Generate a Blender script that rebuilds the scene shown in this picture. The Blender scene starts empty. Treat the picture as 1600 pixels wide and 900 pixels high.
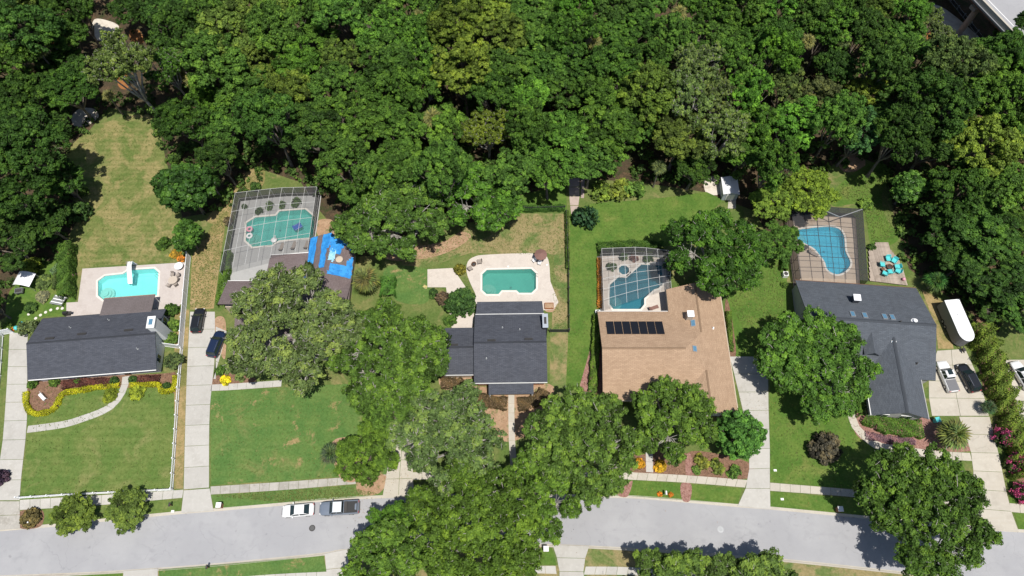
import bpy, bmesh, math, random
import numpy as np
from mathutils import Vector, Matrix

# ------------------------------------------------------------------ camera, sky, sun, exposure
SC = bpy.context.scene
COL = SC.collection
FPX, TILT, CAMH = 1066.67, math.radians(26.5), 106.0      # focal length (px of a 1600 px picture), tilt from nadir, height (m)
cam_d = bpy.data.cameras.new('camera')
cam_d.sensor_width = 36.0
cam_d.lens = 36.0 * FPX / 1600.0
cam_d.clip_start, cam_d.clip_end = 1.0, 6000.0
cam = bpy.data.objects.new('camera', cam_d)
COL.objects.link(cam)
cam.location = (0, 0, CAMH)
cam.rotation_euler = (TILT, 0, 0)
SC.camera = cam
SUN_DIR = Vector((0.17, -0.29, 1.0)).normalized()
sun_el = math.asin(SUN_DIR.z)
sun_az = math.atan2(SUN_DIR.x, SUN_DIR.y)
W = bpy.data.worlds.new('World')
SC.world = W
W.use_nodes = True
wn = W.node_tree.nodes
bg = wn['Background']
sky = wn.new('ShaderNodeTexSky')
sky.sky_type = 'NISHITA'
sky.sun_disc = False
sky.sun_elevation = sun_el
sky.sun_rotation = sun_az
W.node_tree.links.new(sky.outputs[0], bg.inputs[0])
bg.inputs[1].default_value = 0.08
sun_d = bpy.data.lights.new('sun', 'SUN')
sun_d.energy = 4.6
sun_d.angle = math.radians(0.5)
sun_d.color = (1.0, 0.955, 0.88)
sun = bpy.data.objects.new('sun', sun_d)
COL.objects.link(sun)
sun.rotation_euler = SUN_DIR.to_track_quat('Z', 'Y').to_euler()
SC.view_settings.view_transform = 'Standard'
SC.view_settings.look = 'None'
SC.view_settings.exposure = 0.12
SC.view_settings.gamma = 1.0
SC.render.engine = 'CYCLES'

# ------------------------------------------------------------------ survey helpers
def G(px, py, h=0.0):
    """World x, y of a point seen at photo pixel (px, py) that lies h metres above the ground."""
    u, v = px - 800.0, 450.0 - py
    dx, dy, dz = u, v * math.cos(TILT) + FPX * math.sin(TILT), v * math.sin(TILT) - FPX * math.cos(TILT)
    t = (h - CAMH) / dz
    return (dx * t, dy * t)
def GG(pts, h=0.0): return [G(p[0], p[1], h) for p in pts]
def scale_at(px, py, h=0.0):
    x, y = G(px, py, h)
    return FPX / (y * math.sin(TILT) - (h - CAMH) * math.cos(TILT))
def smooth(pts, n=8):
    out = []
    for i in range(len(pts) - 1):
        p0 = pts[max(i - 1, 0)]; p1 = pts[i]; p2 = pts[i + 1]; p3 = pts[min(i + 2, len(pts) - 1)]
        for k in range(n):
            t = k / n
            out.append(tuple(0.5 * (2 * p1[j] + (p2[j] - p0[j]) * t + (2 * p0[j] - 5 * p1[j] + 4 * p2[j] - p3[j]) * t * t
                       + (3 * p1[j] - p0[j] - 3 * p2[j] + p3[j]) * t ** 3) for j in (0, 1)))
    out.append(tuple(pts[-1]))
    return out
def closed_smooth(pts, n=6):
    m = len(pts); out = []
    for i in range(m):
        p0, p1, p2, p3 = pts[(i - 1) % m], pts[i], pts[(i + 1) % m], pts[(i + 2) % m]
        for k in range(n):
            t = k / n
            out.append(tuple(0.5 * (2 * p1[j] + (p2[j] - p0[j]) * t + (2 * p0[j] - 5 * p1[j] + 4 * p2[j] - p3[j]) * t * t
                       + (3 * p1[j] - p0[j] - 3 * p2[j] + p3[j]) * t ** 3) for j in (0, 1)))
    return out
def resample(pts, n):
    d = [0.0]
    for a, b in zip(pts, pts[1:]): d.append(d[-1] + math.hypot(b[0] - a[0], b[1] - a[1]))
    out = []
    for k in range(n + 1):
        s = d[-1] * k / n
        i = 0
        while i < len(d) - 2 and d[i + 1] < s: i += 1
        f = (s - d[i]) / max(d[i + 1] - d[i], 1e-9)
        out.append((pts[i][0] + (pts[i + 1][0] - pts[i][0]) * f, pts[i][1] + (pts[i + 1][1] - pts[i][1]) * f))
    return out
def plen(pts): return sum(math.hypot(b[0] - a[0], b[1] - a[1]) for a, b in zip(pts, pts[1:]))
def offset(pts, d):
    out = []
    for i in range(len(pts)):
        a = pts[max(i - 1, 0)]; b = pts[min(i + 1, len(pts) - 1)]
        L = math.hypot(b[0] - a[0], b[1] - a[1])
        out.append((pts[i][0] - (b[1] - a[1]) / L * d, pts[i][1] + (b[0] - a[0]) / L * d))
    return out
def area2(p): return sum(p[i][0] * p[(i + 1) % len(p)][1] - p[(i + 1) % len(p)][0] * p[i][1] for i in range(len(p)))
def ccw(p): return list(p) if area2(p) > 0 else list(reversed(p))
def grow(poly, d):
    """Polygon pushed outwards by d (negative: inwards)."""
    p = ccw(poly); n = len(p); out = []
    for i in range(n):
        a, b, c = Vector(p[i - 1]), Vector(p[i]), Vector(p[(i + 1) % n])
        e1, e2 = (b - a).normalized(), (c - b).normalized()
        n1, n2 = Vector((e1.y, -e1.x)), Vector((e2.y, -e2.x))
        m = n1 + n2
        m = m / max(m.dot(n1), 0.35) if m.length > 1e-6 else n1
        q = b + m * d
        out.append((q.x, q.y))
    return out
def inside(x, y, poly):
    c = False; n = len(poly)
    for i in range(n):
        x1, y1 = poly[i][0], poly[i][1]; x2, y2 = poly[i - 1][0], poly[i - 1][1]
        if (y1 > y) != (y2 > y) and x < (x2 - x1) * (y - y1) / (y2 - y1) + x1: c = not c
    return c

# ------------------------------------------------------------------ materials
MATS = {}
def nt_new(name):
    m = bpy.data.materials.new(name); m.use_nodes = True
    t = m.node_tree; b = t.nodes['Principled BSDF']
    MATS[name] = m
    return m, t, b
def col4(c): return (c[0], c[1], c[2], 1.0)
def add_noise(t, scale, detail=4, coord=None, rough=0.6, dist=0.0):
    n = t.nodes.new('ShaderNodeTexNoise')
    n.inputs['Scale'].default_value = scale; n.inputs['Detail'].default_value = detail
    n.inputs['Roughness'].default_value = rough; n.inputs['Distortion'].default_value = dist
    if coord: t.links.new(coord, n.inputs['Vector'])
    return n.outputs['Fac']
def ramp(t, fac, lo, hi):
    r = t.nodes.new('ShaderNodeMapRange'); r.interpolation_type = 'SMOOTHSTEP'
    t.links.new(fac, r.inputs[0]); r.inputs[1].default_value = lo; r.inputs[2].default_value = hi
    return r.outputs[0]
def mixc(t, fac, a, b, mode='MIX'):
    m = t.nodes.new('ShaderNodeMix'); m.data_type = 'RGBA'; m.blend_type = mode
    if isinstance(fac, (int, float)): m.inputs[0].default_value = fac
    else: t.links.new(fac, m.inputs[0])
    for k, v in ((6, a), (7, b)):
        if isinstance(v, tuple): m.inputs[k].default_value = col4(v)
        else: t.links.new(v, m.inputs[k])
    return m.outputs[2]
def coords(t, kind):
    if kind == 'world': return t.nodes.new('ShaderNodeNewGeometry').outputs['Position']
    n = t.nodes.new('ShaderNodeTexCoord')
    return n.outputs['UV'] if kind == 'uv' else n.outputs['Object']
def mathn(t, op, a, b=None):
    m = t.nodes.new('ShaderNodeMath'); m.operation = op
    for k, v in ((0, a), (1, b)):
        if v is None: continue
        if isinstance(v, (int, float)): m.inputs[k].default_value = v
        else: t.links.new(v, m.inputs[k])
    return m.outputs[0]
def surf(name, base, layers=(), rough=0.8, bump=0.0, bscale=8.0, space='world', spec=0.3, metal=0.0, rnd=0.0):
    """layers: (colour, noise scale, lo, hi, amount[, detail]) laid one over the other."""
    m, t, b = nt_new(name)
    co = coords(t, space)
    c = base
    for L in layers:
        f = ramp(t, add_noise(t, L[1], L[5] if len(L) > 5 else 5, co, dist=L[6] if len(L) > 6 else 0.0), L[2], L[3])
        f = mathn(t, 'MULTIPLY', f, L[4])
        c = mixc(t, f, c, L[0])
    if rnd:
        oi = t.nodes.new('ShaderNodeObjectInfo')
        k = mathn(t, 'MULTIPLY_ADD', oi.outputs['Random'], rnd); t.nodes[-1].inputs[2].default_value = 1.0 - rnd / 2
        cc = t.nodes.new('ShaderNodeVectorMath'); cc.operation = 'SCALE'
        if isinstance(c, tuple): cc.inputs[0].default_value = c
        else: t.links.new(c, cc.inputs[0])
        t.links.new(k, cc.inputs['Scale']); c = cc.outputs[0]
    if isinstance(c, tuple): b.inputs['Base Color'].default_value = col4(c)
    else: t.links.new(c, b.inputs['Base Color'])
    b.inputs['Roughness'].default_value = rough
    b.inputs['Specular IOR Level'].default_value = spec
    b.inputs['Metallic'].default_value = metal
    if bump:
        bn = t.nodes.new('ShaderNodeBump'); bn.inputs['Strength'].default_value = bump
        bn.inputs['Distance'].default_value = 0.08
        t.links.new(add_noise(t, bscale, 6, co), bn.inputs['Height'])
        t.links.new(bn.outputs[0], b.inputs['Normal'])
    return m
def add_cracks(name, scale, width, amount, dark, patch=None):
    m = MATS[name]; t = m.node_tree; b = t.nodes['Principled BSDF']; co = coords(t, 'world')
    nz = t.nodes.new('ShaderNodeTexNoise'); nz.inputs['Scale'].default_value = 0.6; nz.inputs['Detail'].default_value = 5; t.links.new(co, nz.inputs['Vector'])
    ad = t.nodes.new('ShaderNodeVectorMath'); ad.operation = 'MULTIPLY_ADD'; t.links.new(nz.outputs['Color'], ad.inputs[0]); ad.inputs[1].default_value = (2.2, 2.2, 0); t.links.new(co, ad.inputs[2])
    vo = t.nodes.new('ShaderNodeTexVoronoi'); vo.feature = 'DISTANCE_TO_EDGE'; vo.inputs['Scale'].default_value = scale; t.links.new(ad.outputs[0], vo.inputs['Vector'])
    line = t.nodes.new('ShaderNodeMapRange'); line.inputs[1].default_value = 0.0; line.inputs[2].default_value = width; line.inputs[3].default_value = amount; line.inputs[4].default_value = 0.0
    t.links.new(vo.outputs['Distance'], line.inputs[0])
    gate = ramp(t, add_noise(t, 0.16, 3, co), 0.42, 0.6); f = mathn(t, 'MULTIPLY', line.outputs[0], gate)
    old = b.inputs['Base Color'].links[0].from_socket
    c = mixc(t, f, old, dark)
    if patch:
        mp = t.nodes.new('ShaderNodeMapping'); mp.inputs['Scale'].default_value = (0.05, 0.9, 1); t.links.new(co, mp.inputs[0])
        c = mixc(t, mathn(t, 'MULTIPLY', ramp(t, add_noise(t, 1.0, 5, mp.outputs[0], 0.6), 0.5, 0.7), 0.5), c, patch)
        c = mixc(t, mathn(t, 'MULTIPLY', ramp(t, add_noise(t, 0.9, 4, co, 0.5), 0.68, 0.74), 0.5), c, tuple(x * 0.62 for x in patch))
    t.links.new(c, b.inputs['Base Color'])
def leaf_mat(name, trans=0.22, rough=0.55):
    """Leaves: the object's own colour, varied by clump, the spread widened to paint in highlights; part of the light passes through."""
    m, t, b = nt_new(name)
    oi = t.nodes.new('ShaderNodeObjectInfo')
    at = t.nodes.new('ShaderNodeAttribute'); at.attribute_name = 'tint'
    k = mathn(t, 'MULTIPLY_ADD', at.outputs['Fac'], 1.75); t.nodes[-1].inputs[2].default_value = 0.28  # random clump tone, stretched so its bright end imitates sunlit highlights
    sc = t.nodes.new('ShaderNodeVectorMath'); sc.operation = 'SCALE'
    t.links.new(oi.outputs['Color'], sc.inputs[0]); t.links.new(k, sc.inputs['Scale'])
    yel = mixc(t, 1.0, sc.outputs[0], (1.26, 1.1, 0.8), 'MULTIPLY')
    f2 = ramp(t, at.outputs['Fac'], 0.45, 1.0)
    c = mixc(t, f2, sc.outputs[0], yel)
    t.links.new(c, b.inputs['Base Color'])
    b.inputs['Roughness'].default_value = rough; b.inputs['Specular IOR Level'].default_value = 0.12
    tr = t.nodes.new('ShaderNodeBsdfTranslucent'); t.links.new(c, tr.inputs[0])
    mx = t.nodes.new('ShaderNodeMixShader'); mx.inputs[0].default_value = trans
    t.links.new(b.outputs[0], mx.inputs[1]); t.links.new(tr.outputs[0], mx.inputs[2])
    t.links.new(mx.outputs[0], t.nodes['Material Output'].inputs[0])
    return m
def lawn_mat(name, g1, g2, dry, dry_lo, dry_hi, dirt, dirt_lo, seed=0.0, stripes=0.0):
    m, t, b = nt_new(name)
    co = coords(t, 'world')
    mp = t.nodes.new('ShaderNodeMapping'); mp.inputs['Location'].default_value = (seed * 37.1, seed * 11.7, seed)
    t.links.new(co, mp.inputs[0]); co = mp.outputs[0]
    c = mixc(t, ramp(t, add_noise(t, 0.35, 6, co), 0.35, 0.65), g1, g2)
    c = mixc(t, ramp(t, add_noise(t, 0.22, 8, co, 0.7, 0.6), dry_lo, dry_hi), c, dry)
    c = mixc(t, ramp(t, add_noise(t, 0.3, 8, co, 0.75, 0.4), dirt_lo, dirt_lo + 0.12), c, dirt)
    c = mixc(t, mathn(t, 'MULTIPLY', ramp(t, add_noise(t, 2.6, 6, co, 0.75), 0.4, 0.62), 0.55), c, mixc(t, 1.0, c, (0.55, 0.62, 0.5), 'MULTIPLY'))
    c = mixc(t, mathn(t, 'MULTIPLY', ramp(t, add_noise(t, 1.1, 8, co, 0.8, 1.0), 0.52, 0.7), 0.4), c, mixc(t, 1.0, c, (1.5, 1.35, 1.15), 'MULTIPLY'))
    if stripes:
        wv = t.nodes.new('ShaderNodeTexWave'); wv.inputs['Scale'].default_value = 0.28
        wv.inputs['Distortion'].default_value = 2.5; wv.inputs['Detail'].default_value = 3; wv.bands_direction = 'Y'
        t.links.new(co, wv.inputs[0])
        c = mixc(t, mathn(t, 'MULTIPLY', wv.outputs['Fac'], stripes), c, mixc(t, 1.0, c, (0.7, 0.78, 0.65), 'MULTIPLY'))
    t.links.new(c, b.inputs['Base Color'])
    b.inputs['Roughness'].default_value = 0.95; b.inputs['Specular IOR Level'].default_value = 0.1
    bn = t.nodes.new('ShaderNodeBump'); bn.inputs['Strength'].default_value = 0.7; bn.inputs['Distance'].default_value = 0.12
    t.links.new(add_noise(t, 5.0, 8, co, 0.8), bn.inputs['Height']); t.links.new(bn.outputs[0], b.inputs['Normal'])
    return m
def shingle_mat(name, base, var, dark, rows=0.18, streak=0.35):
    m, t, b = nt_new(name)
    uv = coords(t, 'uv')
    br = t.nodes.new('ShaderNodeTexBrick')
    br.inputs['Scale'].default_value = 1.0; br.inputs['Brick Width'].default_value = 0.62; br.inputs['Row Height'].default_value = rows
    br.inputs['Mortar Size'].default_value = 0.018; br.inputs['Mortar Smooth'].default_value = 0.4; br.inputs['Bias'].default_value = 0.0
    br.inputs['Color1'].default_value = col4(base); br.inputs['Color2'].default_value = col4(var); br.inputs['Mortar'].default_value = col4(dark)
    t.links.new(uv, br.inputs['Vector'])
    c = br.outputs['Color']
    co = coords(t, 'world')
    c = mixc(t, mathn(t, 'MULTIPLY', ramp(t, add_noise(t, 0.5, 6, co, 0.7), 0.35, 0.7), streak), c, mixc(t, 1.0, c, (0.72, 0.7, 0.68), 'MULTIPLY'))
    c = mixc(t, mathn(t, 'MULTIPLY', ramp(t, add_noise(t, 7.0, 3, co), 0.5, 0.75), 0.5), c, mixc(t, 1.0, c, (1.55, 1.5, 1.5), 'MULTIPLY'))
    mp = t.nodes.new('ShaderNodeMapping'); mp.inputs['Scale'].default_value = (1.4, 0.12, 1.0); t.links.new(uv, mp.inputs[0])
    c = mixc(t, mathn(t, 'MULTIPLY', ramp(t, add_noise(t, 1.0, 5, mp.outputs[0], 0.7), 0.52, 0.75), 0.35), c, mixc(t, 1.0, c, (0.7, 0.68, 0.66), 'MULTIPLY'))
    t.links.new(c, b.inputs['Base Color'])
    b.inputs['Roughness'].default_value = 0.9; b.inputs['Specular IOR Level'].default_value = 0.25
    bn = t.nodes.new('ShaderNodeBump'); bn.inputs['Strength'].default_value = 0.6; bn.inputs['Distance'].default_value = 0.02
    t.links.new(br.outputs['Fac'], bn.inputs['Height']); bn.invert = True
    t.links.new(bn.outputs[0], b.inputs['Normal'])
    return m
def screen_mat(name, c, opacity):
    m, t, b = nt_new(name)
    d = t.nodes.new('ShaderNodeBsdfDiffuse'); d.inputs[0].default_value = col4(c)
    tr = t.nodes.new('ShaderNodeBsdfTransparent')
    mx = t.nodes.new('ShaderNodeMixShader'); mx.inputs[0].default_value = opacity
    t.links.new(tr.outputs[0], mx.inputs[1]); t.links.new(d.outputs[0], mx.inputs[2])
    t.links.new(mx.outputs[0], t.nodes['Material Output'].inputs[0])
    return m
def water_mat(name, tint, body, body_amount):
    m, t, b = nt_new(name)
    tr = t.nodes.new('ShaderNodeBsdfTransparent'); tr.inputs[0].default_value = col4(tint)
    d = t.nodes.new('ShaderNodeBsdfDiffuse'); d.inputs[0].default_value = col4(body)
    mx = t.nodes.new('ShaderNodeMixShader'); mx.inputs[0].default_value = body_amount
    t.links.new(tr.outputs[0], mx.inputs[1]); t.links.new(d.outputs[0], mx.inputs[2])
    gl = t.nodes.new('ShaderNodeBsdfGlossy'); gl.inputs['Roughness'].default_value = 0.06
    fr = t.nodes.new('ShaderNodeFresnel'); fr.inputs[0].default_value = 1.33
    bn = t.nodes.new('ShaderNodeBump'); bn.inputs['Strength'].default_value = 0.5; bn.inputs['Distance'].default_value = 0.06
    t.links.new(add_noise(t, 2.2, 3, coords(t, 'world')), bn.inputs['Height'])
    t.links.new(bn.outputs[0], gl.inputs['Normal']); t.links.new(bn.outputs[0], fr.inputs['Normal'])
    m2 = t.nodes.new('ShaderNodeMixShader'); t.links.new(fr.outputs[0], m2.inputs[0])
    t.links.new(mx.outputs[0], m2.inputs[1]); t.links.new(gl.outputs[0], m2.inputs[2])
    t.links.new(m2.outputs[0], t.nodes['Material Output'].inputs[0])
    return m
def paint(name, c, rough=0.5, spec=0.5, metal=0.0, coat=0.0):
    m, t, b = nt_new(name)
    co = coords(t, 'object')
    f = mathn(t, 'MULTIPLY', ramp(t, add_noise(t, 3.0, 5, co), 0.4, 0.7), 0.25)
    t.links.new(mixc(t, f, c, tuple(x * 0.82 for x in c)), b.inputs['Base Color'])
    b.inputs['Roughness'].default_value = rough; b.inputs['Specular IOR Level'].default_value = spec
    b.inputs['Metallic'].default_value = metal; b.inputs['Coat Weight'].default_value = coat
    b.inputs['Coat Roughness'].default_value = 0.08
    return m

leaf_mat('leaves'); leaf_mat('glossy_leaves', 0.15, 0.38); leaf_mat('petals', 0.3, 0.7)
surf('bark', (0.16, 0.13, 0.10), [((0.30, 0.28, 0.25), 3.0, 0.4, 0.65, 0.8), ((0.06, 0.05, 0.04), 6.0, 0.5, 0.7, 0.7)], 0.95, 0.6, 10, 'object', 0.1)
surf('mossy_bark', (0.34, 0.32, 0.29), [((0.50, 0.49, 0.46), 2.0, 0.45, 0.6, 0.8), ((0.14, 0.12, 0.10), 5.0, 0.5, 0.68, 0.8)], 0.95, 0.6, 10, 'object', 0.1)
surf('asphalt', (0.337, 0.337, 0.350), [((0.385, 0.385, 0.393), 0.12, 0.4, 0.65, 0.8), ((0.288, 0.288, 0.301), 0.7, 0.5, 0.75, 0.5), ((0.254, 0.254, 0.262), 25, 0.5, 0.75, 0.35), ((0.271, 0.271, 0.284), 0.25, 0.6, 0.72, 0.5, 8, 1.5)], 0.92, 0.25, 30, 'world', 0.2)
surf('concrete', (0.458, 0.442, 0.409), [((0.377, 0.360, 0.327), 0.5, 0.45, 0.7, 0.6), ((0.524, 0.507, 0.475), 1.7, 0.5, 0.7, 0.5), ((0.294, 0.278, 0.245), 0.9, 0.62, 0.78, 0.5, 8, 1.0)], 0.9, 0.2, 20, 'world', 0.2, 0, 0.12)
surf('old_concrete', (0.397, 0.378, 0.341), [((0.284, 0.265, 0.227), 0.6, 0.45, 0.7, 0.7), ((0.492, 0.463, 0.416), 2.2, 0.5, 0.7, 0.6), ((0.189, 0.171, 0.142), 1.3, 0.6, 0.78, 0.6, 8, 1.0)], 0.92, 0.25, 20, 'world', 0.2, 0, 0.14)
surf('pale_concrete', (0.479, 0.443, 0.378), [((0.393, 0.356, 0.297), 0.5, 0.45, 0.7, 0.6), ((0.538, 0.502, 0.436), 1.7, 0.5, 0.7, 0.5), ((0.305, 0.269, 0.218), 0.8, 0.63, 0.78, 0.5, 8, 1.0)], 0.9, 0.2, 20, 'world', 0.2, 0, 0.1)
add_cracks('asphalt', 0.2, 0.009, 0.42, (0.20, 0.20, 0.21), (0.335, 0.335, 0.35)); add_cracks('concrete', 0.3, 0.009, 0.3, (0.22, 0.21, 0.19), (0.43, 0.415, 0.38)); add_cracks('pale_concrete', 0.3, 0.009, 0.3, (0.26, 0.23, 0.19), (0.45, 0.41, 0.34))
surf('pinkish_slab', (0.42, 0.34, 0.30), [((0.30, 0.24, 0.21), 0.7, 0.45, 0.7, 0.7), ((0.50, 0.42, 0.38), 3, 0.5, 0.7, 0.5)], 0.92, 0.3, 20, 'world', 0.2, 0, 0.2)
surf('deck_grey', (0.500, 0.450, 0.420), [((0.420, 0.370, 0.340), 0.6, 0.45, 0.7, 0.6), ((0.570, 0.520, 0.490), 3, 0.5, 0.7, 0.5), ((0.360, 0.300, 0.270), 9, 0.55, 0.75, 0.4)], 0.85, 0.2, 15, 'world', 0.3)
surf('deck_white', (0.374, 0.374, 0.368), [((0.313, 0.313, 0.307), 0.7, 0.45, 0.7, 0.5), ((0.411, 0.411, 0.404), 3, 0.5, 0.7, 0.4)], 0.85, 0.15, 15, 'world', 0.3)
surf('deck_paver', (0.564, 0.508, 0.451), [((0.470, 0.414, 0.367), 0.5, 0.42, 0.7, 0.6), ((0.639, 0.573, 0.508), 2.5, 0.5, 0.7, 0.6), ((0.414, 0.357, 0.310), 8, 0.52, 0.75, 0.6), ((0.376, 0.329, 0.301), 0.3, 0.62, 0.75, 0.5, 8, 1.0)], 0.9, 0.3, 15, 'world', 0.2)
surf('deck_tan', (0.47, 0.38, 0.30), [((0.40, 0.32, 0.25), 0.7, 0.45, 0.7, 0.6), ((0.53, 0.44, 0.36), 3, 0.5, 0.7, 0.5), ((0.36, 0.24, 0.16), 0.35, 0.55, 0.72, 0.6, 8, 1.0)], 0.85, 0.2, 15, 'world', 0.3)
surf('coping', (0.70, 0.66, 0.60), [((0.58, 0.54, 0.48), 3, 0.45, 0.7, 0.5)], 0.7, 0.1, 15, 'world', 0.3)
surf('mulch', (0.20, 0.115, 0.075), [((0.30, 0.18, 0.12), 2.0, 0.4, 0.65, 0.7), ((0.08, 0.05, 0.035), 6.0, 0.48, 0.65, 0.8), ((0.36, 0.26, 0.2), 14.0, 0.55, 0.7, 0.5)], 0.95, 0.9, 12, 'world', 0.1)
surf('red_mulch', (0.30, 0.16, 0.13), [((0.42, 0.26, 0.22), 2.5, 0.4, 0.65, 0.7), ((0.14, 0.07, 0.055), 7.0, 0.48, 0.65, 0.8)], 0.95, 0.9, 12, 'world', 0.1)
surf('soil', (0.36, 0.23, 0.145), [((0.46, 0.32, 0.21), 1.2, 0.4, 0.65, 0.7), ((0.20, 0.15, 0.085), 4.0, 0.5, 0.68, 0.7), ((0.10, 0.15, 0.045), 0.8, 0.56, 0.66, 0.7, 8, 0.8)], 0.95, 0.8, 10, 'world', 0.1)
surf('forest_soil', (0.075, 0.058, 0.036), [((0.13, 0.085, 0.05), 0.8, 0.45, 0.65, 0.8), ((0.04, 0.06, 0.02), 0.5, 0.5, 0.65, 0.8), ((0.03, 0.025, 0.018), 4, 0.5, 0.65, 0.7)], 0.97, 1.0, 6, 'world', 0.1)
surf('sand', (0.62, 0.57, 0.49), [((0.46, 0.40, 0.33), 0.9, 0.45, 0.65, 0.7), ((0.72, 0.68, 0.62), 3, 0.5, 0.7, 0.6)], 0.95, 0.6, 8, 'world', 0.1)
surf('rust_soil', (0.30, 0.13, 0.045), [((0.18, 0.08, 0.03), 1.0, 0.45, 0.65, 0.8), ((0.42, 0.22, 0.09), 3, 0.5, 0.7, 0.6)], 0.9, 0.6, 8, 'world', 0.2)
GA, GB = (0.116, 0.184, 0.046), (0.160, 0.208, 0.060)
lawn_mat('yard_grass', (0.107, 0.162, 0.042), (0.162, 0.192, 0.063), (0.268, 0.232, 0.105), 0.50, 0.70, (0.322, 0.247, 0.129), 0.66, 0.0)
lawn_mat('lawn_a', GA, GB, (0.240, 0.244, 0.094), 0.5, 0.72, (0.328, 0.256, 0.125), 0.70, 1.0, 0.35)
lawn_mat('lawn_b', (0.093, 0.180, 0.048), (0.131, 0.209, 0.058), (0.218, 0.221, 0.084), 0.52, 0.75, (0.371, 0.263, 0.135), 0.575, 2.3, 0.2)
lawn_mat('lawn_c', (0.087, 0.167, 0.031), (0.131, 0.203, 0.042), (0.197, 0.221, 0.063), 0.5, 0.75, (0.328, 0.233, 0.105), 0.70, 3.1, 0.15)
lawn_mat('dry_meadow', (0.135, 0.182, 0.052), (0.192, 0.212, 0.073), (0.305, 0.260, 0.117), 0.43, 0.6, (0.322, 0.266, 0.137), 0.70, 4.7, 0.5)
lawn_mat('dry_strip', (0.153, 0.162, 0.052), (0.229, 0.209, 0.080), (0.360, 0.266, 0.131), 0.38, 0.55, (0.415, 0.302, 0.179), 0.54, 5.9)
lawn_mat('weedy_yard', (0.107, 0.172, 0.048), (0.157, 0.197, 0.065), (0.305, 0.247, 0.125), 0.41, 0.57, (0.359, 0.275, 0.154), 0.60, 6.4)
shingle_mat('charcoal_shingles', (0.066, 0.072, 0.090), (0.090, 0.097, 0.118), (0.042, 0.046, 0.056))
shingle_mat('slate_shingles', (0.086, 0.098, 0.116), (0.110, 0.124, 0.145), (0.058, 0.066, 0.078))
shingle_mat('tan_shingles', (0.44, 0.310, 0.210), (0.375, 0.258, 0.172), (0.25, 0.170, 0.110), 0.2, 0.4)
shingle_mat('brown_shingles', (0.165, 0.130, 0.130), (0.195, 0.158, 0.158), (0.105, 0.08, 0.08))
shingle_mat('brown_metal', (0.15, 0.128, 0.128), (0.16, 0.137, 0.137), (0.11, 0.094, 0.094), 0.3)
surf('white_paint', (0.78, 0.78, 0.77), [((0.62, 0.62, 0.60), 1.5, 0.5, 0.75, 0.4)], 0.6, 0, 1, 'world')
surf('white_siding', (0.74, 0.75, 0.76), [((0.62, 0.63, 0.64), 1.2, 0.5, 0.75, 0.4)], 0.7, 0.05, 4, 'world')
surf('vinyl', (0.76, 0.77, 0.79), [((0.60, 0.62, 0.62), 0.8, 0.55, 0.75, 0.4)], 0.45, 0, 1, 'world', 0.4, 0, 0.06)
surf('brick_wall', (0.33, 0.16, 0.105), [((0.24, 0.11, 0.075), 4, 0.45, 0.6, 0.8), ((0.42, 0.27, 0.20), 9, 0.55, 0.7, 0.5)], 0.9, 0.4, 10, 'world', 0.1)
surf('tan_stucco', (0.52, 0.44, 0.35), [((0.42, 0.35, 0.27), 0.9, 0.5, 0.7, 0.6)], 0.9, 0.2, 10, 'world', 0.1)
surf('grey_stucco', (0.44, 0.43, 0.42), [((0.34, 0.33, 0.32), 0.9, 0.5, 0.7, 0.6)], 0.9, 0.2, 10, 'world', 0.1)
surf('weathered_wood', (0.40, 0.335, 0.28), [((0.30, 0.245, 0.20), 1.5, 0.42, 0.65, 0.8), ((0.48, 0.41, 0.36), 4, 0.5, 0.7, 0.6)], 0.9, 0.3, 20, 'object', 0.1, 0, 0.35)
surf('dark_wood', (0.085, 0.055, 0.04), [((0.14, 0.095, 0.07), 3, 0.45, 0.65, 0.6)], 0.8, 0.2, 15, 'object', 0.2)
surf('pool_plaster_a', (0.64, 0.78, 0.77), [((0.55, 0.72, 0.71), 0.5, 0.4, 0.7, 0.6)], 0.8, 0, 1, 'world')
surf('pool_plaster_b', (0.52, 0.72, 0.68), [((0.42, 0.63, 0.60), 0.5, 0.4, 0.7, 0.7), ((0.22, 0.38, 0.34), 3, 0.6, 0.72, 0.4)], 0.8, 0, 1, 'world')
surf('pool_plaster_c', (0.42, 0.60, 0.54), [((0.34, 0.52, 0.47), 0.5, 0.4, 0.7, 0.7), ((0.16, 0.26, 0.24), 1.2, 0.68, 0.74, 0.7)], 0.8, 0, 1, 'world')
surf('pool_plaster_d', (0.24, 0.42, 0.47), [((0.19, 0.36, 0.42), 0.5, 0.4, 0.7, 0.7)], 0.8, 0, 1, 'world')
surf('pool_plaster_e', (0.42, 0.68, 0.72), [((0.34, 0.60, 0.68), 0.5, 0.4, 0.7, 0.7), ((0.46, 0.50, 0.46), 0.6, 0.55, 0.68, 0.6, 8, 1.0)], 0.8, 0, 1, 'world')
surf('pool_tile', (0.07, 0.18, 0.20), [((0.12, 0.26, 0.28), 6, 0.45, 0.6, 0.7)], 0.4, 0, 1, 'world')
water_mat('water_a', (0.55, 0.92, 0.92), (0.12, 0.52, 0.52), 0.14)
water_mat('water_b', (0.50, 0.86, 0.82), (0.07, 0.36, 0.34), 0.30)
water_mat('water_c', (0.44, 0.76, 0.71), (0.10, 0.32, 0.29), 0.30)
water_mat('water_d', (0.36, 0.68, 0.76), (0.06, 0.19, 0.23), 0.30)
water_mat('water_e', (0.42, 0.84, 0.96), (0.05, 0.44, 0.64), 0.24)
screen_mat('screen_roof', (0.12, 0.12, 0.125), 0.26)
screen_mat('screen_wall', (0.055, 0.055, 0.06), 0.74)
screen_mat('screen_dark', (0.045, 0.05, 0.06), 0.78)
surf('alu_white', (0.58, 0.58, 0.57), [((0.48, 0.48, 0.47), 2, 0.5, 0.7, 0.4)], 0.45, 0, 1, 'world', 0.5)
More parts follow.
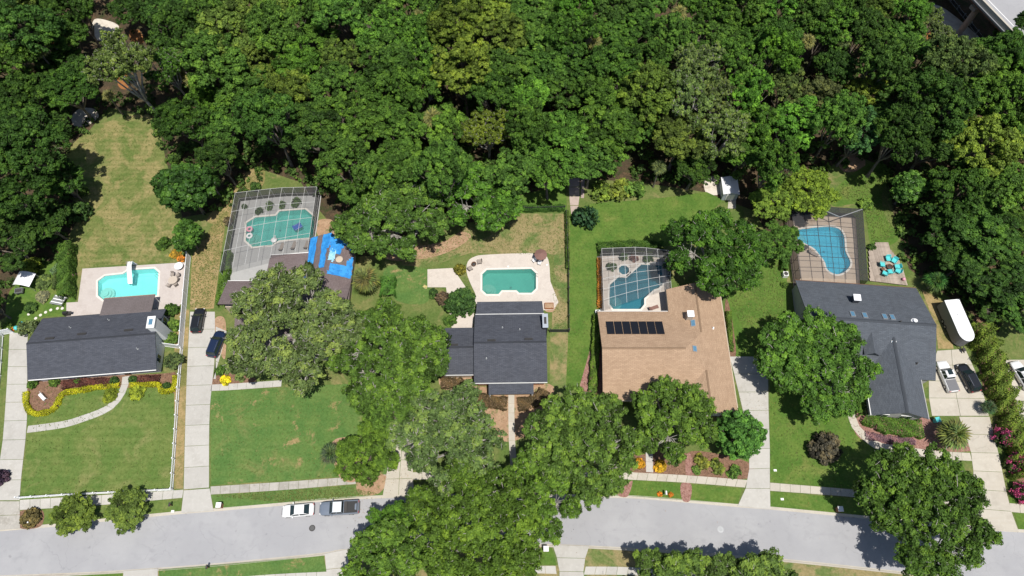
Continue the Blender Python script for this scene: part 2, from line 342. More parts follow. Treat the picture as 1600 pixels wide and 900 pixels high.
surf('alu_bronze', (0.045, 0.042, 0.045), [((0.07, 0.065, 0.065), 2, 0.5, 0.7, 0.5)], 0.45, 0, 1, 'world', 0.5)
surf('chain_link', (0.05, 0.05, 0.05), (), 0.6, 0, 1, 'world')
surf('tarp_blue', (0.03, 0.24, 0.62), [((0.05, 0.33, 0.75), 1.0, 0.4, 0.6, 0.8), ((0.02, 0.15, 0.44), 2.2, 0.5, 0.65, 0.7)], 0.5, 0.5, 3, 'world', 0.4)
surf('tarp_pale', (0.22, 0.52, 0.72), [((0.40, 0.66, 0.80), 1.4, 0.4, 0.6, 0.8)], 0.5, 0.5, 3, 'world', 0.4)
for n_, c_ in (('car_white', (0.80, 0.80, 0.80)), ('car_black', (0.012, 0.013, 0.015)), ('car_navy', (0.010, 0.020, 0.055)), ('car_slate', (0.16, 0.19, 0.24)), ('car_silver', (0.66, 0.70, 0.75))):
    paint(n_, c_, 0.32, 0.5, 0.0, 0.7)
paint('glass_dark', (0.018, 0.032, 0.036), 0.06, 0.6); paint('glass_sky', (0.10, 0.22, 0.33), 0.08, 0.6)
paint('black_plastic', (0.02, 0.02, 0.021), 0.5); paint('tyre_rubber', (0.018, 0.018, 0.018), 0.85); paint('rim_alloy', (0.45, 0.45, 0.46), 0.35, 0.5, 0.6)
paint('lamp_red', (0.40, 0.015, 0.015), 0.3); paint('lamp_clear', (0.7, 0.7, 0.68), 0.2); paint('chrome', (0.6, 0.6, 0.6), 0.2, 0.5, 0.9)
paint('white_plastic', (0.80, 0.80, 0.80), 0.4); paint('teal_plastic', (0.09, 0.54, 0.55), 0.45); paint('pink_plastic', (0.74, 0.33, 0.42), 0.45)
paint('purple_plastic', (0.33, 0.10, 0.30), 0.45); paint('blue_plastic', (0.03, 0.11, 0.42), 0.45); paint('grey_metal', (0.36, 0.37, 0.38), 0.5, 0.5, 0.4)
paint('iron', (0.045, 0.043, 0.042), 0.7); paint('rust', (0.14, 0.065, 0.035), 0.8); paint('canvas_brown', (0.22, 0.125, 0.105), 0.9, 0.1)
paint('canvas_tan', (0.50, 0.43, 0.36), 0.9, 0.1); paint('solar_black', (0.012, 0.013, 0.018), 0.35); paint('white_metal', (0.82, 0.83, 0.85), 0.4)
paint('trailer_shade_and_cover', (0.16, 0.16, 0.17), 0.5); paint('terracotta', (0.42, 0.19, 0.10), 0.85, 0.1); paint('cushion', (0.30, 0.26, 0.23), 0.9, 0.1)
paint('grey_plank', (0.40, 0.41, 0.42), 0.8); paint('shed_blue', (0.36, 0.40, 0.45), 0.7); paint('manhole', (0.10, 0.10, 0.10), 0.8)

# ------------------------------------------------------------------ mesh helpers
class MB:
    def __init__(s): s.v = []; s.f = []; s.uv = None
    def poly(s, pts):
        k = len(s.v); s.v += [tuple(p) for p in pts]; s.f.append(list(range(k, k + len(pts)))); return s
    def prism(s, poly, z0, z1, bottom=False):
        p = ccw(poly); k = len(s.v); n = len(p)
        s.v += [(x, y, z1) for x, y in p] + [(x, y, z0) for x, y in p]
        s.f.append(list(range(k, k + n)))
        for i in range(n):
            j = (i + 1) % n; s.f.append([k + i, k + n + i, k + n + j, k + j])
        if bottom: s.f.append(list(range(k + 2 * n - 1, k + n - 1, -1)))
        return s
    def box(s, c, d, rz=0.0, M=None):
        k = len(s.v)
        for sz in (-.5, .5):
            for sx, sy in ((-.5, -.5), (.5, -.5), (.5, .5), (-.5, .5)):
                x, y, z = sx * d[0], sy * d[1], sz * d[2]
                if rz: x, y = x * math.cos(rz) - y * math.sin(rz), x * math.sin(rz) + y * math.cos(rz)
                s.v.append((c[0] + x, c[1] + y, c[2] + z))
        for f in ((3, 2, 1, 0), (4, 5, 6, 7), (0, 1, 5, 4), (1, 2, 6, 5), (2, 3, 7, 6), (3, 0, 4, 7)): s.f.append([k + i for i in f])
        return s
    def tube(s, pts, rad, n=6, caps=True):
        """pts: points, rad: radii."""
        if isinstance(rad, (int, float)): rad = [rad] * len(pts)
        k = len(s.v); P_ = [Vector(p) for p in pts]
        up = None
        for i, p in enumerate(P_):
            d = (P_[min(i + 1, len(P_) - 1)] - P_[max(i - 1, 0)])
            d = d.normalized() if d.length > 1e-9 else Vector((0, 0, 1))
            if up is None: up = d.orthogonal().normalized()
            a = (up - d * up.dot(d)); a = a.normalized() if a.length > 1e-6 else d.orthogonal().normalized()
            up = a; b = d.cross(a)
            for j in range(n):
                t = 2 * math.pi * j / n
                q = p + (a * math.cos(t) + b * math.sin(t)) * rad[i]
                s.v.append(tuple(q))
        for i in range(len(P_) - 1):
            for j in range(n):
                j2 = (j + 1) % n
                s.f.append([k + i * n + j, k + i * n + j2, k + (i + 1) * n + j2, k + (i + 1) * n + j])
        if caps:
            s.f.append([k + j for j in range(n)][::-1]); s.f.append([k + (len(P_) - 1) * n + j for j in range(n)])
        return s
    def lathe(s, prof, n=16, c=(0, 0, 0)):
        k = len(s.v)
        for r, z in prof:
            for j in range(n):
                t = 2 * math.pi * j / n; s.v.append((c[0] + r * math.cos(t), c[1] + r * math.sin(t), c[2] + z))
        for i in range(len(prof) - 1):
            for j in range(n):
                j2 = (j + 1) % n; s.f.append([k + i * n + j, k + i * n + j2, k + (i + 1) * n + j2, k + (i + 1) * n + j])
        s.f.append([k + j for j in range(n)][::-1]); s.f.append([k + (len(prof) - 1) * n + j for j in range(n)])
        return s
    def plate(s, pts, t):
        """Roof plane given by its upper outline, t thick downwards."""
        k = len(s.v); n = len(pts)
        s.v += [tuple(p) for p in pts] + [(p[0], p[1], p[2] - t) for p in pts]
        s.f.append(list(range(k, k + n))); s.f.append(list(range(k + 2 * n - 1, k + n - 1, -1)))
        for i in range(n):
            j = (i + 1) % n; s.f.append([k + i, k + n + i, k + n + j, k + j])
        return s
    def mesh(s, name, smooth_=False):
        me = bpy.data.meshes.new(name); me.from_pydata(s.v, [], s.f)
        if smooth_: me.shade_smooth()
        me.update(); return me
    def build(s, name, mat, parent=None, smooth_=False, loc=None, rz=0.0):
        return link(name, s.mesh(name, smooth_), mat, parent, loc, rz)
def link(name, me, mat, parent=None, loc=None, rz=0.0):
    if mat and not me.materials: me.materials.append(MATS[mat])
    o = bpy.data.objects.new(name, me); COL.objects.link(o)
    if parent: o.parent = parent
    if loc: o.location = loc
    if rz: o.rotation_euler = (0, 0, rz)
    return o
def tag(o, label, cat, group=None):
    o['label'] = label; o['category'] = cat
    if group: o['group'] = group
    return o
def struct(o, label=None, kind='structure'):
    o['kind'] = kind
    if label: o['label'] = label
    return o
def thing(name, label, cat, loc=(0, 0, 0), rz=0.0, group=None):
    o = bpy.data.objects.new(name, None); COL.objects.link(o)
    o.empty_display_size = 0.3
    o.location = loc; o.rotation_euler = (0, 0, rz)
    return tag(o, label, cat, group)
def copy_thing(src, loc=None, rz=None, label=None):
    c = src.copy(); COL.objects.link(c)
    if loc: c.location = loc
    if rz is not None: c.rotation_euler = (0, 0, rz)
    if label: c['label'] = label
    for ch in src.children:
        d = ch.copy(); COL.objects.link(d); d.parent = c
        for g in ch.children:
            e = g.copy(); COL.objects.link(e); e.parent = d
    return c
def fill(outer, holes, z):
    """Flat sheet with holes."""
    bm = bmesh.new()
    for loop in [outer] + holes:
        vs = [bm.verts.new((x, y, z)) for x, y in loop]
        for i in range(len(vs)): bm.edges.new((vs[i], vs[(i + 1) % len(vs)]))
    bmesh.ops.triangle_fill(bm, use_beauty=True, use_dissolve=False, edges=bm.edges[:], normal=(0, 0, 1))
    for f in bm.faces:
        if f.normal.z < 0: f.normal_flip()
    me = bpy.data.meshes.new('sheet'); bm.to_mesh(me); bm.free()
    return me
def slab_with_holes(outer, holes, z0, z1):
    me = fill(outer, holes, z1)
    bm = bmesh.new(); bm.from_mesh(me)
    for e in [e for e in bm.edges if e.is_boundary]:
        a, b = e.verts
        v1 = bm.verts.new((a.co.x, a.co.y, z0)); v2 = bm.verts.new((b.co.x, b.co.y, z0))
        bm.faces.new((a, b, v2, v1))
    bmesh.ops.recalc_face_normals(bm, faces=bm.faces[:])
    bm.to_mesh(me); bm.free()
    return me
SHEETS = [0]
def sheet(name, pts, mat, z, kind='structure', px=True, sm=False):
    SHEETS[0] += 1
    z = z + 0.0004 * SHEETS[0] if z > 0.004 else z
    p = GG(pts) if px else pts
    if sm: p = closed_smooth(p)
    me = bpy.data.meshes.new(name); p = ccw(p)
    me.from_pydata([(x, y, z) for x, y in p], [], [list(range(len(p)))])
    return struct(link(name, me, mat), None, kind)
def slabs(name, L_, R_, seg, cols, mat, z0=-0.06, z1=0.04, gap=0.045, rows=None):
    """A strip of paving between two lines, cast in separate slabs."""
    par = bpy.data.objects.new(name, None); COL.objects.link(par); struct(par)
    n = rows or max(1, round(max(plen(L_), plen(R_)) / seg))
    A, B = resample(L_, n), resample(R_, n)
    for i in range(n):
        for j in range(cols):
            def q(k, f): return (A[k][0] + (B[k][0] - A[k][0]) * f, A[k][1] + (B[k][1] - A[k][1]) * f)
            quad = [q(i, j / cols), q(i, (j + 1) / cols), q(i + 1, (j + 1) / cols), q(i + 1, j / cols)]
            c = (sum(p[0] for p in quad) / 4, sum(p[1] for p in quad) / 4)
            MB().prism([(p[0] - c[0], p[1] - c[1]) for p in grow(quad, -gap / 2)], z0, z1).build('slab', mat, par, loc=(c[0], c[1], 0))
    return par

# ------------------------------------------------------------------ foliage
def leaf_mesh(name, C, N, S, T, aspect=0.62, mat='leaves', seed=0):
    rng = np.random.default_rng(seed)
    n = len(C)
    N = N / np.maximum(np.linalg.norm(N, axis=1, keepdims=True), 1e-6)
    r = rng.normal(size=(n, 3)); a = np.cross(N, r); a /= np.maximum(np.linalg.norm(a, axis=1, keepdims=True), 1e-6)
    b = np.cross(N, a)
    S = S[:, None]
    V = np.empty((n, 4, 3), np.float32)
    V[:, 0] = C + a * S; V[:, 1] = C + b * S * aspect + N * S * 0.15; V[:, 2] = C - a * S; V[:, 3] = C - b * S * aspect + N * S * 0.15
    me = bpy.data.meshes.new(name)
    me.vertices.add(4 * n); me.vertices.foreach_set('co', V.ravel())
    me.loops.add(4 * n); me.loops.foreach_set('vertex_index', np.arange(4 * n, dtype=np.int32))
    me.polygons.add(n); me.polygons.foreach_set('loop_start', np.arange(0, 4 * n, 4, dtype=np.int32))
    me.update(calc_edges=True)
    at = me.attributes.new('tint', 'FLOAT', 'FACE'); at.data.foreach_set('value', np.clip(T, 0, 1).astype(np.float32))
    me.materials.append(MATS[mat])
    return me
def clump_leaves(rng, centers, radii, leaf, dens, flat=0.7, tint_sd=0.19, sub=8):
    Cs, Ns, Ss, Ts = [], [], [], []
    for c, r in zip(centers, radii):
        m = max(12, int(dens * (r / leaf) ** 2))
        t0 = rng.normal(0.5, tint_sd)
        d = rng.normal(size=(sub, 3)); d[:, 2] += 0.6; d /= np.linalg.norm(d, axis=1, keepdims=True)
        sc = d * r * rng.uniform(0.5, 0.85, (sub, 1))
        k = rng.integers(0, sub, m)
        off = rng.normal(size=(m, 3)); off /= np.linalg.norm(off, axis=1, keepdims=True)
        off *= (r * 0.46) * rng.uniform(0.45, 1.0, (m, 1))
        p = sc[k] + off
        nrm = off / (r * 0.46) * 0.8 + p / r * 0.5 + np.array([0, 0, 0.45]) + rng.normal(size=(m, 3)) * 0.38
        p[:, 2] *= flat
        Cs.append(p + c); Ns.append(nrm)
        Ss.append(leaf * rng.uniform(0.6, 1.25, m))
        Ts.append(t0 + rng.normal(0, 0.09, sub)[k] + rng.normal(0, 0.13, m))
    return np.concatenate(Cs), np.concatenate(Ns), np.concatenate(Ss), np.concatenate(Ts)
def dome_clumps(rng, R, up, rc, spread=0.8, under=0.25, tries=2600, n_max=90, lobes=0.16):
    ph = rng.uniform(0, 6.28, 4)
    out, rad = [], []
    for _ in range(tries):
        if len(out) >= n_max: break
        th = rng.uniform(0, 2 * math.pi)
        z = rng.uniform(-under, 0.5) if rng.random() < 0.3 else math.sqrt(1.0 - rng.uniform(0.0, 0.97))
        env = R * (1 + lobes * math.sin(2 * th + ph[0]) + lobes * 0.8 * math.sin(3 * th + ph[1]) + lobes * 0.6 * math.sin(5 * th + ph[2]))
        f = rng.uniform(0.5, 1.0) ** 0.4
        r = rng.uniform(rc[0], rc[1])
        h = math.sqrt(max(0.0, 1 - max(z, 0) ** 2)) * (1.0 if z >= 0 else 1 + z)
        rr = (env - r * 0.8) * h * f
        p = np.array([rr * math.cos(th), rr * math.sin(th), (up - r * 0.5) * z * f])
        if all(np.linalg.norm(p - q) > spread * 0.5 * (r + s) for q, s in zip(out, rad)):
            out.append(p); rad.append(r)
    return np.array(out), np.array(rad)
def bough_clumps(rng, R, up, rc, spread, n_max, lobes, under):
    """A crown of several boughs, each a low dome of its own at its own height, clad with leaf clumps."""
    nb = max(7, int(5 + R * 1.15)); boughs = []; bs = 1.0 if R < 8 else 0.84
    for k in range(nb):
        for _ in range(60):
            th = rng.uniform(0, 2 * math.pi); d = math.sqrt(rng.uniform(0, 1)) if k else 0.0; br = R * rng.uniform(0.28, 0.44) * bs
            rad = max(0.0, R * rng.uniform(0.92, 1.0 + lobes) - br * 0.9) * d
            c = np.array([rad * math.cos(th), rad * math.sin(th), 0.0])
            if all(np.linalg.norm(c - b[0] * np.array([1, 1, 0])) > 0.6 * (br + b[1]) for b in boughs): break
        c[2] = up * (0.62 * (1 - (rad / R) ** 2) + rng.uniform(-0.2, 0.16)); boughs.append((c, br))
    out, rad_ = np.zeros((0, 3)), np.zeros(0)
    for c, br in boughs:
        quota = int(1.5 * n_max / nb); got = 0
        for _ in range(240):
            if got >= quota: break
            th = rng.uniform(0, 2 * math.pi); r = rng.uniform(rc[0], rc[1])
            z = rng.uniform(-0.25, 0.5) if rng.random() < 0.25 else math.sqrt(1 - rng.uniform(0, 0.97)); h = math.sqrt(max(0.0, 1 - max(z, 0) ** 2)) * (1 + min(z, 0))
            f = rng.uniform(0.6, 1.08)
            p = c + np.array([(br - r * 0.45) * h * f * math.cos(th), (br - r * 0.45) * h * f * math.sin(th), up * 0.42 * z * f])
            if len(out) == 0 or np.all(np.linalg.norm(out - p, axis=1) > spread * 0.5 * (rad_ + r)):
                out = np.vstack([out, p]); rad_ = np.append(rad_, r); got += 1
    return np.array(out), np.array(rad_)
def make_tree(key, seed, R, zc, up, rc, leaf, dens, n_max=80, spread=0.85, lobes=0.16, flat=0.7, bark='bark', twigs=0, trunk_r=0.3, mat='leaves', under=0.3, shift=(0, 0)):
    rng = np.random.default_rng(seed)
    C, r = (dome_clumps(rng, R, up, rc, spread, under, 3000, n_max, lobes) if under > 0.35 else bough_clumps(rng, R, up, rc, spread, n_max, lobes, under))
    C = C + np.array([shift[0], shift[1], zc])
    P_, N, S, T = clump_leaves(rng, C, r, leaf, dens, flat)
    crown = leaf_mesh(key + '_crown', P_, N, S, T, mat=mat, seed=seed)
    mb = MB(); fork = Vector((rng.normal(0, 0.2), rng.normal(0, 0.2), zc * 0.42))
    mb.tube([(0, 0, -0.15), (fork.x * 0.2, fork.y * 0.2, zc * 0.12), (fork.x * 0.6, fork.y * 0.6, zc * 0.28), tuple(fork)], [trunk_r * 1.5, trunk_r * 1.08, trunk_r * 0.95, trunk_r * 0.85], 9)
    nm = 5 + int(R / 3); mains = []
    for q in range(nm):
        an = 2 * math.pi * (q + rng.uniform(-.25, .25)) / nm; rr = R * rng.uniform(0.34, 0.6)
        mains.append(Vector((fork.x + shift[0] + rr * math.cos(an), fork.y + shift[1] + rr * math.sin(an), zc + up * rng.uniform(0.0, 0.22))))
    mains.append(Vector((fork.x, fork.y, zc + up * 0.3)))
    for mn in mains:
        md = fork.lerp(mn, 0.5) + Vector((rng.normal(0, 0.05 * R), rng.normal(0, 0.05 * R), -0.04 * R))
        mb.tube([tuple(fork), tuple(md), tuple(mn)], [trunk_r * 0.62, trunk_r * 0.5, trunk_r * 0.34], 6, False)
    for i, c in enumerate(C):
        e = Vector(c); mn = min(mains, key=lambda v_: (v_ - e).length)
        r0 = trunk_r * rng.uniform(0.16, 0.26); ln = (e - mn).length
        k1 = mn.lerp(e, 0.4) + Vector((rng.normal(0, .1), rng.normal(0, .1), rng.normal(0, .06))) * ln
        k2 = mn.lerp(e, 0.75) + Vector((rng.normal(0, .08), rng.normal(0, .08), 0.0)) * ln
        mb.tube([tuple(mn), tuple(k1), tuple(k2), tuple(e)], [r0, r0 * 0.75, r0 * 0.5, r0 * 0.3], 4, False)
        for _ in range(twigs):
            d = Vector((rng.normal(), rng.normal(), abs(rng.normal()) * 0.7 + 0.5)).normalized() * r[i] * rng.uniform(0.75, 1.15)
            k1 = e + d * 0.5 + Vector((rng.normal(0, .15), rng.normal(0, .15), 0))
            mb.tube([tuple(e), tuple(k1), tuple(e + d)], [0.055, 0.045, 0.02], 4, False)
    trunk = mb.mesh(key + '_trunk'); trunk.materials.append(MATS[bark])
    return dict(crown=crown, trunk=trunk, R=R, zc=zc, up=up)
COLR = dict(D=(0.044, 0.097, 0.018), M=(0.067, 0.145, 0.024), B=(0.073, 0.171, 0.023), Y=(0.118, 0.175, 0.027), G=(0.104, 0.158, 0.044),
            O=(0.092, 0.145, 0.026), E=(0.048, 0.128, 0.037), P=(0.084, 0.105, 0.037))
LEAF_GAIN = (1.40, 1.60, 1.18)
RND = random.Random(11)
def place_tree(kind, px, py, rpx, colr, label, group=None, cat='tree', name='tree', hs=1.0, rz=None, parts=True):
    """Crown seen at (px, py) with radius rpx in the photo; the tree stands where such a crown has to stand."""
    s = 1.0
    for _ in range(4):
        h = (kind['zc'] + 0.30 * kind['up']) * s * hs
        s = rpx / scale_at(px, py, h) / kind['R']
    x, y = G(px, py, h)
    t = thing(name, label, cat, (x, y, 0), RND.uniform(0, 6.28) if rz is None else rz, group)
    t.scale = (s * RND.uniform(0.88, 1.12), s * RND.uniform(0.88, 1.12), s * hs) if group else (s, s, s * hs)
    c = link('crown', kind['crown'], None, t)
    v = RND.uniform(0.78, 1.28) if group else RND.uniform(0.94, 1.08); k = COLR[colr] if isinstance(colr, str) else colr
    if not isinstance(colr, str): k = [a * b for a, b in zip(k, LEAF_GAIN)]
    c.color = (k[0] * v * RND.uniform(0.93, 1.07), k[1] * v, k[2] * v * RND.uniform(0.9, 1.1), 1)
    link('trunk', kind['trunk'], None, t)
    return t

# ------------------------------------------------------------------ the ground, the road and the paving
CURB_N = smooth(GG([(0, 830), (83, 823), (190, 812), (283, 803), (333, 799), (440, 790), (500, 784), (560, 780), (647, 777), (780, 776), (893, 777), (937, 777), (1010, 780), (1150, 792), (1203, 796), (1318, 807), (1440, 819), (1555, 829), (1600, 832)]), 5)
CURB_S = smooth(GG([(0, 899), (150, 893), (300, 883), (430, 871), (507, 863), (547, 857), (700, 849), (860, 850), (1010, 857), (1130, 866), (1246, 875), (1451, 897), (1600, 912)]), 5)
def extend(p, x0=-1500.0, x1=1500.0):
    a, b = p[0], p[6]; c, d = p[-7], p[-1]
    sl, sr = (b[1] - a[1]) / (b[0] - a[0]), (d[1] - c[1]) / (d[0] - c[0])
    return [(x0, a[1] + sl * (-90) ), (a[0] - 60, a[1] + sl * (-60))] + p + [(d[0] + 60, d[1] + sr * 60), (x1, d[1] + sr * 90)]
CURB_N, CURB_S = extend(CURB_N), extend(CURB_S)
ROAD_Z = -0.10
def lane(A, B, z):
    me = bpy.data.meshes.new('road'); B = list(reversed(B))
    me.from_pydata([(x, y, z) for x, y in A + B], [], [list(range(len(A) + len(B)))]); return me
struct(link('road', lane(CURB_N, CURB_S, ROAD_Z), 'asphalt'))
def curb(line, side):
    prof = [(-0.02, ROAD_Z - 0.05), (0.0, ROAD_Z + 0.012), (0.14, ROAD_Z + 0.03), (0.26, 0.0), (0.42, 0.034), (0.46, -0.06)]
    rows = [[(p[0], p[1], z) for p in offset(line, side * d)] for d, z in prof]
    m = MB(); n = len(line)
    for r in rows: m.v += r
    for i in range(len(prof) - 1):
        for j in range(n - 1): m.f.append([i * n + j, i * n + j + 1, (i + 1) * n + j + 1, (i + 1) * n + j])
    struct(m.build('curb', 'pale_concrete'))
curb(CURB_N, 1); curb(CURB_S, -1)
EDGE_N, EDGE_S = offset(CURB_N, 0.44), offset(CURB_S, -0.44)

POOLS = dict(
    a=GG([(153, 439), (164, 431), (192, 428), (201, 422), (241, 419.5), (248, 425.5), (246, 462), (162, 469), (153, 462)]),
    b=GG([(385, 348.5), (399, 339.6), (431, 337), (437, 330), (477, 327), (491, 339), (490, 371), (436, 376), (425, 383), (395, 386), (384, 376)]),
    c=GG([(753.4, 428.4), (760.7, 421.6), (830, 420), (837.8, 427.2), (837.8, 451), (830.5, 458), (811, 458), (807, 454), (784, 454), (779, 460), (760, 460), (753.4, 453.7)]),
    d=GG([(952.7, 445), (966, 433.3), (978.7, 434), (1002, 413.3), (1034, 414.7), (1036, 444), (1028.7, 450.7), (1022, 452.7), (1006.7, 466.7), (1006.7, 476), (1000.7, 483.3), (958, 483.3), (952, 475.3)]),
    e=closed_smooth(GG([(1243, 361), (1267, 356), (1304, 355), (1318, 367), (1321, 392), (1329, 411), (1321, 424), (1307, 429), (1293, 422), (1288, 409), (1279, 397), (1271, 388), (1256, 380), (1244, 372)]), 4))
SPA = (lambda c: [(c[0] + 0.98 * math.cos(k * math.pi / 4 + .39), c[1] + 0.98 * math.sin(k * math.pi / 4 + .39)) for k in range(8)])(G(975, 422))
north = list(EDGE_N) + [(1500, 1500), (-1500, 1500)]
holes = [grow(p, 0.1) for p in POOLS.values()] + [grow(SPA, 0.1)]
struct(link('ground', fill(north, holes, 0.0), 'yard_grass'))
struct(link('verge_ground', lane(EDGE_S, [(-1500, -1500), (1500, -1500)], 0.0), 'weedy_yard'))

# woodland floor and bare patches
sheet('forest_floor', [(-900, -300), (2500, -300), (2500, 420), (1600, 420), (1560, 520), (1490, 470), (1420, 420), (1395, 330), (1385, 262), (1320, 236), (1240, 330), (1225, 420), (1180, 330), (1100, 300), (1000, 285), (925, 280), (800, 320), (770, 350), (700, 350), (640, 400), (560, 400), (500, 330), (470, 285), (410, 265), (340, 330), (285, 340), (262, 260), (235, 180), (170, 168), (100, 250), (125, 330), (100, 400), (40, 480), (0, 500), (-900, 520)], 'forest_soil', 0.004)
for pts, m in (([(148, 30), (168, 32), (186, 42), (170, 60), (148, 62), (144, 45)], 'sand'), ([(202, 48), (218, 48), (224, 66), (208, 68)], 'rust_soil'), ([(184, 116), (198, 116), (200, 138), (186, 136)], 'rust_soil'),
               ([(124, 170), (146, 170), (154, 182), (140, 194), (118, 198), (112, 184)], 'sand'), ([(70, 35), (88, 30), (92, 62), (76, 66)], 'rust_soil'), ([(1448, 52), (1502, 50), (1500, 74), (1452, 72)], 'rust_soil'),
               ([(1101, 280), (1122, 276), (1126, 302), (1104, 302)], 'sand'), ([(1310, 245), (1345, 240), (1350, 262), (1318, 268)], 'soil'), ([(1240, 306), (1262, 306), (1272, 352), (1244, 352)], 'soil'), ([(1470, 10), (1540, 70), (1500, 70), (1440, 20)], 'sand')):
    sheet('bare_ground', pts, m, 0.008, sm=True)
# lawns
sheet('meadow', [(235, 182), (262, 262), (285, 345), (268, 395), (291, 409), (130, 420), (118, 470), (105, 380), (128, 330), (104, 300), (100, 245), (150, 198)], 'dry_meadow', 0.008, sm=True)
sheet('lawn', [(43, 600), (272, 585), (272, 765), (31, 781), (43, 680)], 'lawn_a', 0.008)
sheet('lawn', [(329, 612), (640, 594), (640, 738), (330, 758)], 'lawn_b', 0.008)
sheet('lawn', [(1203, 560), (1330, 600), (1360, 700), (1500, 715), (1528, 782), (1324, 763), (1203, 753)], 'lawn_c', 0.008)
sheet('lawn', [(890, 330), (925, 318), (1010, 312), (1060, 306), (1104, 300), (1130, 312), (1060, 384), (935, 386), (937, 484), (925, 600), (880, 610), (884, 520), (890, 440)], 'lawn_c', 0.008)
sheet('lawn', [(1136, 470), (1150, 430), (1228, 396), (1232, 520), (1202, 562), (1142, 558)], 'lawn_c', 0.012)
sheet('lawn', [(1300, 300), (1360, 255), (1396, 268), (1378, 300), (1384, 340), (1405, 370), (1385, 385), (1360, 380), (1348, 322), (1302, 322)], 'lawn_c', 0.008, sm=True)
sheet('lawn', [(800, 308), (884, 288), (886, 330), (800, 334)], 'lawn_c', 0.012)
sheet('lawn', [(40, 430), (112, 400), (118, 470), (100, 492), (60, 497), (20, 530), (10, 470)], 'lawn_c', 0.012, sm=True)
sheet('lawn', [(334, 482), (345, 400), (352, 350), (340, 340), (300, 400), (297, 484)], 'dry_strip', 0.008)
sheet('lawn', [(273, 482), (296, 484), (290, 640), (286, 763), (272, 764)], 'dry_strip', 0.008)
sheet('lawn', [(700, 355), (800, 334), (884, 334), (888, 520), (862, 522), (866, 400), (735, 395), (668, 418), (600, 414), (610, 380)], 'weedy_yard', 0.008)
sheet('lawn', [(608, 416), (668, 421), (672, 450), (664, 474), (620, 470), (600, 440)], 'lawn_b', 0.014, sm=True)
sheet('lawn', [(860, 522), (888, 520), (884, 610), (858, 640)], 'weedy_yard', 0.012)
sheet('lawn', [(1440, 452), (1475, 470), (1490, 545), (1466, 545), (1462, 512)], 'dry_strip', 0.012)
sheet('lawn', [(1560, 640), (1570, 640), (1600, 780), (1600, 786), (1578, 786)], 'lawn_c', 0.012)
for pts, m in (([(32, 799), (84, 795), (284, 780), (283, 799), (32, 822)], 'lawn_a'), ([(329, 774), (540, 759), (605, 752), (596, 774), (440, 786), (337, 795)], 'lawn_b'),
               ([(985, 750), (1160, 763), (1152, 788), (985, 775)], 'lawn_c'), ([(1203, 768), (1525, 795), (1530, 822), (1203, 792)], 'lawn_c'), ([(1585, 802), (1620, 804), (1620, 830), (1592, 827)], 'lawn_c'),
               ([(890, 738), (985, 738), (985, 775), (900, 773)], 'lawn_c')):
    sheet('verge_lawn', pts, m, 0.012)
for pts, m in (([(248, 890), (300, 886), (506, 868), (510, 893), (400, 899), (250, 915)], 'lawn_b'), ([(840, 856), (862, 856), (870, 883), (842, 883)], 'lawn_c'), ([(1190, 876), (1440, 900), (1300, 915), (1180, 905)], 'weedy_yard'), ([(0, 905), (192, 895), (190, 930), (0, 940)], 'lawn_c')):
    sheet('verge_lawn', pts, m, 0.012)
for pts, m in (([(325, 340), (360, 300), (395, 258), (412, 258), (410, 290), (366, 306), (362, 345), (335, 350)], 'dry_strip'), ([(497, 345), (520, 345), (520, 372), (497, 368)], 'soil'), ([(600, 395), (690, 378), (720, 362), (735, 372), (690, 398), (620, 408)], 'soil')):
    sheet('bare_ground', pts, m, 0.016, sm=True)
# planting beds
BEDS = [([(62, 592), (250, 584), (274, 582), (274, 612), (262, 612), (250, 606), (200, 606), (150, 608), (100, 620), (88, 640), (52, 648), (38, 628), (42, 606)], 'mulch'),
        ([(690, 588), (740, 586), (742, 604), (858, 600), (854, 632), (830, 642), (800, 640), (750, 632), (712, 614), (690, 606)], 'soil'),
        ([(700, 605), (760, 632), (800, 640), (850, 634), (846, 665), (800, 690), (770, 680), (735, 650)], 'soil'),
        ([(1340, 640), (1455, 655), (1480, 672), (1516, 705), (1366, 695), (1330, 662)], 'red_mulch'),
        ([(990, 705), (1090, 712), (1082, 742), (990, 738)], 'mulch'), ([(1080, 705), (1168, 722), (1166, 748), (1080, 742)], 'mulch'),
        ([(965, 772), (985, 752), (988, 756), (980, 776)], 'red_mulch'), ([(1064, 756), (1080, 757), (1078, 782), (1066, 781)], 'red_mulch'), ([(1072, 712), (1080, 712), (1082, 742), (1072, 741)], 'red_mulch'),
        ([(905, 606), (918, 560), (938, 486), (944, 486), (940, 622), (905, 612)], 'red_mulch'), ([(1133, 474), (1140, 480), (1150, 552), (1136, 556)], 'mulch'),
        ([(30, 800), (66, 797), (64, 822), (31, 825)], 'mulch'), ([(335, 500), (352, 500), (352, 560), (340, 540)], 'soil'), ([(333, 590), (370, 580), (400, 596), (332, 603)], 'mulch'),
        ([(560, 735), (600, 742), (606, 752), (590, 772), (560, 770)], 'soil'), ([(850, 470), (866, 470), (866, 486), (852, 486)], 'soil'), ([(1520, 500), (1550, 520), (1590, 640), (1600, 780), (1562, 660), (1535, 600)], 'mulch'), ([(520, 690), (560, 690), (560, 748), (530, 745)], 'soil')]
for pts, m in BEDS: sheet('planting_bed', pts, m, 0.02, sm=True)

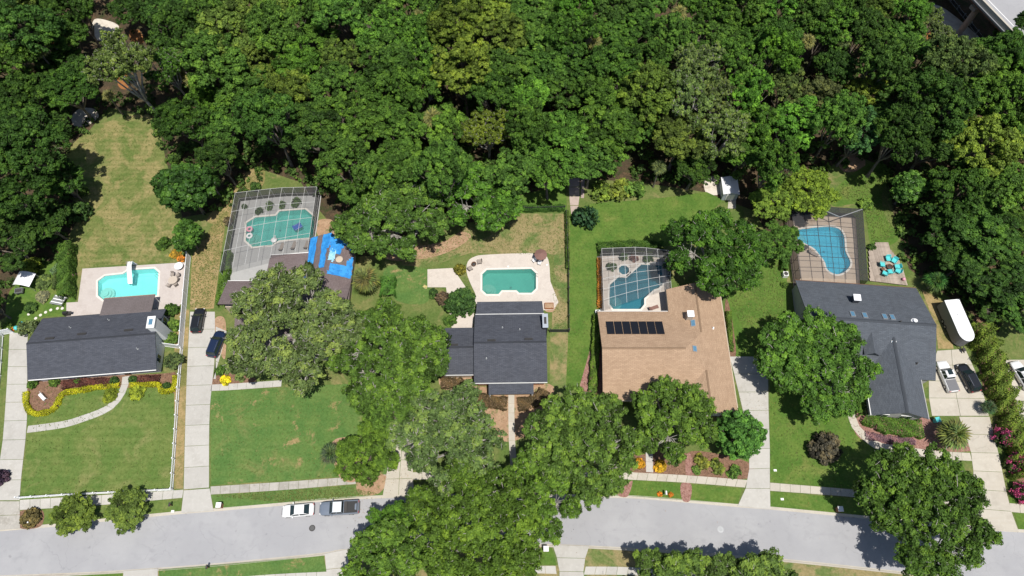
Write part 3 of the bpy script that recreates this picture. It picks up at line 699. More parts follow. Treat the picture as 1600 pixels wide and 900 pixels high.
# sidewalks and driveways, cast in slabs
def strip_px(top, bottom): return smooth(GG(top), 4), smooth(GG(bottom), 4)
for top, bot, m in (([(31, 781), (150, 774), (287, 765)], [(31, 797), (150, 790), (285, 778)], 'concrete'), ([(329, 760), (440, 753), (535, 746), (604, 741)], [(329, 773), (440, 766), (535, 758), (602, 753)], 'old_concrete'),
                    ([(644, 738), (760, 734), (870, 733), (990, 738), (1080, 743), (1168, 750)], [(644, 750), (760, 746), (870, 745), (990, 750), (1080, 755), (1164, 762)], 'pale_concrete'),
                    ([(1203, 754), (1324, 764), (1430, 774), (1521, 782)], [(1203, 767), (1324, 776), (1430, 786), (1523, 794)], 'pale_concrete'), ([(1577, 786), (1640, 792)], [(1579, 800), (1640, 806)], 'pale_concrete')):
    slabs('sidewalk', *strip_px(top, bot), 1.5, 1, m)
for top, bot in (([(250, 914), (400, 899), (511, 893)], [(250, 926), (400, 911), (511, 905)]), ([(835, 884), (868, 884)], [(835, 896), (870, 897)]), ([(915, 885), (985, 886), (1100, 893)], [(912, 898), (985, 899), (1100, 906)])):
    slabs('sidewalk', *strip_px(top, bot), 1.5, 1, 'concrete')
def drive(Lp, Rp, m, seg=3.2, cols=1, name='driveway', sm=True):
    L_, R_ = (strip_px(Lp, Rp) if sm else (GG(Lp), GG(Rp)))
    return slabs(name, L_, R_, seg, cols, m, -0.16, 0.045, 0.06)
drive([(15, 520), (13, 560), (8, 640), (3, 700), (-4, 740), (-6, 782)], [(44, 520), (43, 560), (43, 640), (40, 690), (34, 740), (31, 782)], 'concrete')
drive([(-6, 783), (-10, 829)], [(31, 783), (32, 826)], 'old_concrete', 2.4)
drive([(297, 487), (293, 560), (290, 640), (287, 765)], [(336, 487), (336, 560), (328, 640), (327, 762)], 'concrete')
drive([(337, 510), (337, 592)], [(356, 518), (334, 592)], 'concrete', 3.0)
drive([(287, 766), (283, 802)], [(328, 763), (334, 798)], 'concrete', 2.4)
drive([(612, 690), (604, 740), (597, 779)], [(646, 690), (645, 740), (648, 777)], 'pale_concrete', 2.6, 2)
drive([(1140, 557), (1160, 640), (1170, 700), (1168, 752), (1152, 791)], [(1200, 557), (1201, 640), (1203, 700), (1203, 754), (1204, 796)], 'concrete', 3.0)
drive([(1464, 548), (1450, 600), (1456, 650)], [(1508, 545), (1532, 600), (1545, 650)], 'pale_concrete', 3.0, 2)
drive([(1498, 651), (1518, 712), (1523, 783), (1537, 826)], [(1546, 651), (1561, 712), (1577, 788), (1592, 831)], 'pale_concrete', 3.0)
drive([(1570, 562), (1580, 600), (1596, 660)], [(1660, 562), (1670, 600), (1690, 660)], 'pale_concrete', 3.2, 2)
drive([(193, 892), (190, 930)], [(247, 888), (247, 930)], 'concrete', 2.0)
drive([(507, 865), (512, 915)], [(543, 858), (548, 915)], 'concrete', 2.0)
drive([(863, 851), (873, 884), (874, 915)], [(921, 853), (912, 884), (914, 915)], 'concrete', 2.0)
def walk(c_px, w, m, seg=1.5, name='path', z=0.045):
    c = smooth(GG(c_px), 6)
    return slabs(name, offset(c, w / 2), offset(c, -w / 2), seg, 1, m, -0.06, z, 0.03)
walk([(43, 671), (75, 667), (105, 662), (130, 654), (155, 645), (175, 634), (188, 618), (195, 603), (197, 588)], 1.15, 'concrete')
walk([(330, 606), (370, 604), (440, 599)], 1.1, 'concrete')
walk([(799, 617), (799, 650), (800, 690), (803, 733)], 1.0, 'pale_concrete')
walk([(1014, 690), (1015, 738)], 1.1, 'concrete')
walk([(1329, 640), (1335, 664), (1352, 683), (1370, 696), (1412, 704), (1470, 711), (1517, 714)], 1.25, 'pale_concrete')
slabs('path', GG([(888, 278), (889, 310), (892, 336)]), GG([(906, 278), (906, 310), (902, 336)]), 2.1, 1, 'pinkish_slab', -0.06, 0.05, 0.14)
slabs('path', GG([(907, 279), (907, 310)]), GG([(914, 279), (913, 310)]), 2.1, 1, 'pinkish_slab', -0.06, 0.05, 0.14)
slabs('path', GG([(1138, 311), (1137, 326)]), GG([(1150, 311), (1150, 326)]), 1.4, 1, 'pale_concrete')

# ------------------------------------------------------------------ pools and their decks
def pool(key, plaster, water, label, depth=1.5, level=-0.14, poly=None):
    p = ccw(poly or POOLS[key])
    c = (sum(q[0] for q in p) / len(p), sum(q[1] for q in p) / len(p))
    q = [(x - c[0], y - c[1]) for x, y in p]
    t = thing('swimming_pool', label, 'pool', (c[0], c[1], 0))
    n = len(q); m = MB()
    m.v = [(x, y, 0.03) for x, y in q] + [(x, y, -depth * (0.72 + 0.28 * (1 if x > 0 else 0.3))) for x, y in grow(q, -0.12)]
    for i in range(n):
        j = (i + 1) % n; m.f.append([i, j, n + j, n + i])
    m.f.append([n + i for i in range(n)])
    m.build('basin', plaster, t)
    tl = MB(); a, b = grow(q, -0.012), grow(q, -0.012)
    tl.v = [(x, y, 0.02) for x, y in a] + [(x, y, -0.26) for x, y in b]
    for i in range(n):
        j = (i + 1) % n; tl.f.append([i, j, n + j, n + i])
    tl.build('tile_band', 'pool_tile', t)
    w = MB(); w.poly([(x, y, level) for x, y in grow(q, -0.02)]); w.build('water', water, t)
    lo = min(q, key=lambda v_: v_[0] + 0.3 * v_[1]); ce = Vector((0, 0)) - Vector(lo); ce = ce.normalized()
    MB().lathe([(0.2, 0), (0.2, 0.02), (0.12, 0.03), (0.02, 0.03)], 12).build('drain', 'grey_metal', t, loc=(0.3, 0.1, -depth * (0.80 if poly is None else 0.9)))
    if poly is None:
        for k_ in range(3):
            pt = Vector(lo) + ce * (0.75 + 0.0 * k_); MB().lathe([(1.35 - 0.38 * k_, 0), (1.35 - 0.38 * k_, 0.3), (0.05, 0.301)], 14).build('step', 'coping', t, loc=(pt.x + ce.x * 0.35, pt.y + ce.y * 0.35, -1.15 + 0.28 * k_))
        hi = max(q, key=lambda v_: v_[0] + 0.2 * v_[1]); mid_ = Vector(hi) * 0.965
        for s_ in (-0.25, 0.25):
            MB().tube([(mid_.x - 0.15, mid_.y + s_ - .5, -0.9), (mid_.x - 0.12, mid_.y + s_ - .5, 0.5), (mid_.x + 0.2, mid_.y + s_ - .5, 0.75), (mid_.x + 0.45, mid_.y + s_ - .5, 0.5), (mid_.x + 0.45, mid_.y + s_ - .5, 0.05)], 0.03, 6).build('ladder_rail', 'chrome', t)
    link('coping', slab_with_holes(grow(q, 0.3), [grow(q, -0.03)], 0.0, 0.075), 'coping', t)
    return t
pool('a', 'pool_plaster_a', 'water_a', 'bright turquoise swimming pool with a white slide behind the white fenced house')
pool('b', 'pool_plaster_b', 'water_b', 'green swimming pool with floating rings inside the pale screen enclosure')
pool('c', 'pool_plaster_c', 'water_c', 'open eight-sided green pool on the cream paved deck')
pool('d', 'pool_plaster_d', 'water_d', 'deep blue angular pool under the screen behind the tan roofed house')
pool('e', 'pool_plaster_e', 'water_e', 'light blue kidney shaped pool under the bronze framed screen', 1.3)
sp = pool('s', 'pool_plaster_d', 'water_d', 'small octagonal spa beside the deep blue angular pool', 0.8, -0.08, SPA)
sp.name = 'spa'; sp['category'] = 'spa'
DH = lambda k: grow(POOLS[k], 0.27)
def deck(outer, hs_, m, z=0.05): return struct(link('pool_deck', slab_with_holes(ccw(outer), hs_, -0.05, z), m))
deck(GG([(129, 420), (291, 410), (287, 470), (262, 500), (104, 500), (104, 473), (122, 472)]), [DH('a')], 'deck_grey')
CAGE_B = GG([(377, 313), (443, 307), (495, 307)]) ; CAGE_B = [(-50.2, 70.7), (-42.5, 71.8), (-35.6, 72.0)]
deck([(-50.3, 52.4), (-35.3, 54.2), (-35.45, 72.1), (-42.5, 71.9), (-50.3, 70.8)], [DH('b')], 'deck_white')
deck(closed_smooth(GG([(743, 478), (744, 463), (736, 445), (729, 425), (731, 409), (742, 401), (762, 398), (834, 395.5), (852, 399), (858, 412), (860, 440), (865, 484)]), 3) + GG([(864, 492), (744, 492)])[:0], [DH('c')], 'deck_paver')
sheet('patio', [(668, 421), (707, 419), (719, 436), (742, 470), (739, 516), (706, 514), (700, 470), (697, 449), (668, 449)], 'deck_paver', 0.03)
deck([(15.1, 47.0), (27.4, 47.0), (27.4, 58.6), (22.0, 59.3), (15.1, 59.1)], [DH('d'), grow(SPA, 0.27)], 'deck_paver')
CG = dict(sw=(48.9, 53.1), se=(60.4, 52.4), ne=(62.9, 67.3), nw=(49.9, 68.3))
deck([CG['sw'], CG['se'], CG['ne'], CG['nw']], [DH('e')], 'deck_tan')

# ------------------------------------------------------------------ houses
def build_roof(planes, mat, parent, t=0.16, name='roof'):
    m = MB(); uvs = []
    for pl in planes:
        k = len(m.f); m.plate(pl, t)
        P_ = [Vector(p) for p in pl]
        nrm = (P_[1] - P_[0]).cross(P_[2] - P_[1]).normalized()
        if nrm.z < 0:
            nrm = -nrm
        hd = Vector((-nrm.y, nrm.x, 0)); hd = hd.normalized() if hd.length > 1e-4 else Vector((1, 0, 0))
        sd = nrm.cross(hd)
        for f in m.f[k:]:
            for i in f: uvs.append((Vector(m.v[i]).dot(hd), Vector(m.v[i]).dot(sd)))
    me = m.mesh(name); uvl = me.uv_layers.new(name='UVMap')
    for i, u in enumerate(uvs): uvl.data[i].uv = u
    return link(name, me, mat, parent)
def plane_z(pl, x, y):
    a, b, c = Vector(pl[0]), Vector(pl[1]), Vector(pl[2])
    n = (b - a).cross(c - b)
    return a.z - (n.x * (x - a.x) + n.y * (y - a.y)) / n.z, n.normalized() * (1 if n.z > 0 else -1)
def on_roof(house, planes, px, py):
    """Local point and slope normal of the roof seen at a photo pixel."""
    R = Matrix.Rotation(-house.rotation_euler.z, 2); z = 4.0; n = Vector((0, 0, 1)); q = Vector((0, 0))
    for _ in range(8):
        w = G(px, py, z); q = R @ (Vector(w) - Vector(house.location[:2]))
        best = None
        for pl in planes:
            if inside(q.x, q.y, pl):
                zz, nn = plane_z(pl, q.x, q.y)
                if best is None or zz > best[0]: best = (zz, nn)
        if best: z, n = best
    return Vector((q.x, q.y, z)), n
def wall_win(parent, x, y, z, w, h, face, frame='white_paint', name='window'):
    """Framed window on a wall that looks along face ('s','n','e','w'); x, y on the wall's outer plane."""
    d = {'s': (0, -1), 'n': (0, 1), 'e': (1, 0), 'w': (-1, 0)}[face]
    a = (w, 0.10) if d[1] else (0.10, w)
    fo = MB().box((0, 0, 0), (a[0] + (0.16 if d[1] else 0), a[1] + (0 if d[1] else 0.16), h + 0.16)).build(name, frame, parent, loc=(x + d[0] * 0.03, y + d[1] * 0.03, z))
    half = (w - 0.06) / 2
    for s in (-1, 1):
        off = s * (half / 2 + 0.03)
        MB().box((d[0] * 0.045 + (off if d[1] else 0), d[1] * 0.045 + (off if not d[1] else 0), 0), ((half if d[1] else 0.03), (half if not d[1] else 0.03), h)).build('pane', 'glass_dark', fo)
    return fo
def wall_door(parent, x, y, w, face, mat, h=2.05):
    d = {'s': (0, -1), 'n': (0, 1), 'e': (1, 0), 'w': (-1, 0)}[face]
    dr = MB().box((0, 0, h / 2), ((w if d[1] else 0.08), (w if d[0] else 0.08), h)).build('door', mat, parent, loc=(x + d[0] * 0.03, y + d[1] * 0.03, 0.05))
    MB().box((d[0] * 0.06 + (w * 0.4 if d[1] else 0), d[1] * 0.06 + (w * 0.4 if d[0] else 0), 1.0), (0.08, 0.08, 0.12)).build('handle', 'chrome', dr)
def slant_box(pos, n, w, l, t, along=None):
    """Box lying on a slope: local axes follow the slope."""
    hd = Vector((-n.y, n.x, 0)); hd = hd.normalized() if hd.length > 1e-3 else Vector((1, 0, 0))
    if hd.x < 0: hd = -hd
    sd = n.cross(hd); m = MB(); k = 0
    for sz in (-.5, .5):
        for sx, sy in ((-.5, -.5), (.5, -.5), (.5, .5), (-.5, .5)):
            m.v.append(tuple(hd * (sx * w) + sd * (sy * l) + n * (t * (sz + .5))))
    for f in ((3, 2, 1, 0), (4, 5, 6, 7), (0, 1, 5, 4), (1, 2, 6, 5), (2, 3, 7, 6), (3, 0, 4, 7)): m.f.append(list(f))
    return m
def skylight(h, planes, roof, px, py, w, l):
    p, n = on_roof(h, planes, px, py)
    s = slant_box(p, n, w, l, 0.14).build('skylight', 'grey_metal', roof, loc=tuple(p))
    slant_box(p, n, w - 0.16, l - 0.16, 0.16).build('pane', 'glass_sky', s) if False else None
    g = slant_box(p, n, w - 0.18, l - 0.18, 0.02); q = n * 0.135
    g.build('skylight_pane', 'glass_sky', roof, loc=tuple(p + q))
def vent_slot(h, planes, roof, px, py, w=1.4, l=0.38, mat='iron', t=0.12):
    p, n = on_roof(h, planes, px, py)
    slant_box(p, n, w, l, t).build('roof_vent', mat, roof, loc=tuple(p))
def pipe_vent(h, planes, roof, px, py, r=0.09, hh=0.35, mat='iron'):
    p, n = on_roof(h, planes, px, py)
    MB().lathe([(r * 2.2, -0.05), (r * 1.8, 0.03), (r, 0.06), (r, hh), (r * 1.25, hh), (r * 1.25, hh + 0.06), (0.01, hh + 0.08)], 10).build('vent_pipe', mat, roof, loc=tuple(p))
def chimney(h, x, y, z0, z1, sx, sy, mat, cap='white_paint', flue='iron'):
    c = MB().box((0, 0, (z1 + z0) / 2), (sx, sy, z1 - z0)).build('chimney', mat, h, loc=(x, y, 0))
    MB().box((0, 0, z1 + 0.05), (sx + 0.16, sy + 0.16, 0.12)).build('chimney_cap', cap, c)
    MB().box((0, 0, z1 + 0.17), (sx * 0.5, sy * 0.5, 0.16)).build('flue', flue, c)
def gutter(h, a, b, z, mat='white_paint', w=0.13):
    d = Vector((b[0] - a[0], b[1] - a[1])); L = d.length
    MB().box((0, 0, 0), (L, w, 0.13)).build('gutter', mat, h, loc=((a[0] + b[0]) / 2, (a[1] + b[1]) / 2, z), rz=math.atan2(d.y, d.x))
def gable_planes(x0, x1, y0, y1, e, r, axis='x', e2=None):
    if axis == 'x':
        m = (y0 + y1) / 2
        return [[(x0, y0, e), (x1, y0, e), (x1, m, r), (x0, m, r)], [(x1, y1, e2 or e), (x0, y1, e2 or e), (x0, m, r), (x1, m, r)]]
    m = (x0 + x1) / 2
    return [[(x0, y1, e), (x0, y0, e), (m, y0, r), (m, y1, r)], [(x1, y0, e2 or e), (x1, y1, e2 or e), (m, y1, r), (m, y0, r)]]
def gable_walls(h, x0, x1, y0, y1, e, r, axis, mat, inset=0.5, t=0.17):
    """Walls under a gable roof: the gable ends rise to the roof."""
    sl = (r - e) / ((y1 - y0) / 2 if axis == 'x' else (x1 - x0) / 2)
    a0, a1, b0, b1 = x0 + inset, x1 - inset, y0 + inset, y1 - inset
    ze = e + sl * inset - t * 1.25; zr = r - t * 1.25
    m = MB()
    if axis == 'x':
        mid = (y0 + y1) / 2
        for x in (a0, a1):
            m.poly([(x, b0, -0.1), (x, b1, -0.1), (x, b1, ze), (x, mid, zr), (x, b0, ze)])
        for y in (b0, b1): m.poly([(a0, y, -0.1), (a1, y, -0.1), (a1, y, ze), (a0, y, ze)])
    else:
        mid = (x0 + x1) / 2
        for y in (b0, b1):
            m.poly([(a0, y, -0.1), (a1, y, -0.1), (a1, y, ze), (mid, y, zr), (a0, y, ze)])
        for x in (a0, a1): m.poly([(x, b0, -0.1), (x, b1, -0.1), (x, b1, ze), (x, b0, ze)])
    return m.build('wall', mat, h)
def ridge_cap(roof, a, b, z, mat, w=0.34):
    d = Vector((b[0] - a[0], b[1] - a[1])); L = d.length; s = 0.36
    m = MB(); hw = w / 2
    m.v = [(-L / 2, -hw, -hw * s), (L / 2, -hw, -hw * s), (L / 2, 0, 0.03), (-L / 2, 0, 0.03), (-L / 2, hw, -hw * s), (L / 2, hw, -hw * s)]
    m.f = [[0, 1, 2, 3], [3, 2, 5, 4]]
    m.build('ridge_cap', mat, roof, loc=((a[0] + b[0]) / 2, (a[1] + b[1]) / 2, z + 0.012), rz=math.atan2(d.y, d.x))

# house A: long dark gable roof, white siding
hA = thing('house', 'long low white house with dark grey gable roof and white chimney behind the picket fence', 'house', (-76.7, 35.2, 0), math.radians(5))
plA = gable_planes(0, 20.1, 0, 10.6, 2.8, 5.0)
rfA = build_roof(plA, 'charcoal_shingles', hA)
gable_walls(hA, 0, 20.1, 0, 10.6, 2.8, 5.0, 'x', 'white_siding', 0.62)
ridge_cap(rfA, (0, 5.3), (20.1, 5.3), 5.0, 'charcoal_shingles')
gutter(hA, (0.1, -0.06), (20.0, -0.06), 2.66); gutter(hA, (0.1, 10.66), (20.0, 10.66), 2.66, 'iron')
for x in (7.0, 9.6, 12.2, 16.4, 18.6): wall_win(hA, x, 0.62, 1.5, 1.5, 1.4, 's')
wall_win(hA, 3.0, 0.62, 1.5, 2.4, 1.4, 's'); wall_door(hA, 14.3, 0.62, 1.0, 's', 'dark_wood')
wall_win(hA, 19.48, 2.4, 1.5, 1.2, 1.2, 'e'); wall_win(hA, 19.48, 8.9, 1.4, 1.5, 1.2, 'e'); wall_win(hA, 19.48, 3.6, 3.1, 0.7, 0.5, 'e')
chimney(hA, 19.9, 6.7, 0, 6.3, 1.1, 1.9, 'white_siding', 'white_paint', 'glass_sky')
for px, py in ((78, 529), (128, 522), (201, 516)): vent_slot(hA, plA, rfA, px, py)
for px, py in ((110, 512), (170, 500), (215, 545)): pipe_vent(hA, plA, rfA, px, py, 0.07, 0.3, 'grey_metal')
plP = [[(9.4, 10.3, 2.92), (17.8, 10.3, 2.92), (17.8, 13.6, 2.55), (9.4, 13.6, 2.55)]]
prA = build_roof(plP, 'brown_metal', hA, 0.12, 'patio_roof')
gutter(hA, (9.4, 13.66), (17.8, 13.66), 2.47, 'brick_wall')
for x in (9.7, 13.6, 17.5): MB().box((0, 0, 1.2), (0.16, 0.16, 2.4)).build('post', 'white_paint', hA, loc=(x, 13.4, 0.04))

# house B: brown roof, mostly under the live oak
hB = thing('house', 'brown roofed house half hidden under the grey live oak, blue tarps on its rear wing', 'house', (-48.3, 39.0, 0))
eB, rB = 2.8, 5.2
plB = gable_planes(3.4, 21.0, 0, 13.8, eB, rB)
zB = eB + (rB - eB) * (13.8 - 8.6) / 6.9
plB.append([(3.4, 13.8, eB), (0, 13.8, eB), (0, 8.6, zB), (3.4, 8.6, zB)])
wing = [[(13.0, 22.3, eB), (13.0, 8.4, eB), (17.0, 8.4, 4.6), (17.0, 22.3, 4.6)], [(21.0, 8.4, eB), (21.0, 20.4, eB), (17.0, 22.3, 4.6), (17.0, 8.4, 4.6)]]
rfB = build_roof(plB + wing, 'brown_shingles', hB)
gable_walls(hB, 3.4, 21.0, 0, 13.8, eB, rB, 'x', 'tan_stucco', 0.5)
MB().prism([(0.4, 9.0), (4.2, 9.0), (4.2, 13.3), (0.4, 13.3)], -0.1, 2.6).build('wall', 'tan_stucco', hB)
MB().prism([(13.4, 12), (20.6, 12), (20.6, 20.0), (17, 21.8), (13.4, 21.9)], -0.1, 2.75).build('wall', 'tan_stucco', hB)
build_roof([[(6.4, 13.6, 2.95), (13.2, 13.6, 2.95), (13.2, 19.4, 2.62), (6.4, 18.9, 2.62)]], 'brown_shingles', hB, 0.12, 'patio_roof')
gutter(hB, (6.4, 18.97), (13.0, 19.45), 2.55)
for x in (6.7, 9.9, 12.8): MB().box((0, 0, 1.2), (0.14, 0.14, 2.4)).build('post', 'white_paint', hB, loc=(x, 18.6, 0.05))
gutter(hB, (0.0, 13.87), (6.2, 13.87), 2.66); gutter(hB, (3.5, -0.07), (20.9, -0.07), 2.66)
for x in (6.0, 14.5, 18.0): wall_win(hB, x, 0.5, 1.5, 1.6, 1.3, 's')
wall_door(hB, 10.5, 0.5, 1.0, 's', 'dark_wood'); ridge_cap(rfB, (3.4, 6.9), (21, 6.9), rB, 'brown_shingles')
MB().lathe([(0.55, 0), (0.55, 0.5), (0.62, 0.5), (0.62, 0.62), (0.2, 0.66)], 12).build('chimney_cap', 'tan_stucco', hB, loc=(18.9, 17.2, 3.6))
def tarp(pts, mat, label, pl, seed):
    """Sheet draped on the wing's roof, rippled."""
    rng = random.Random(seed); xs = [p[0] for p in pts]; ys = [p[1] for p in pts]
    m = MB(); n = 11; idx = {}
    for i in range(n + 1):
        for j in range(n + 1):
            x = min(xs) + (max(xs) - min(xs)) * i / n; y = min(ys) + (max(ys) - min(ys)) * j / n
            x += rng.uniform(-.09, .09); y += rng.uniform(-.09, .09)
            zz = [plane_z(q, x, y)[0] for q in pl if inside(x, y, q)]
            z = max(zz) if zz else max(plane_z(q, x, y)[0] for q in pl[:1]) if x < 13.0 else (2.8 if x > 20.9 else 4.0)
            idx[i, j] = len(m.v); m.v.append((x, y, z + 0.05 + rng.uniform(0, 0.09)))
    for i in range(n):
        for j in range(n):
            cx = (m.v[idx[i, j]][0] + m.v[idx[i + 1, j + 1]][0]) / 2; cy = (m.v[idx[i, j]][1] + m.v[idx[i + 1, j + 1]][1]) / 2
            if inside(cx, cy, pts): m.f.append([idx[i, j], idx[i + 1, j], idx[i + 1, j + 1], idx[i, j + 1]])
    return tag(m.build('tarp', mat, None, True, loc=(-48.3, 39.0, 0)), label, 'tarp', 'tarps on the brown roof')
tarp([(13.05, 13.2), (14.4, 13.2), (14.4, 22.2), (13.05, 22.2)], 'tarp_blue', 'narrow blue tarp along the pool side edge of the brown roof', wing, 1)
tarp([(15.5, 15.6), (16.6, 15.6), (16.6, 19), (17.2, 20), (17.2, 22.2), (15.5, 22.2)], 'tarp_blue', 'blue tarp strip beside the ridge of the brown rear wing', wing, 2)
tarp([(17.2, 18.8), (18.6, 18.0), (19.4, 20.4), (20.9, 19.2), (20.9, 20.3), (17.2, 22.1)], 'tarp_blue', 'crumpled blue tarp on the far corner of the brown rear wing', wing, 3)
tarp([(17.1, 17.0), (18.0, 16.6), (18.2, 19.0), (17.4, 20.0)], 'tarp_pale', 'torn pale blue tarp lying over the brown ridge', wing, 4)
tarp([(17.2, 14.2), (20.95, 14.2), (20.95, 18.2), (20.2, 18.0), (19.9, 16.2), (17.6, 16.4)], 'tarp_blue', 'blue tarp around the round chimney cap of the brown roof', wing, 5)

# house C: charcoal gable roof with garage wing and porch
hC = thing('house', 'charcoal roofed house with side garage wing behind the straight front path', 'house', (-6.0, 34.7, 0), math.radians(0.8))
plC = gable_planes(0, 11.6, 0, 11.8, 2.8, 5.1)
plCr = [[(0.15, 11.85, 2.72), (11.45, 11.85, 2.72), (11.25, 14.3, 2.5), (0.35, 14.3, 2.5)]]
plG = gable_planes(-5.5, 0.3, 1.5, 9.6, 2.55, 4.1)
plPo = [[(2.3, -1.75, 2.25), (9.4, -1.75, 2.25), (9.4, 0.1, 2.55), (2.3, 0.1, 2.55)]]
rfC = build_roof(plC, 'charcoal_shingles', hC); build_roof(plCr, 'charcoal_shingles', hC, 0.12, 'patio_roof')
rfG = build_roof(plG, 'charcoal_shingles', hC, 0.16, 'garage_roof'); build_roof(plPo, 'charcoal_shingles', hC, 0.14, 'porch_roof')
gable_walls(hC, 0, 11.6, 0, 11.8, 2.8, 5.1, 'x', 'brick_wall', 0.45); gable_walls(hC, -5.5, 0.3, 1.5, 9.6, 2.55, 4.1, 'x', 'brick_wall', 0.4)
gutter(hC, (0, -0.07), (11.6, -0.07), 2.68, 'alu_white'); gutter(hC, (0.1, 11.87), (11.5, 11.87), 2.76, 'alu_white'); gutter(hC, (-5.5, 1.43), (-0.1, 1.43), 2.44, 'alu_white')
ridge_cap(rfC, (0, 5.9), (11.6, 5.9), 5.1, 'charcoal_shingles'); ridge_cap(rfG, (-5.5, 5.55), (0, 5.55), 4.1, 'charcoal_shingles')
for x in (2.5, 9.2): MB().box((0, 0, 1.1), (0.18, 0.18, 2.2)).build('post', 'white_paint', hC, loc=(x, -1.5, 0.02))
for x in (0.8, 5.6, 10.9): MB().box((0, 0, 1.15), (0.16, 0.16, 2.35)).build('post', 'white_paint', hC, loc=(x, 14.0, 0.04))
for x in (1.4, 3.4, 8.2, 10.4): wall_win(hC, x, 0.45, 1.5, 1.2, 1.3, 's', 'alu_white')
wall_door(hC, 5.8, 0.45, 1.0, 's', 'white_paint'); MB().box((0, 0, 1.1), (4.4, 0.08, 2.2)).build('garage_door', 'tan_stucco', hC, loc=(-2.7, 1.87, 0.03))
wall_win(hC, 11.15, 3.0, 1.5, 1.2, 1.2, 'e', 'alu_white')
chimney(hC, 11.5, 9.6, 0, 4.95, 0.75, 2.3, 'charcoal_shingles', 'shed_blue', 'iron')
for px, py in ((768, 532), (826, 530)): vent_slot(hC, plC, rfC, px, py, 1.3)
vent_slot(hC, plG, rfG, 710, 539, 1.2)
for px, py in ((785, 512), (812, 515), (760, 560)): pipe_vent(hC, plC, rfC, px, py, 0.07, 0.3, 'grey_metal')

# house D: tan hip-and-gable roof
hD = thing('house', 'large tan shingled house with solar panels and a white chimney', 'house', (0, 0, 0))
e, p_ = 2.8, 0.36
B_ = e + p_ * 4.5; A_ = e + p_ * 7.6
plD = [[(14.2, 31.9, e), (26, 31.9, e), (30.5, 36.4, B_), (27.4, 39.5, A_), (14.2, 39.5, A_)],
       [(26, 47.1, e), (14.2, 47.1, e), (14.2, 39.5, A_), (27.4, 39.5, A_), (30.5, 42.6, B_)],
       [(26, 31.9, e), (26, 29.6, e), (30.5, 29.6, B_), (30.5, 36.4, B_)], [(26, 51.2, e), (26, 47.1, e), (30.5, 42.6, B_), (30.5, 51.6, B_)],
       [(35, 29.6, e), (35, 50.6, e), (30.5, 51.6, B_), (30.5, 42.6, B_), (27.4, 39.5, A_), (30.5, 36.4, B_), (30.5, 29.6, B_)]]
rfD = build_roof(plD, 'tan_shingles', hD)
mD = MB().prism([(14.8, 32.5), (26.6, 32.5), (26.6, 30.2), (34.4, 30.2), (34.4, 50.2), (26.6, 50.4), (26.6, 46.5), (14.8, 46.5)], -0.1, 2.85); mD.build('wall', 'tan_stucco', hD)
MB().poly([(14.8, 32.5, 2.8), (14.8, 46.5, 2.8), (14.8, 39.5, A_ - 0.25)]).build('gable_wall', 'tan_stucco', hD)
MB().poly([(26.6, 50.4, 2.8), (34.4, 50.2, 2.8), (30.5, 50.5, B_ - 0.25)]).build('gable_wall', 'tan_stucco', hD)
ridge_cap(rfD, (14.2, 39.5), (27.4, 39.5), A_, 'tan_shingles'); ridge_cap(rfD, (30.5, 29.6), (30.5, 36.3), B_, 'tan_shingles'); ridge_cap(rfD, (30.5, 42.7), (30.5, 51.6), B_, 'tan_shingles')
gutter(hD, (14.2, 31.83), (25.9, 31.83), 2.68, 'tan_stucco'); gutter(hD, (14.2, 47.17), (25.9, 47.17), 2.68, 'alu_white'); gutter(hD, (25.93, 47.3), (25.93, 51.2), 2.68, 'iron'); gutter(hD, (35.07, 29.6), (35.07, 50.6), 2.68, 'tan_stucco')
for x in (17.0, 21.0): wall_win(hD, x, 32.5, 1.5, 1.8, 1.3, 's')
wall_win(hD, 14.8, 36.0, 1.5, 1.5, 1.2, 'w'); wall_win(hD, 14.8, 43.0, 1.5, 1.5, 1.2, 'w'); wall_win(hD, 34.4, 46.0, 1.5, 1.5, 1.2, 'e'); wall_door(hD, 24.6, 32.5, 1.0, 's', 'dark_wood')
MB().box((0, 0, 1.1), (4.8, 0.08, 2.2)).build('garage_door', 'white_paint', hD, loc=(30.5, 30.17, 0.03))
chimney(hD, *on_roof(hD, plD, 1076, 496)[0][:2], 3.0, 5.3, 0.95, 0.95, 'tan_stucco', 'white_metal', 'white_metal')
skylight(hD, plD, rfD, 1083, 505, 1.15, 0.75); skylight(hD, plD, rfD, 1085, 545, 1.0, 0.75); pipe_vent(hD, plD, rfD, 1114, 513, 0.1, 0.3, 'white_plastic')
N_ = plane_z(plD[1], 18, 44)[1]
for k in range(7):
    a, b = on_roof(hD, plD, 953.5 + k * 12.85, 512.5)
    sp_ = slant_box(a, b, 1.22, 2.75, 0.06).build('solar_panel', 'solar_black', rfD, loc=(a.x, a.y, a.z + 0.08))
MB().tube([(15.1, 43.9, 0), (23.9, 43.9, 0)], 0.04, 6).build('header_pipe', 'iron', rfD, loc=(0, 0, plane_z(plD[1], 18, 43.9)[0] + 0.1))

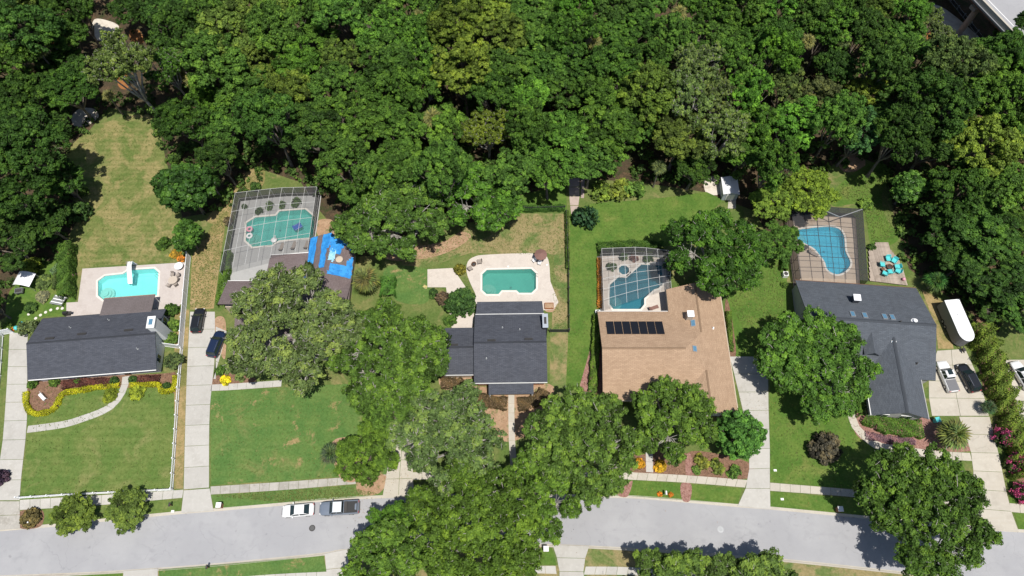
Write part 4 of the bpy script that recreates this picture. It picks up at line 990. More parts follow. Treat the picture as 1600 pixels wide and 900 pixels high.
# house E: slate roof, dormer, garage gable
aE = math.radians(-4.3)
hE = thing('house', 'large slate blue roofed house with a dormer, garage gable and row of skylights', 'house', (46.9, 36.6, 0), aE)
RE = Matrix.Rotation(-aE, 2)
def locE(px, py, h): q = RE @ (Vector(G(px, py, h)) - Vector((46.9, 36.6))); return (q.x, q.y)
LE = 20.2
plE = gable_planes(0, LE, 0, 16.4, 2.8, 6.0)
rfE = build_roof(plE, 'slate_shingles', hE); gable_walls(hE, 0, LE, 0, 16.4, 2.8, 6.0, 'x', 'grey_stucco', 0.4)
ridge_cap(rfE, (0, 8.2), (LE, 8.2), 6.0, 'slate_shingles', 0.5)
gx0, gx1, gy0 = 9.2, 17.9, -6.4
gm = (gx0 + gx1) / 2; gr = 5.15
ymeet = (gr - 2.8) / (3.2 / 8.2)
plEg = [[(gx0, 0.05, 2.8), (gx0, gy0, 2.8), (gm, gy0, gr), (gm, ymeet, gr)], [(gx1, gy0, 2.8), (gx1, 0.05, 2.8), (gm, ymeet, gr), (gm, gy0, gr)]]
rfEg = build_roof(plEg, 'slate_shingles', hE, 0.16, 'garage_roof'); ridge_cap(rfEg, (gm, gy0), (gm, ymeet), gr, 'slate_shingles', 0.5)
mE = MB().prism([(gx0 + .4, gy0 + .5), (gx1 - .4, gy0 + .5), (gx1 - .4, 0.6), (gx0 + .4, 0.6)], -0.1, 2.75); mE.poly([(gx0 + .4, gy0 + .49, 2.7), (gx1 - .4, gy0 + .49, 2.7), (gm, gy0 + .49, gr - .25)])
mE.build('garage_wall', 'grey_stucco', hE)
wall_win(hE, gx0 + 2.2, gy0 + .5, 1.4, 1.8, 1.3, 's'); wall_win(hE, gx0 + 5.9, gy0 + .5, 1.4, 1.8, 1.3, 's')
MB().box((0, 0, 1.1), (0.08, 4.6, 2.2)).build('garage_door', 'white_paint', hE, loc=(gx1 - 0.37, -3.0, 0.03))
gutter(hE, (gx0 - .07, gy0), (gx0 - .07, 0), 2.68); gutter(hE, (gx1 + .07, gy0), (gx1 + .07, 0), 2.68, 'grey_stucco'); gutter(hE, (0, -.07), (gx0 - .2, -.07), 2.68, 'grey_stucco'); gutter(hE, (0, 16.47), (LE, 16.47), 2.68, 'rust')
for x in (2.0, 5.5): wall_win(hE, x, 0.4, 1.5, 1.6, 1.3, 's')
dq = on_roof(hE, plE, 1361, 550)[0]
dx, dz = dq.x, 5.35
dy0 = (dz - 2.8) / (3.2 / 8.2); dfy = 2.9
plEd = [[(dx - 1.25, (4.45 - 2.8) / (3.2 / 8.2), 4.45), (dx - 1.25, dfy, 4.45), (dx, dfy, dz), (dx, dy0, dz)], [(dx + 1.25, dfy, 4.45), (dx + 1.25, (4.45 - 2.8) / (3.2 / 8.2), 4.45), (dx, dy0, dz), (dx, dfy, dz)]]
dm = build_roof(plEd, 'slate_shingles', hE, 0.1, 'dormer')
MB().poly([(dx - 1.05, dfy + .25, 3.6), (dx + 1.05, dfy + .25, 3.6), (dx + 1.05, dfy + .25, 4.45), (dx, dfy + .25, 5.2), (dx - 1.05, dfy + .25, 4.45)]).poly([(dx - 1.05, dfy + .25, 3.6), (dx - 1.05, dfy + .25, 4.45), (dx - 1.05, 4.3, 4.45)]).poly([(dx + 1.05, dfy + .25, 3.6), (dx + 1.05, dfy + .25, 4.45), (dx + 1.05, 4.3, 4.45)]).build('dormer_wall', 'grey_stucco', dm)
MB().box((dx, dfy + .22, 4.3), (1.2, 0.06, 0.6)).build('pane', 'glass_dark', dm)
cq = on_roof(hE, plE, 1334, 470)[0]
chimney(hE, cq.x, cq.y, 3.0, 5.6, 1.0, 1.0, 'slate_shingles', 'white_metal', 'white_metal')
for px, py in ((1332, 491), (1351, 493), (1382, 495), (1394, 496)): skylight(hE, plE, rfE, px, py, 0.75, 1.15)
skylight(hE, plE, rfE, 1396, 539, 0.8, 1.35)
pipe_vent(hE, plE, rfE, 1429, 502, 0.26, 0.3, 'white_plastic'); pipe_vent(hE, plE, rfE, 1406, 503); pipe_vent(hE, plE, rfE, 1403, 566); pipe_vent(hE, plE, rfE, 1432, 568)

# ------------------------------------------------------------------ screen enclosures
def cage(label, north, west_s, east_s, h, hr, nx, ny, frame, wall, roofm, doorside=None, brace=False):
    """north: outline of the far wall from west to east; west_s / east_s: near ends of the side walls."""
    W0 = north[0]; E0 = north[-1]
    t = thing('screen_enclosure', label, 'screen enclosure', (W0[0], W0[1], 0))
    def L(p, z): return (p[0] - W0[0], p[1] - W0[1], z)
    top = resample(list(north), nx); south = resample([west_s, east_s], nx)
    def beam(a, b, w=0.07, name='beam', mat=None):
        d = Vector(b) - Vector(a); c = (Vector(a) + Vector(b)) / 2
        m = MB(); m.tube([tuple(-d / 2), tuple(d / 2)], w, 4); m.build(name, mat or frame, t, loc=tuple(c))
    def pane(pts, mat):
        c = [sum(p[k] for p in pts) / len(pts) for k in range(3)]
        MB().poly([(p[0] - c[0], p[1] - c[1], p[2] - c[2]) for p in pts]).build('screen_panel', mat, t, loc=tuple(c))
    def rz(f, g): return h + (hr - h) * min(1.0, 3.2 * min(f, 1 - f)) * min(1.0, 5 * min(1.0, 1.0 - g + 0.25))
    grid = [[None] * (ny + 1) for _ in range(nx + 1)]
    for i in range(nx + 1):
        for j in range(ny + 1):
            g = j / ny; f = i / nx
            a, b = south[i], top[i]
            grid[i][j] = L((a[0] + (b[0] - a[0]) * g, a[1] + (b[1] - a[1]) * g), h + (hr - h) * min(1, 4 * min(f, 1 - f)) * min(1, 4 * (1 - g)))
    for i in range(nx + 1):
        for j in range(ny): beam(grid[i][j], grid[i][j + 1], 0.045 if brace else 0.03)
    for j in range(1, ny + 1, 1):
        if j == ny or j % 2 == 0 or ny < 8:
            for i in range(nx): beam(grid[i][j], grid[i + 1][j], 0.045 if brace else 0.03)
    for i in range(nx):
        for j in range(ny): pane([grid[i][j], grid[i + 1][j], grid[i + 1][j + 1], grid[i][j + 1]], roofm)
    for i in range(nx + 1): beam(L(top[i], 0.04), L(top[i], h), 0.032, 'post')
    for i in range(nx):
        pane([L(top[i], 0.08), L(top[i + 1], 0.08), L(top[i + 1], h), L(top[i], h)], wall)
        beam(L(top[i], 0.08), L(top[i + 1], 0.08), 0.05, 'base_rail'); beam(L(top[i], 1.0), L(top[i + 1], 1.0), 0.03, 'chair_rail')
    for S, N_w in ((west_s, W0), (east_s, E0)):
        pts = resample([S, N_w], ny)
        for j in range(ny):
            beam(L(pts[j], 0.04), L(pts[j], h), 0.032, 'post')
            pane([L(pts[j], 0.08), L(pts[j + 1], 0.08), L(pts[j + 1], h), L(pts[j], h)], wall)
        beam(L(S, 0.08), L(N_w, 0.08), 0.05, 'base_rail'); beam(L(S, 1.0), L(N_w, 1.0), 0.03, 'chair_rail')
    if brace:
        for i in (nx // 2, ):
            beam(grid[nx][ny], grid[nx - 2][ny - 1], 0.09, 'brace', 'grey_metal'); beam(grid[nx - 4][ny], grid[nx - 2][ny - 1], 0.09, 'brace', 'grey_metal')
    return t
cage('pale framed screen enclosure over the green pool with floating rings', [(-50.2, 70.7), (-42.5, 71.8), (-35.6, 72.0)], (-49.9, 54.6), (-35.5, 58.9), 2.9, 3.05, 7, 8, 'alu_white', 'screen_wall', 'screen_roof')
cage('white framed screen enclosure over the deep blue angular pool', [(15.6, 59.1), (22.2, 59.4), (27.2, 58.7)], (15.3, 47.3), (26.9, 51.4), 2.85, 3.0, 6, 6, 'alu_white', 'screen_wall', 'screen_roof')
cage('dark bronze screen enclosure over the kidney shaped pool beside the timber deck', [(50.1, 68.2), (62.8, 67.2)], (49.1, 53.3), (60.4, 52.8), 2.85, 3.1, 6, 7, 'alu_bronze', 'screen_dark', 'screen_roof', brace=True)

# ------------------------------------------------------------------ fences
def fence_line(name, label, pts, h, spacing, mat, kind, gr=None):
    t = thing(name, label, 'fence', (pts[0][0], pts[0][1], 0), 0, gr)
    o = pts[0]; n = max(1, round(plen(pts) / spacing)); q = [(p[0] - o[0], p[1] - o[1]) for p in resample(pts, n)]
    pm = MB().box((0, 0, h / 2 + 0.04), (0.13, 0.13, h + 0.14)).box((0, 0, h + 0.15), (0.19, 0.19, 0.06)).mesh('post')
    for p in q: link('post', pm, mat, t, loc=(p[0], p[1], 0))
    for a, b in zip(q, q[1:]):
        d = Vector((b[0] - a[0], b[1] - a[1])); L = d.length; rz = math.atan2(d.y, d.x); c = ((a[0] + b[0]) / 2, (a[1] + b[1]) / 2, 0)
        if kind == 'panel':
            MB().box((0, 0, h / 2), (L - 0.16, 0.04, h - 0.16)).build('panel', mat, t, loc=c, rz=rz)
            for z in (h, 0.12): MB().box((0, 0, z), (L - 0.13, 0.09, 0.12)).build('rail', mat, t, loc=c, rz=rz)
        elif kind == 'picket':
            for z in (h - 0.12, 0.25): MB().box((0, 0, z), (L - 0.12, 0.06, 0.09)).build('rail', mat, t, loc=c, rz=rz)
            m = MB()
            k = int(L / 0.16)
            for i in range(1, k): m.box((-L / 2 + L * i / k, -0.04, h / 2 + 0.04), (0.07, 0.025, h))
            m.build('pickets', mat, t, loc=c, rz=rz)['kind'] = 'stuff'
        else:
            for z in (h - 0.03, 0.1): MB().tube([(-L / 2, 0, z), (L / 2, 0, z)], 0.03, 5).build('rail', mat, t, loc=c, rz=rz)
            MB().poly([(-L / 2, 0, 0.1), (L / 2, 0, 0.1), (L / 2, 0, h), (-L / 2, 0, h)]).build('mesh', 'screen_dark', t, loc=c, rz=rz)
    return t
fence_line('privacy_fence', 'tall white panel fence between the turquoise pool and the neighbouring driveway', GG([(298, 402), (292, 470), (286, 545)]), 1.75, 2.4, 'vinyl', 'panel')
fence_line('picket_fence', 'white picket fence along the side of the striped front lawn', GG([(286, 547), (280, 620), (275, 700), (271, 765)]), 1.05, 2.4, 'vinyl', 'picket')
fence_line('picket_fence', 'white picket fence along the sidewalk in front of the striped lawn', GG([(271, 766), (190, 770), (110, 774), (31, 779)]), 1.05, 2.4, 'vinyl', 'picket')
fence_line('privacy_fence', 'short white fence joining the white house to the tall panel fence', GG([(256, 541), (284, 545)]), 1.6, 2.4, 'vinyl', 'panel')
fence_line('privacy_fence', 'short white fence at the top of the picture-edge driveway beside the flowering vine', GG([(0, 524), (22, 520)]), 1.6, 2.2, 'vinyl', 'panel')
fence_line('picket_fence', 'white rail fence running down beside the long driveway of the white house', GG([(6, 526), (3, 570), (-2, 630)]), 1.2, 2.4, 'vinyl', 'picket')
fence_line('chain_link_fence', 'black chain link fence between the weedy yard and the tan roofed house lawn', GG([(884, 335), (888, 430), (889, 519)]), 1.25, 2.6, 'chain_link', 'mesh')
fence_line('chain_link_fence', 'short black chain link fence meeting the corner of the charcoal roofed house', GG([(859, 519), (888, 519)]), 1.25, 2.6, 'chain_link', 'mesh')
fence_line('chain_link_fence', 'black chain link fence across the top of the weedy yard below the wood', GG([(798, 330), (882, 328)]), 1.25, 2.6, 'chain_link', 'mesh')

# ------------------------------------------------------------------ vehicles
def vehicle(label, px, py, heading, L, Wd, Hh, body, kind, roofmat=None, cat='car', name='car', bed=None):
    """heading: photo direction of the nose, degrees from +x."""
    x, y = G(px, py, 0.7)
    t = thing(name, label, cat, (x, y, 0.045 if kind != 'street' else 0), math.radians(heading))
    hw = Wd / 2; belt = 0.62 * Hh if kind == 'sedan' else 0.60 * Hh
    if kind == 'pickup': belt = 0.58 * Hh
    nose = belt - (0.10 if kind != 'pickup' else 0.04); tail = belt - (0.02 if kind != 'pickup' else -0.02)
    st = [(-L / 2, 0.72, tail - 0.22), (-L / 2 + 0.06, 0.88, tail - 0.06), (-L / 2 + 0.35, 0.97, tail), (-L * 0.28, 1.0, belt), (0, 1.0, belt), (L * 0.2, 1.0, belt - 0.02), (L * 0.36, 0.985, nose), (L / 2 - 0.45, 0.95, nose - 0.05), (L / 2 - 0.2, 0.84, nose - 0.14), (L / 2 - 0.05, 0.66, nose - 0.26), (L / 2, 0.5, nose - 0.36)]
    m = MB(); ring = []
    for sx, fw, zb in st:
        w = hw * fw; z0 = 0.24
        half = [(0, z0), (w * 0.9, z0), (w, z0 + 0.14), (w, (z0 + zb) / 2 + 0.05), (w * 0.965, zb - 0.07), (w * 0.87, zb), (w * 0.4, zb + 0.025)]
        pr = [(yy, zz) for yy, zz in half] + [(-yy, zz) for yy, zz in reversed(half[1:])]
        ring.append(len(m.v)); m.v += [(sx, yy, zz) for yy, zz in pr]
    n = 13
    for a, b in zip(ring, ring[1:]):
        for j in range(n): m.f.append([a + j, b + j, b + (j + 1) % n, a + (j + 1) % n])
    m.f.append([ring[0] + j for j in range(n)]); m.f.append([ring[-1] + j for j in reversed(range(n))])
    m.build('body', body, t, True)
    if kind == 'sedan': xr, xr2, xf2, xf = -L * 0.37, -L * 0.22, L * 0.06, L * 0.23
    elif kind == 'suv': xr, xr2, xf2, xf = -L * 0.465, -L * 0.39, L * 0.07, L * 0.235
    else: xr, xr2, xf2, xf = -L * 0.115, -L * 0.085, L * 0.12, L * 0.235
    wb, wt = hw * 0.90, hw * 0.74
    A = [(xr, -wb, belt - .02), (xf, -wb, belt - .02), (xf, wb, belt - .02), (xr, wb, belt - .02)]
    T_ = [(xr2, -wt, Hh - .05), (xf2, -wt, Hh - .05), (xf2, wt, Hh - .05), (xr2, wt, Hh - .05)]
    c = MB(); c.v = A + T_; c.f = [[0, 1, 5, 4], [1, 2, 6, 5], [2, 3, 7, 6], [3, 0, 4, 7], [4, 5, 6, 7]]
    c.build('cabin', body if body != 'car_white' else body, t)
    rf = MB(); q = 0.93; T2 = [(xr2 * 1.0 - 0.04, -wt * 1.01, Hh - .055), (xf2 + 0.06, -wt * 1.01, Hh - .055), (xf2 + 0.06, wt * 1.01, Hh - .055), (xr2 - 0.04, wt * 1.01, Hh - .055)]
    cx = (xr2 + xf2) / 2
    T3 = [(cx + (p[0] - cx) * 0.92, p[1] * 0.88, Hh) for p in T2]
    rf.v = T2 + T3; rf.f = [[0, 1, 5, 4], [1, 2, 6, 5], [2, 3, 7, 6], [3, 0, 4, 7], [4, 5, 6, 7]]
    ro = rf.build('roof', roofmat or body, t)
    def glass(name, P0, P1, P2, P3, ins=0.07, off=0.012):
        P_ = [Vector(p) for p in (P0, P1, P2, P3)]; cc = sum(P_, Vector()) / 4
        nn = (P_[1] - P_[0]).cross(P_[2] - P_[1]).normalized()
        if nn.dot(cc - Vector((cx, 0, belt))) < 0: nn = -nn
        Q = [p + (cc - p).normalized() * ins + nn * off for p in P_]
        MB().poly([tuple(p) for p in Q]).build(name, 'glass_dark', t)
    glass('windshield', A[1], A[2], T_[2], T_[1]); glass('rear_window', A[3], A[0], T_[0], T_[3])
    for s in (0, 1):
        a0, a1, b0, b1 = (A[0], A[1], T_[0], T_[1]) if s == 0 else (A[3], A[2], T_[3], T_[2])
        f = 0.5
        am = tuple(a0[k] + (a1[k] - a0[k]) * f for k in range(3)); bm_ = tuple(b0[k] + (b1[k] - b0[k]) * f for k in range(3))
        glass('side_window', a0, am, bm_, b0, 0.09); glass('side_window', am, a1, b1, bm_, 0.09)
        sg = -1 if s == 0 else 1
        MB().box((xf - 0.45, sg * (hw + 0.10), belt + 0.06), (0.14, 0.24, 0.16)).build('mirror', body, t)
    r = 0.34 if kind == 'sedan' else 0.38
    for wx in (-L * 0.30, L * 0.31):
        for s in (-1, 1):
            wl = MB().tube([(0, -0.12, 0), (0, 0.12, 0)], r, 16).build('wheel', 'tyre_rubber', t, loc=(wx, s * (hw - 0.12), r))
            MB().tube([(0, s * 0.118, 0), (0, s * 0.135, 0)], r * 0.62, 12).build('rim', 'rim_alloy', wl)
    for s in (-1, 1):
        MB().box((L / 2 - 0.26, s * hw * 0.72, nose - 0.2), (0.26, 0.24, 0.13)).build('headlight', 'lamp_clear', t)
        MB().box((-L / 2 + 0.05, s * hw * 0.74, tail - 0.16), (0.1, 0.3, 0.18)).build('taillight', 'lamp_red', t)
    MB().box((L / 2 - 0.02, 0, 0.46), (0.08, Wd * 0.5, 0.16)).build('bumper', 'black_plastic', t); MB().box((-L / 2, 0, 0.44), (0.08, Wd * 0.8, 0.16)).build('bumper', 'black_plastic', t)
    if kind == 'suv':
        for s in (-1, 1): MB().box((cx, s * wt * 0.86, Hh + 0.035), ((xf2 - xr2) * 0.8, 0.05, 0.05)).build('roof_rail', 'chrome', t)
    if kind == 'pickup':
        x0, x1 = -L / 2 + 0.12, xr - 0.08
        if bed == 'cover': MB().box(((x0 + x1) / 2, 0, belt + 0.05), (x1 - x0, Wd * 0.86, 0.06)).build('bed_cover', 'trailer_shade_and_cover', t)
        else:
            b = MB().box(((x0 + x1) / 2, 0, belt + 0.03), (x1 - x0, Wd * 0.82, 0.02)).build('bed_liner', 'black_plastic', t)
            for s in (-1, 1): MB().box(((x0 + x1) / 2, s * hw * 0.9, belt + 0.07), (x1 - x0 + 0.1, 0.1, 0.12)).build('bed_side', body, t)
            MB().box((x1 - 0.28, 0, belt + 0.12), (0.42, Wd * 0.8, 0.18)).build('tool_box', 'iron', t)
            MB().box((x0, 0, belt + 0.07), (0.08, Wd * 0.84, 0.12)).build('tailgate', body, t)
    return t, ro
def street(v): v.location.z = ROAD_Z; return v
v, _ = vehicle('white sedan parked at the curb behind the pickup truck', 465, 797, 184.5, 4.75, 1.83, 1.45, 'car_white', 'sedan'); street(v)
v, _ = vehicle('slate grey pickup truck with pale roof parked at the curb', 530, 793.5, 183, 5.9, 2.0, 1.88, 'car_slate', 'pickup', 'car_silver', 'pickup truck', 'pickup_truck'); street(v)
vehicle('black car parked farther up the driveway by the tall panel fence', 309.5, 500, 92, 4.5, 1.85, 1.62, 'car_black', 'suv')
vehicle('dark navy car parked on the driveway under the edge of the grey live oak', 338, 537, 80, 4.7, 1.9, 1.68, 'car_navy', 'suv')
v, ro = vehicle('white pickup truck with dark bed cover next to the slate roofed house', 1480, 588, 97, 5.3, 1.9, 1.78, 'car_white', 'pickup', None, 'pickup truck', 'pickup_truck', 'cover')
MB().box((0.35, 0, 1.795), (0.85, 0.8, 0.02)).build('sunroof', 'glass_dark', ro)
vehicle('black car parked between the white pickup truck and the tall hedge', 1513, 590, 102, 4.9, 1.9, 1.72, 'car_black', 'suv')
v, ro = vehicle('white car on the neighbouring driveway cut off by the picture edge beyond the hedge', 1597, 586, 104, 4.9, 1.9, 1.7, 'car_white', 'suv')

# enclosed trailer with rounded nose
x, y = G(1493, 505, 1.4)
tr = thing('cargo_trailer', 'white enclosed trailer with rounded nose parked on grass beside the slate roofed house', 'trailer', (x, y, 0), math.radians(-84))
def trailer_outline(k=0.0): return [(-3.7, -1.25 + k), (2.3, -1.25 + k)] + [(2.3 + (1.5 - k) * math.sin(a), -(1.25 - k) * math.cos(a)) for a in [math.pi * i / 10 for i in range(1, 10)]] + [(2.3, 1.25 - k), (-3.7, 1.25 - k)]
MB().prism(trailer_outline(), 0.45, 2.75, True).build('body', 'trailer_shade_and_cover', tr); MB().prism(trailer_outline(-0.03), 2.752, 2.83).build('roof', 'white_metal', tr)  # sides of the white trailer painted dark to stand for their shade
MB().box((-1.0, 0, 2.9), (0.4, 0.4, 0.12)).build('roof_hatch', 'white_plastic', tr)
MB().tube([(3.6, -0.4, 0.5), (5.0, 0, 0.5)], 0.06, 6).tube([(3.6, 0.4, 0.5), (5.0, 0, 0.5)], 0.06, 6).build('tow_bar', 'iron', tr); MB().box((4.5, 0, 0.72), (0.5, 0.4, 0.35)).build('tool_box', 'iron', tr)
for wx in (-0.9, 0.1):
    for s in (-1, 1):
        wl = MB().tube([(0, -0.11, 0), (0, 0.11, 0)], 0.36, 14).build('wheel', 'tyre_rubber', tr, loc=(wx, s * 1.2, 0.36)); MB().tube([(0, s * 0.1, 0), (0, s * 0.13, 0)], 0.2, 10).build('rim', 'rim_alloy', wl)

# ------------------------------------------------------------------ sheds, yard furniture, small things
def shed(label, px, py, rz, sx, sy, e, r, wallm, roofm, hh=1.2, door=True, name='shed'):
    x, y = G(px, py, hh)
    t = thing(name, label, name, (x, y, 0), math.radians(rz))
    gable_walls(t, -sx / 2, sx / 2, -sy / 2, sy / 2, e, r, 'y', wallm, 0.14, 0.06)
    pl = gable_planes(-sx / 2, sx / 2, -sy / 2, sy / 2, e, r, 'y'); m = MB()
    for p in pl: m.plate(p, 0.05)
    rf = m.build('roof', roofm, t)
    for k in range(int(sy / 0.5)): pass
    for s in (-1, 1):
        for k in range(1, 5): 
            xx = s * sx / 2 * k / 5; zz = r + (e - r) * k / 5
            MB().box((0, 0, 0), (0.05, sy - 0.02, 0.04)).build('seam', roofm, rf, loc=(xx, 0, zz + 0.015))
    if door:
        for s in (-1, 1): MB().box((0, 0, 0.95), (0.72, 0.05, 1.8)).build('door', 'white_paint', t, loc=(s * 0.38, -sy / 2 + 0.11, 0.02))
    return t
shed('grey shed with white metal roof at the wood edge behind the oak', 1141, 291, -1, 3.0, 3.8, 2.1, 2.55, 'shed_blue', 'white_metal', 2.0)
shed('small dark roofed playhouse under the oak beside the cream pool deck', 625, 385, -6, 2.6, 2.2, 1.6, 2.2, 'grey_plank', 'iron', 1.6, False, 'playhouse')
# arched canopy by the garden
x, y = G(39, 437, 1.8)
t = thing('canopy', 'pale curved canopy on posts at the garden edge under dark trees', 'canopy', (x, y, 0), math.radians(-8))
m = MB(); k0 = 0
for i in range(9):
    a = -1 + 2 * i / 8
    for yy in (-1.3, 1.3): m.v.append((a * 1.5, yy, 2.0 + 0.45 * (1 - a * a)))
for i in range(8): m.f.append([2 * i, 2 * i + 2, 2 * i + 3, 2 * i + 1])
m.build('cover', 'white_metal', t, True)
for sx in (-1.4, 1.4):
    for sy in (-1.2, 1.2): MB().tube([(sx, sy, 0), (sx, sy, 2.05)], 0.04, 6).build('post', 'grey_metal', t)
x, y = G(31, 455, 0.4)
t = thing('garden_cart', 'dark garden cart with rails standing below the curved canopy', 'cart', (x, y, 0), 0.2)
MB().box((0, 0, 0.45), (1.3, 0.9, 0.08)).build('tray', 'iron', t)
for sx, sy in ((0, .42), (0, -.42)): MB().box((0, sy, 0.65), (1.3, 0.05, 0.32)).build('side', 'grey_metal', t)
for sx in (-.6, .6): MB().box((sx, 0, 0.65), (0.05, 0.86, 0.32)).build('side', 'grey_metal', t)
for sx in (-.4, .4):
    for sy in (-.4, .4): MB().tube([(sx, sy - .05, .18), (sx, sy + .05, .18)], 0.18, 10).build('wheel', 'tyre_rubber', t)
# slatted frame leaning in the garden
x, y = G(92, 470, 0.6)
t = thing('cold_frame', 'slatted grey garden frame on four legs next to the pool deck step', 'garden frame', (x, y, 0), math.radians(-12))
for k in range(6): MB().box((0, -0.75 + k * 0.3, 0.95 - k * 0.05), (2.1, 0.2, 0.03)).build('slat', 'white_metal' if k % 2 else 'grey_metal', t)
for sx in (-1, 1): MB().box((sx, 0, 0.82), (0.06, 1.8, 0.06)).build('side_rail', 'grey_metal', t)
for sx in (-1, 1):
    for sy in (-.8, .8): MB().box((sx, sy, 0.4), (0.06, 0.06, 0.8)).build('leg', 'grey_metal', t)
# stepping stones along the house wall
for k, (px, py) in enumerate(((97.5, 482), (90, 482), (79.5, 484.5), (71.5, 488), (63.5, 492.5), (56, 497.5), (45, 491))):
    x, y = G(px, py); r = 0.26
    tag(MB().lathe([(r * 0.9, -0.04), (r, 0.02), (r, 0.06), (r * 0.8, 0.075), (0.02, 0.08)], 9).build('stepping_stone', 'coping', None, loc=(x, y, 0.0), rz=k), 'round pale stepping stone behind the white house, %s from the pool deck' % ('first', 'second', 'third', 'fourth', 'fifth', 'sixth', 'seventh and set apart')[k], 'stepping stone', 'pale stepping stones behind the white house')
# pink buoy ball, teal pots
x, y = G(116, 429, 0.3); o = tag(MB().lathe([(0.03, 0), (0.26, 0.08), (0.34, 0.3), (0.26, 0.52), (0.1, 0.62), (0.09, 0.68), (0.02, 0.69)], 14).build('beach_ball', 'pink_plastic', None, True, loc=(x, y, 0.01)), 'pink ball lying in the meadow grass beside the tall hedge', 'ball')
for (px, py), lb in zip(((34, 506), (26, 513)), ('teal garden globe nearer the dark roof in the flowering vine', 'teal garden globe farther from the dark roof by the white fence')):
    x, y = G(px, py, 0.4); tag(MB().lathe([(0.12, 0), (0.16, 0.12), (0.09, 0.16), (0.28, 0.3), (0.4, 0.52), (0.33, 0.78), (0.1, 0.9), (0.02, 0.91)], 14).build('garden_globe', 'teal_plastic', None, True, loc=(x, y, 0)), lb, 'garden globe')
# pool slide platform
x, y = G(204, 424, 1.2)
t = thing('pool_slide', 'white pool slide with ladder at the edge of the turquoise pool', 'slide', (x, y, 0.05), math.radians(3))
m = MB(); prof = [(1.6, 1.75), (0.6, 1.72), (-0.3, 1.35), (-1.2, 0.75), (-2.0, 0.35)]
for yy, zz in prof: m.v += [(-0.42, yy, zz + .22), (-0.34, yy, zz), (0.34, yy, zz), (0.42, yy, zz + .22)]
for i in range(len(prof) - 1):
    for j in range(3): m.f.append([4 * i + j, 4 * i + j + 1, 4 * i + 5 + j, 4 * i + 4 + j])
m.build('chute', 'white_plastic', t)
for sx in (-.38, .38): MB().tube([(sx, 1.9, 0), (sx, 1.6, 1.9), (sx, 1.2, 2.45), (sx, 0.6, 2.0)], 0.035, 6).build('handrail', 'chrome', t)
for k in range(5): MB().box((0, 1.88 - k * 0.06, 0.3 + k * 0.32), (0.76, 0.14, 0.05)).build('step', 'white_plastic', t)
for sx in (-.34, .34): MB().tube([(sx, -0.3, 0), (sx, -0.3, 1.35)], 0.035, 6).build('leg', 'chrome', t)
def round_table(label, px, py, r, h, mat, name='patio_table', rz=0.0, z=0.05):
    x, y = G(px, py, h); t = thing(name, label, 'table', (x, y, z), rz)
    MB().lathe([(r - .03, h - .05), (r, h - .03), (r, h), (r - .02, h + .01), (0.02, h + .012)], 20).build('table_top', mat, t); MB().tube([(0, 0, 0), (0, 0, h - .04)], 0.05, 8).build('pedestal', 'iron', t)
    MB().lathe([(0.35, 0), (0.33, 0.04), (0.02, 0.05)], 14).build('base', 'iron', t); return t
def chair(label, px, py, rz, mat, grp, w=0.58, z=0.05, legs='iron'):
    x, y = G(px, py, 0.45); t = thing('patio_chair', label, 'chair', (x, y, z), math.radians(rz), grp)
    MB().box((0, 0, 0.42), (w, w, 0.07)).build('seat', mat, t)
    m = MB()
    for i in range(5):
        a = -1 + 2 * i / 4
        for zz, dd in ((0.46, 0), (0.92, -0.12)): m.v.append((a * w / 2, -w / 2 + 0.05 * a * a + dd, zz))
    for i in range(4): m.f.append([2 * i, 2 * i + 2, 2 * i + 3, 2 * i + 1])
    for i in range(5):
        a = -1 + 2 * i / 4
        for zz, dd in ((0.46, 0), (0.92, -0.12)): m.v.append((a * w / 2, -w / 2 - 0.05 + 0.05 * a * a + dd, zz))
    for i in range(4): m.f.append([10 + 2 * i, 11 + 2 * i, 13 + 2 * i, 12 + 2 * i])
    m.f.append([1, 3, 13, 11]); m.f.append([3, 5, 15, 13]); m.f.append([5, 7, 17, 15]); m.f.append([7, 9, 19, 17])
    m.build('backrest', mat, t)
    for s in (-1, 1):
        MB().box((s * w / 2, 0.0, 0.64), (0.06, w, 0.04)).build('armrest', mat, t)
        for q in (-1, 1): MB().tube([(s * (w / 2 - .03), q * (w / 2 - .04), 0), (s * (w / 2 - .03), q * (w / 2 - .04), 0.42 if q < 0 else 0.62)], 0.022, 5).build('leg', legs, t)
    return t
round_table('long tan patio table by the tall panel fence at the turquoise pool', 270, 437.5, 0.78, 0.72, 'canvas_tan')
for k, (px, py, rz, lb) in enumerate(((270, 429, 180, 'at the end nearest the meadow'), (276.5, 437, 90, 'on the fence side'), (274.5, 444.5, 40, 'at the corner toward the house'), (264, 446, -20, 'at the end nearest the dark roof'), (278, 430.5, 130, 'at the corner by the white round table'))):
    chair('dark patio chair at the tan table, ' + lb, px, py, rz, 'cushion', 'chairs around the tan patio table')
round_table('white round cover standing in the deck corner by the panel fence', 279, 415.5, 0.75, 0.7, 'white_plastic')
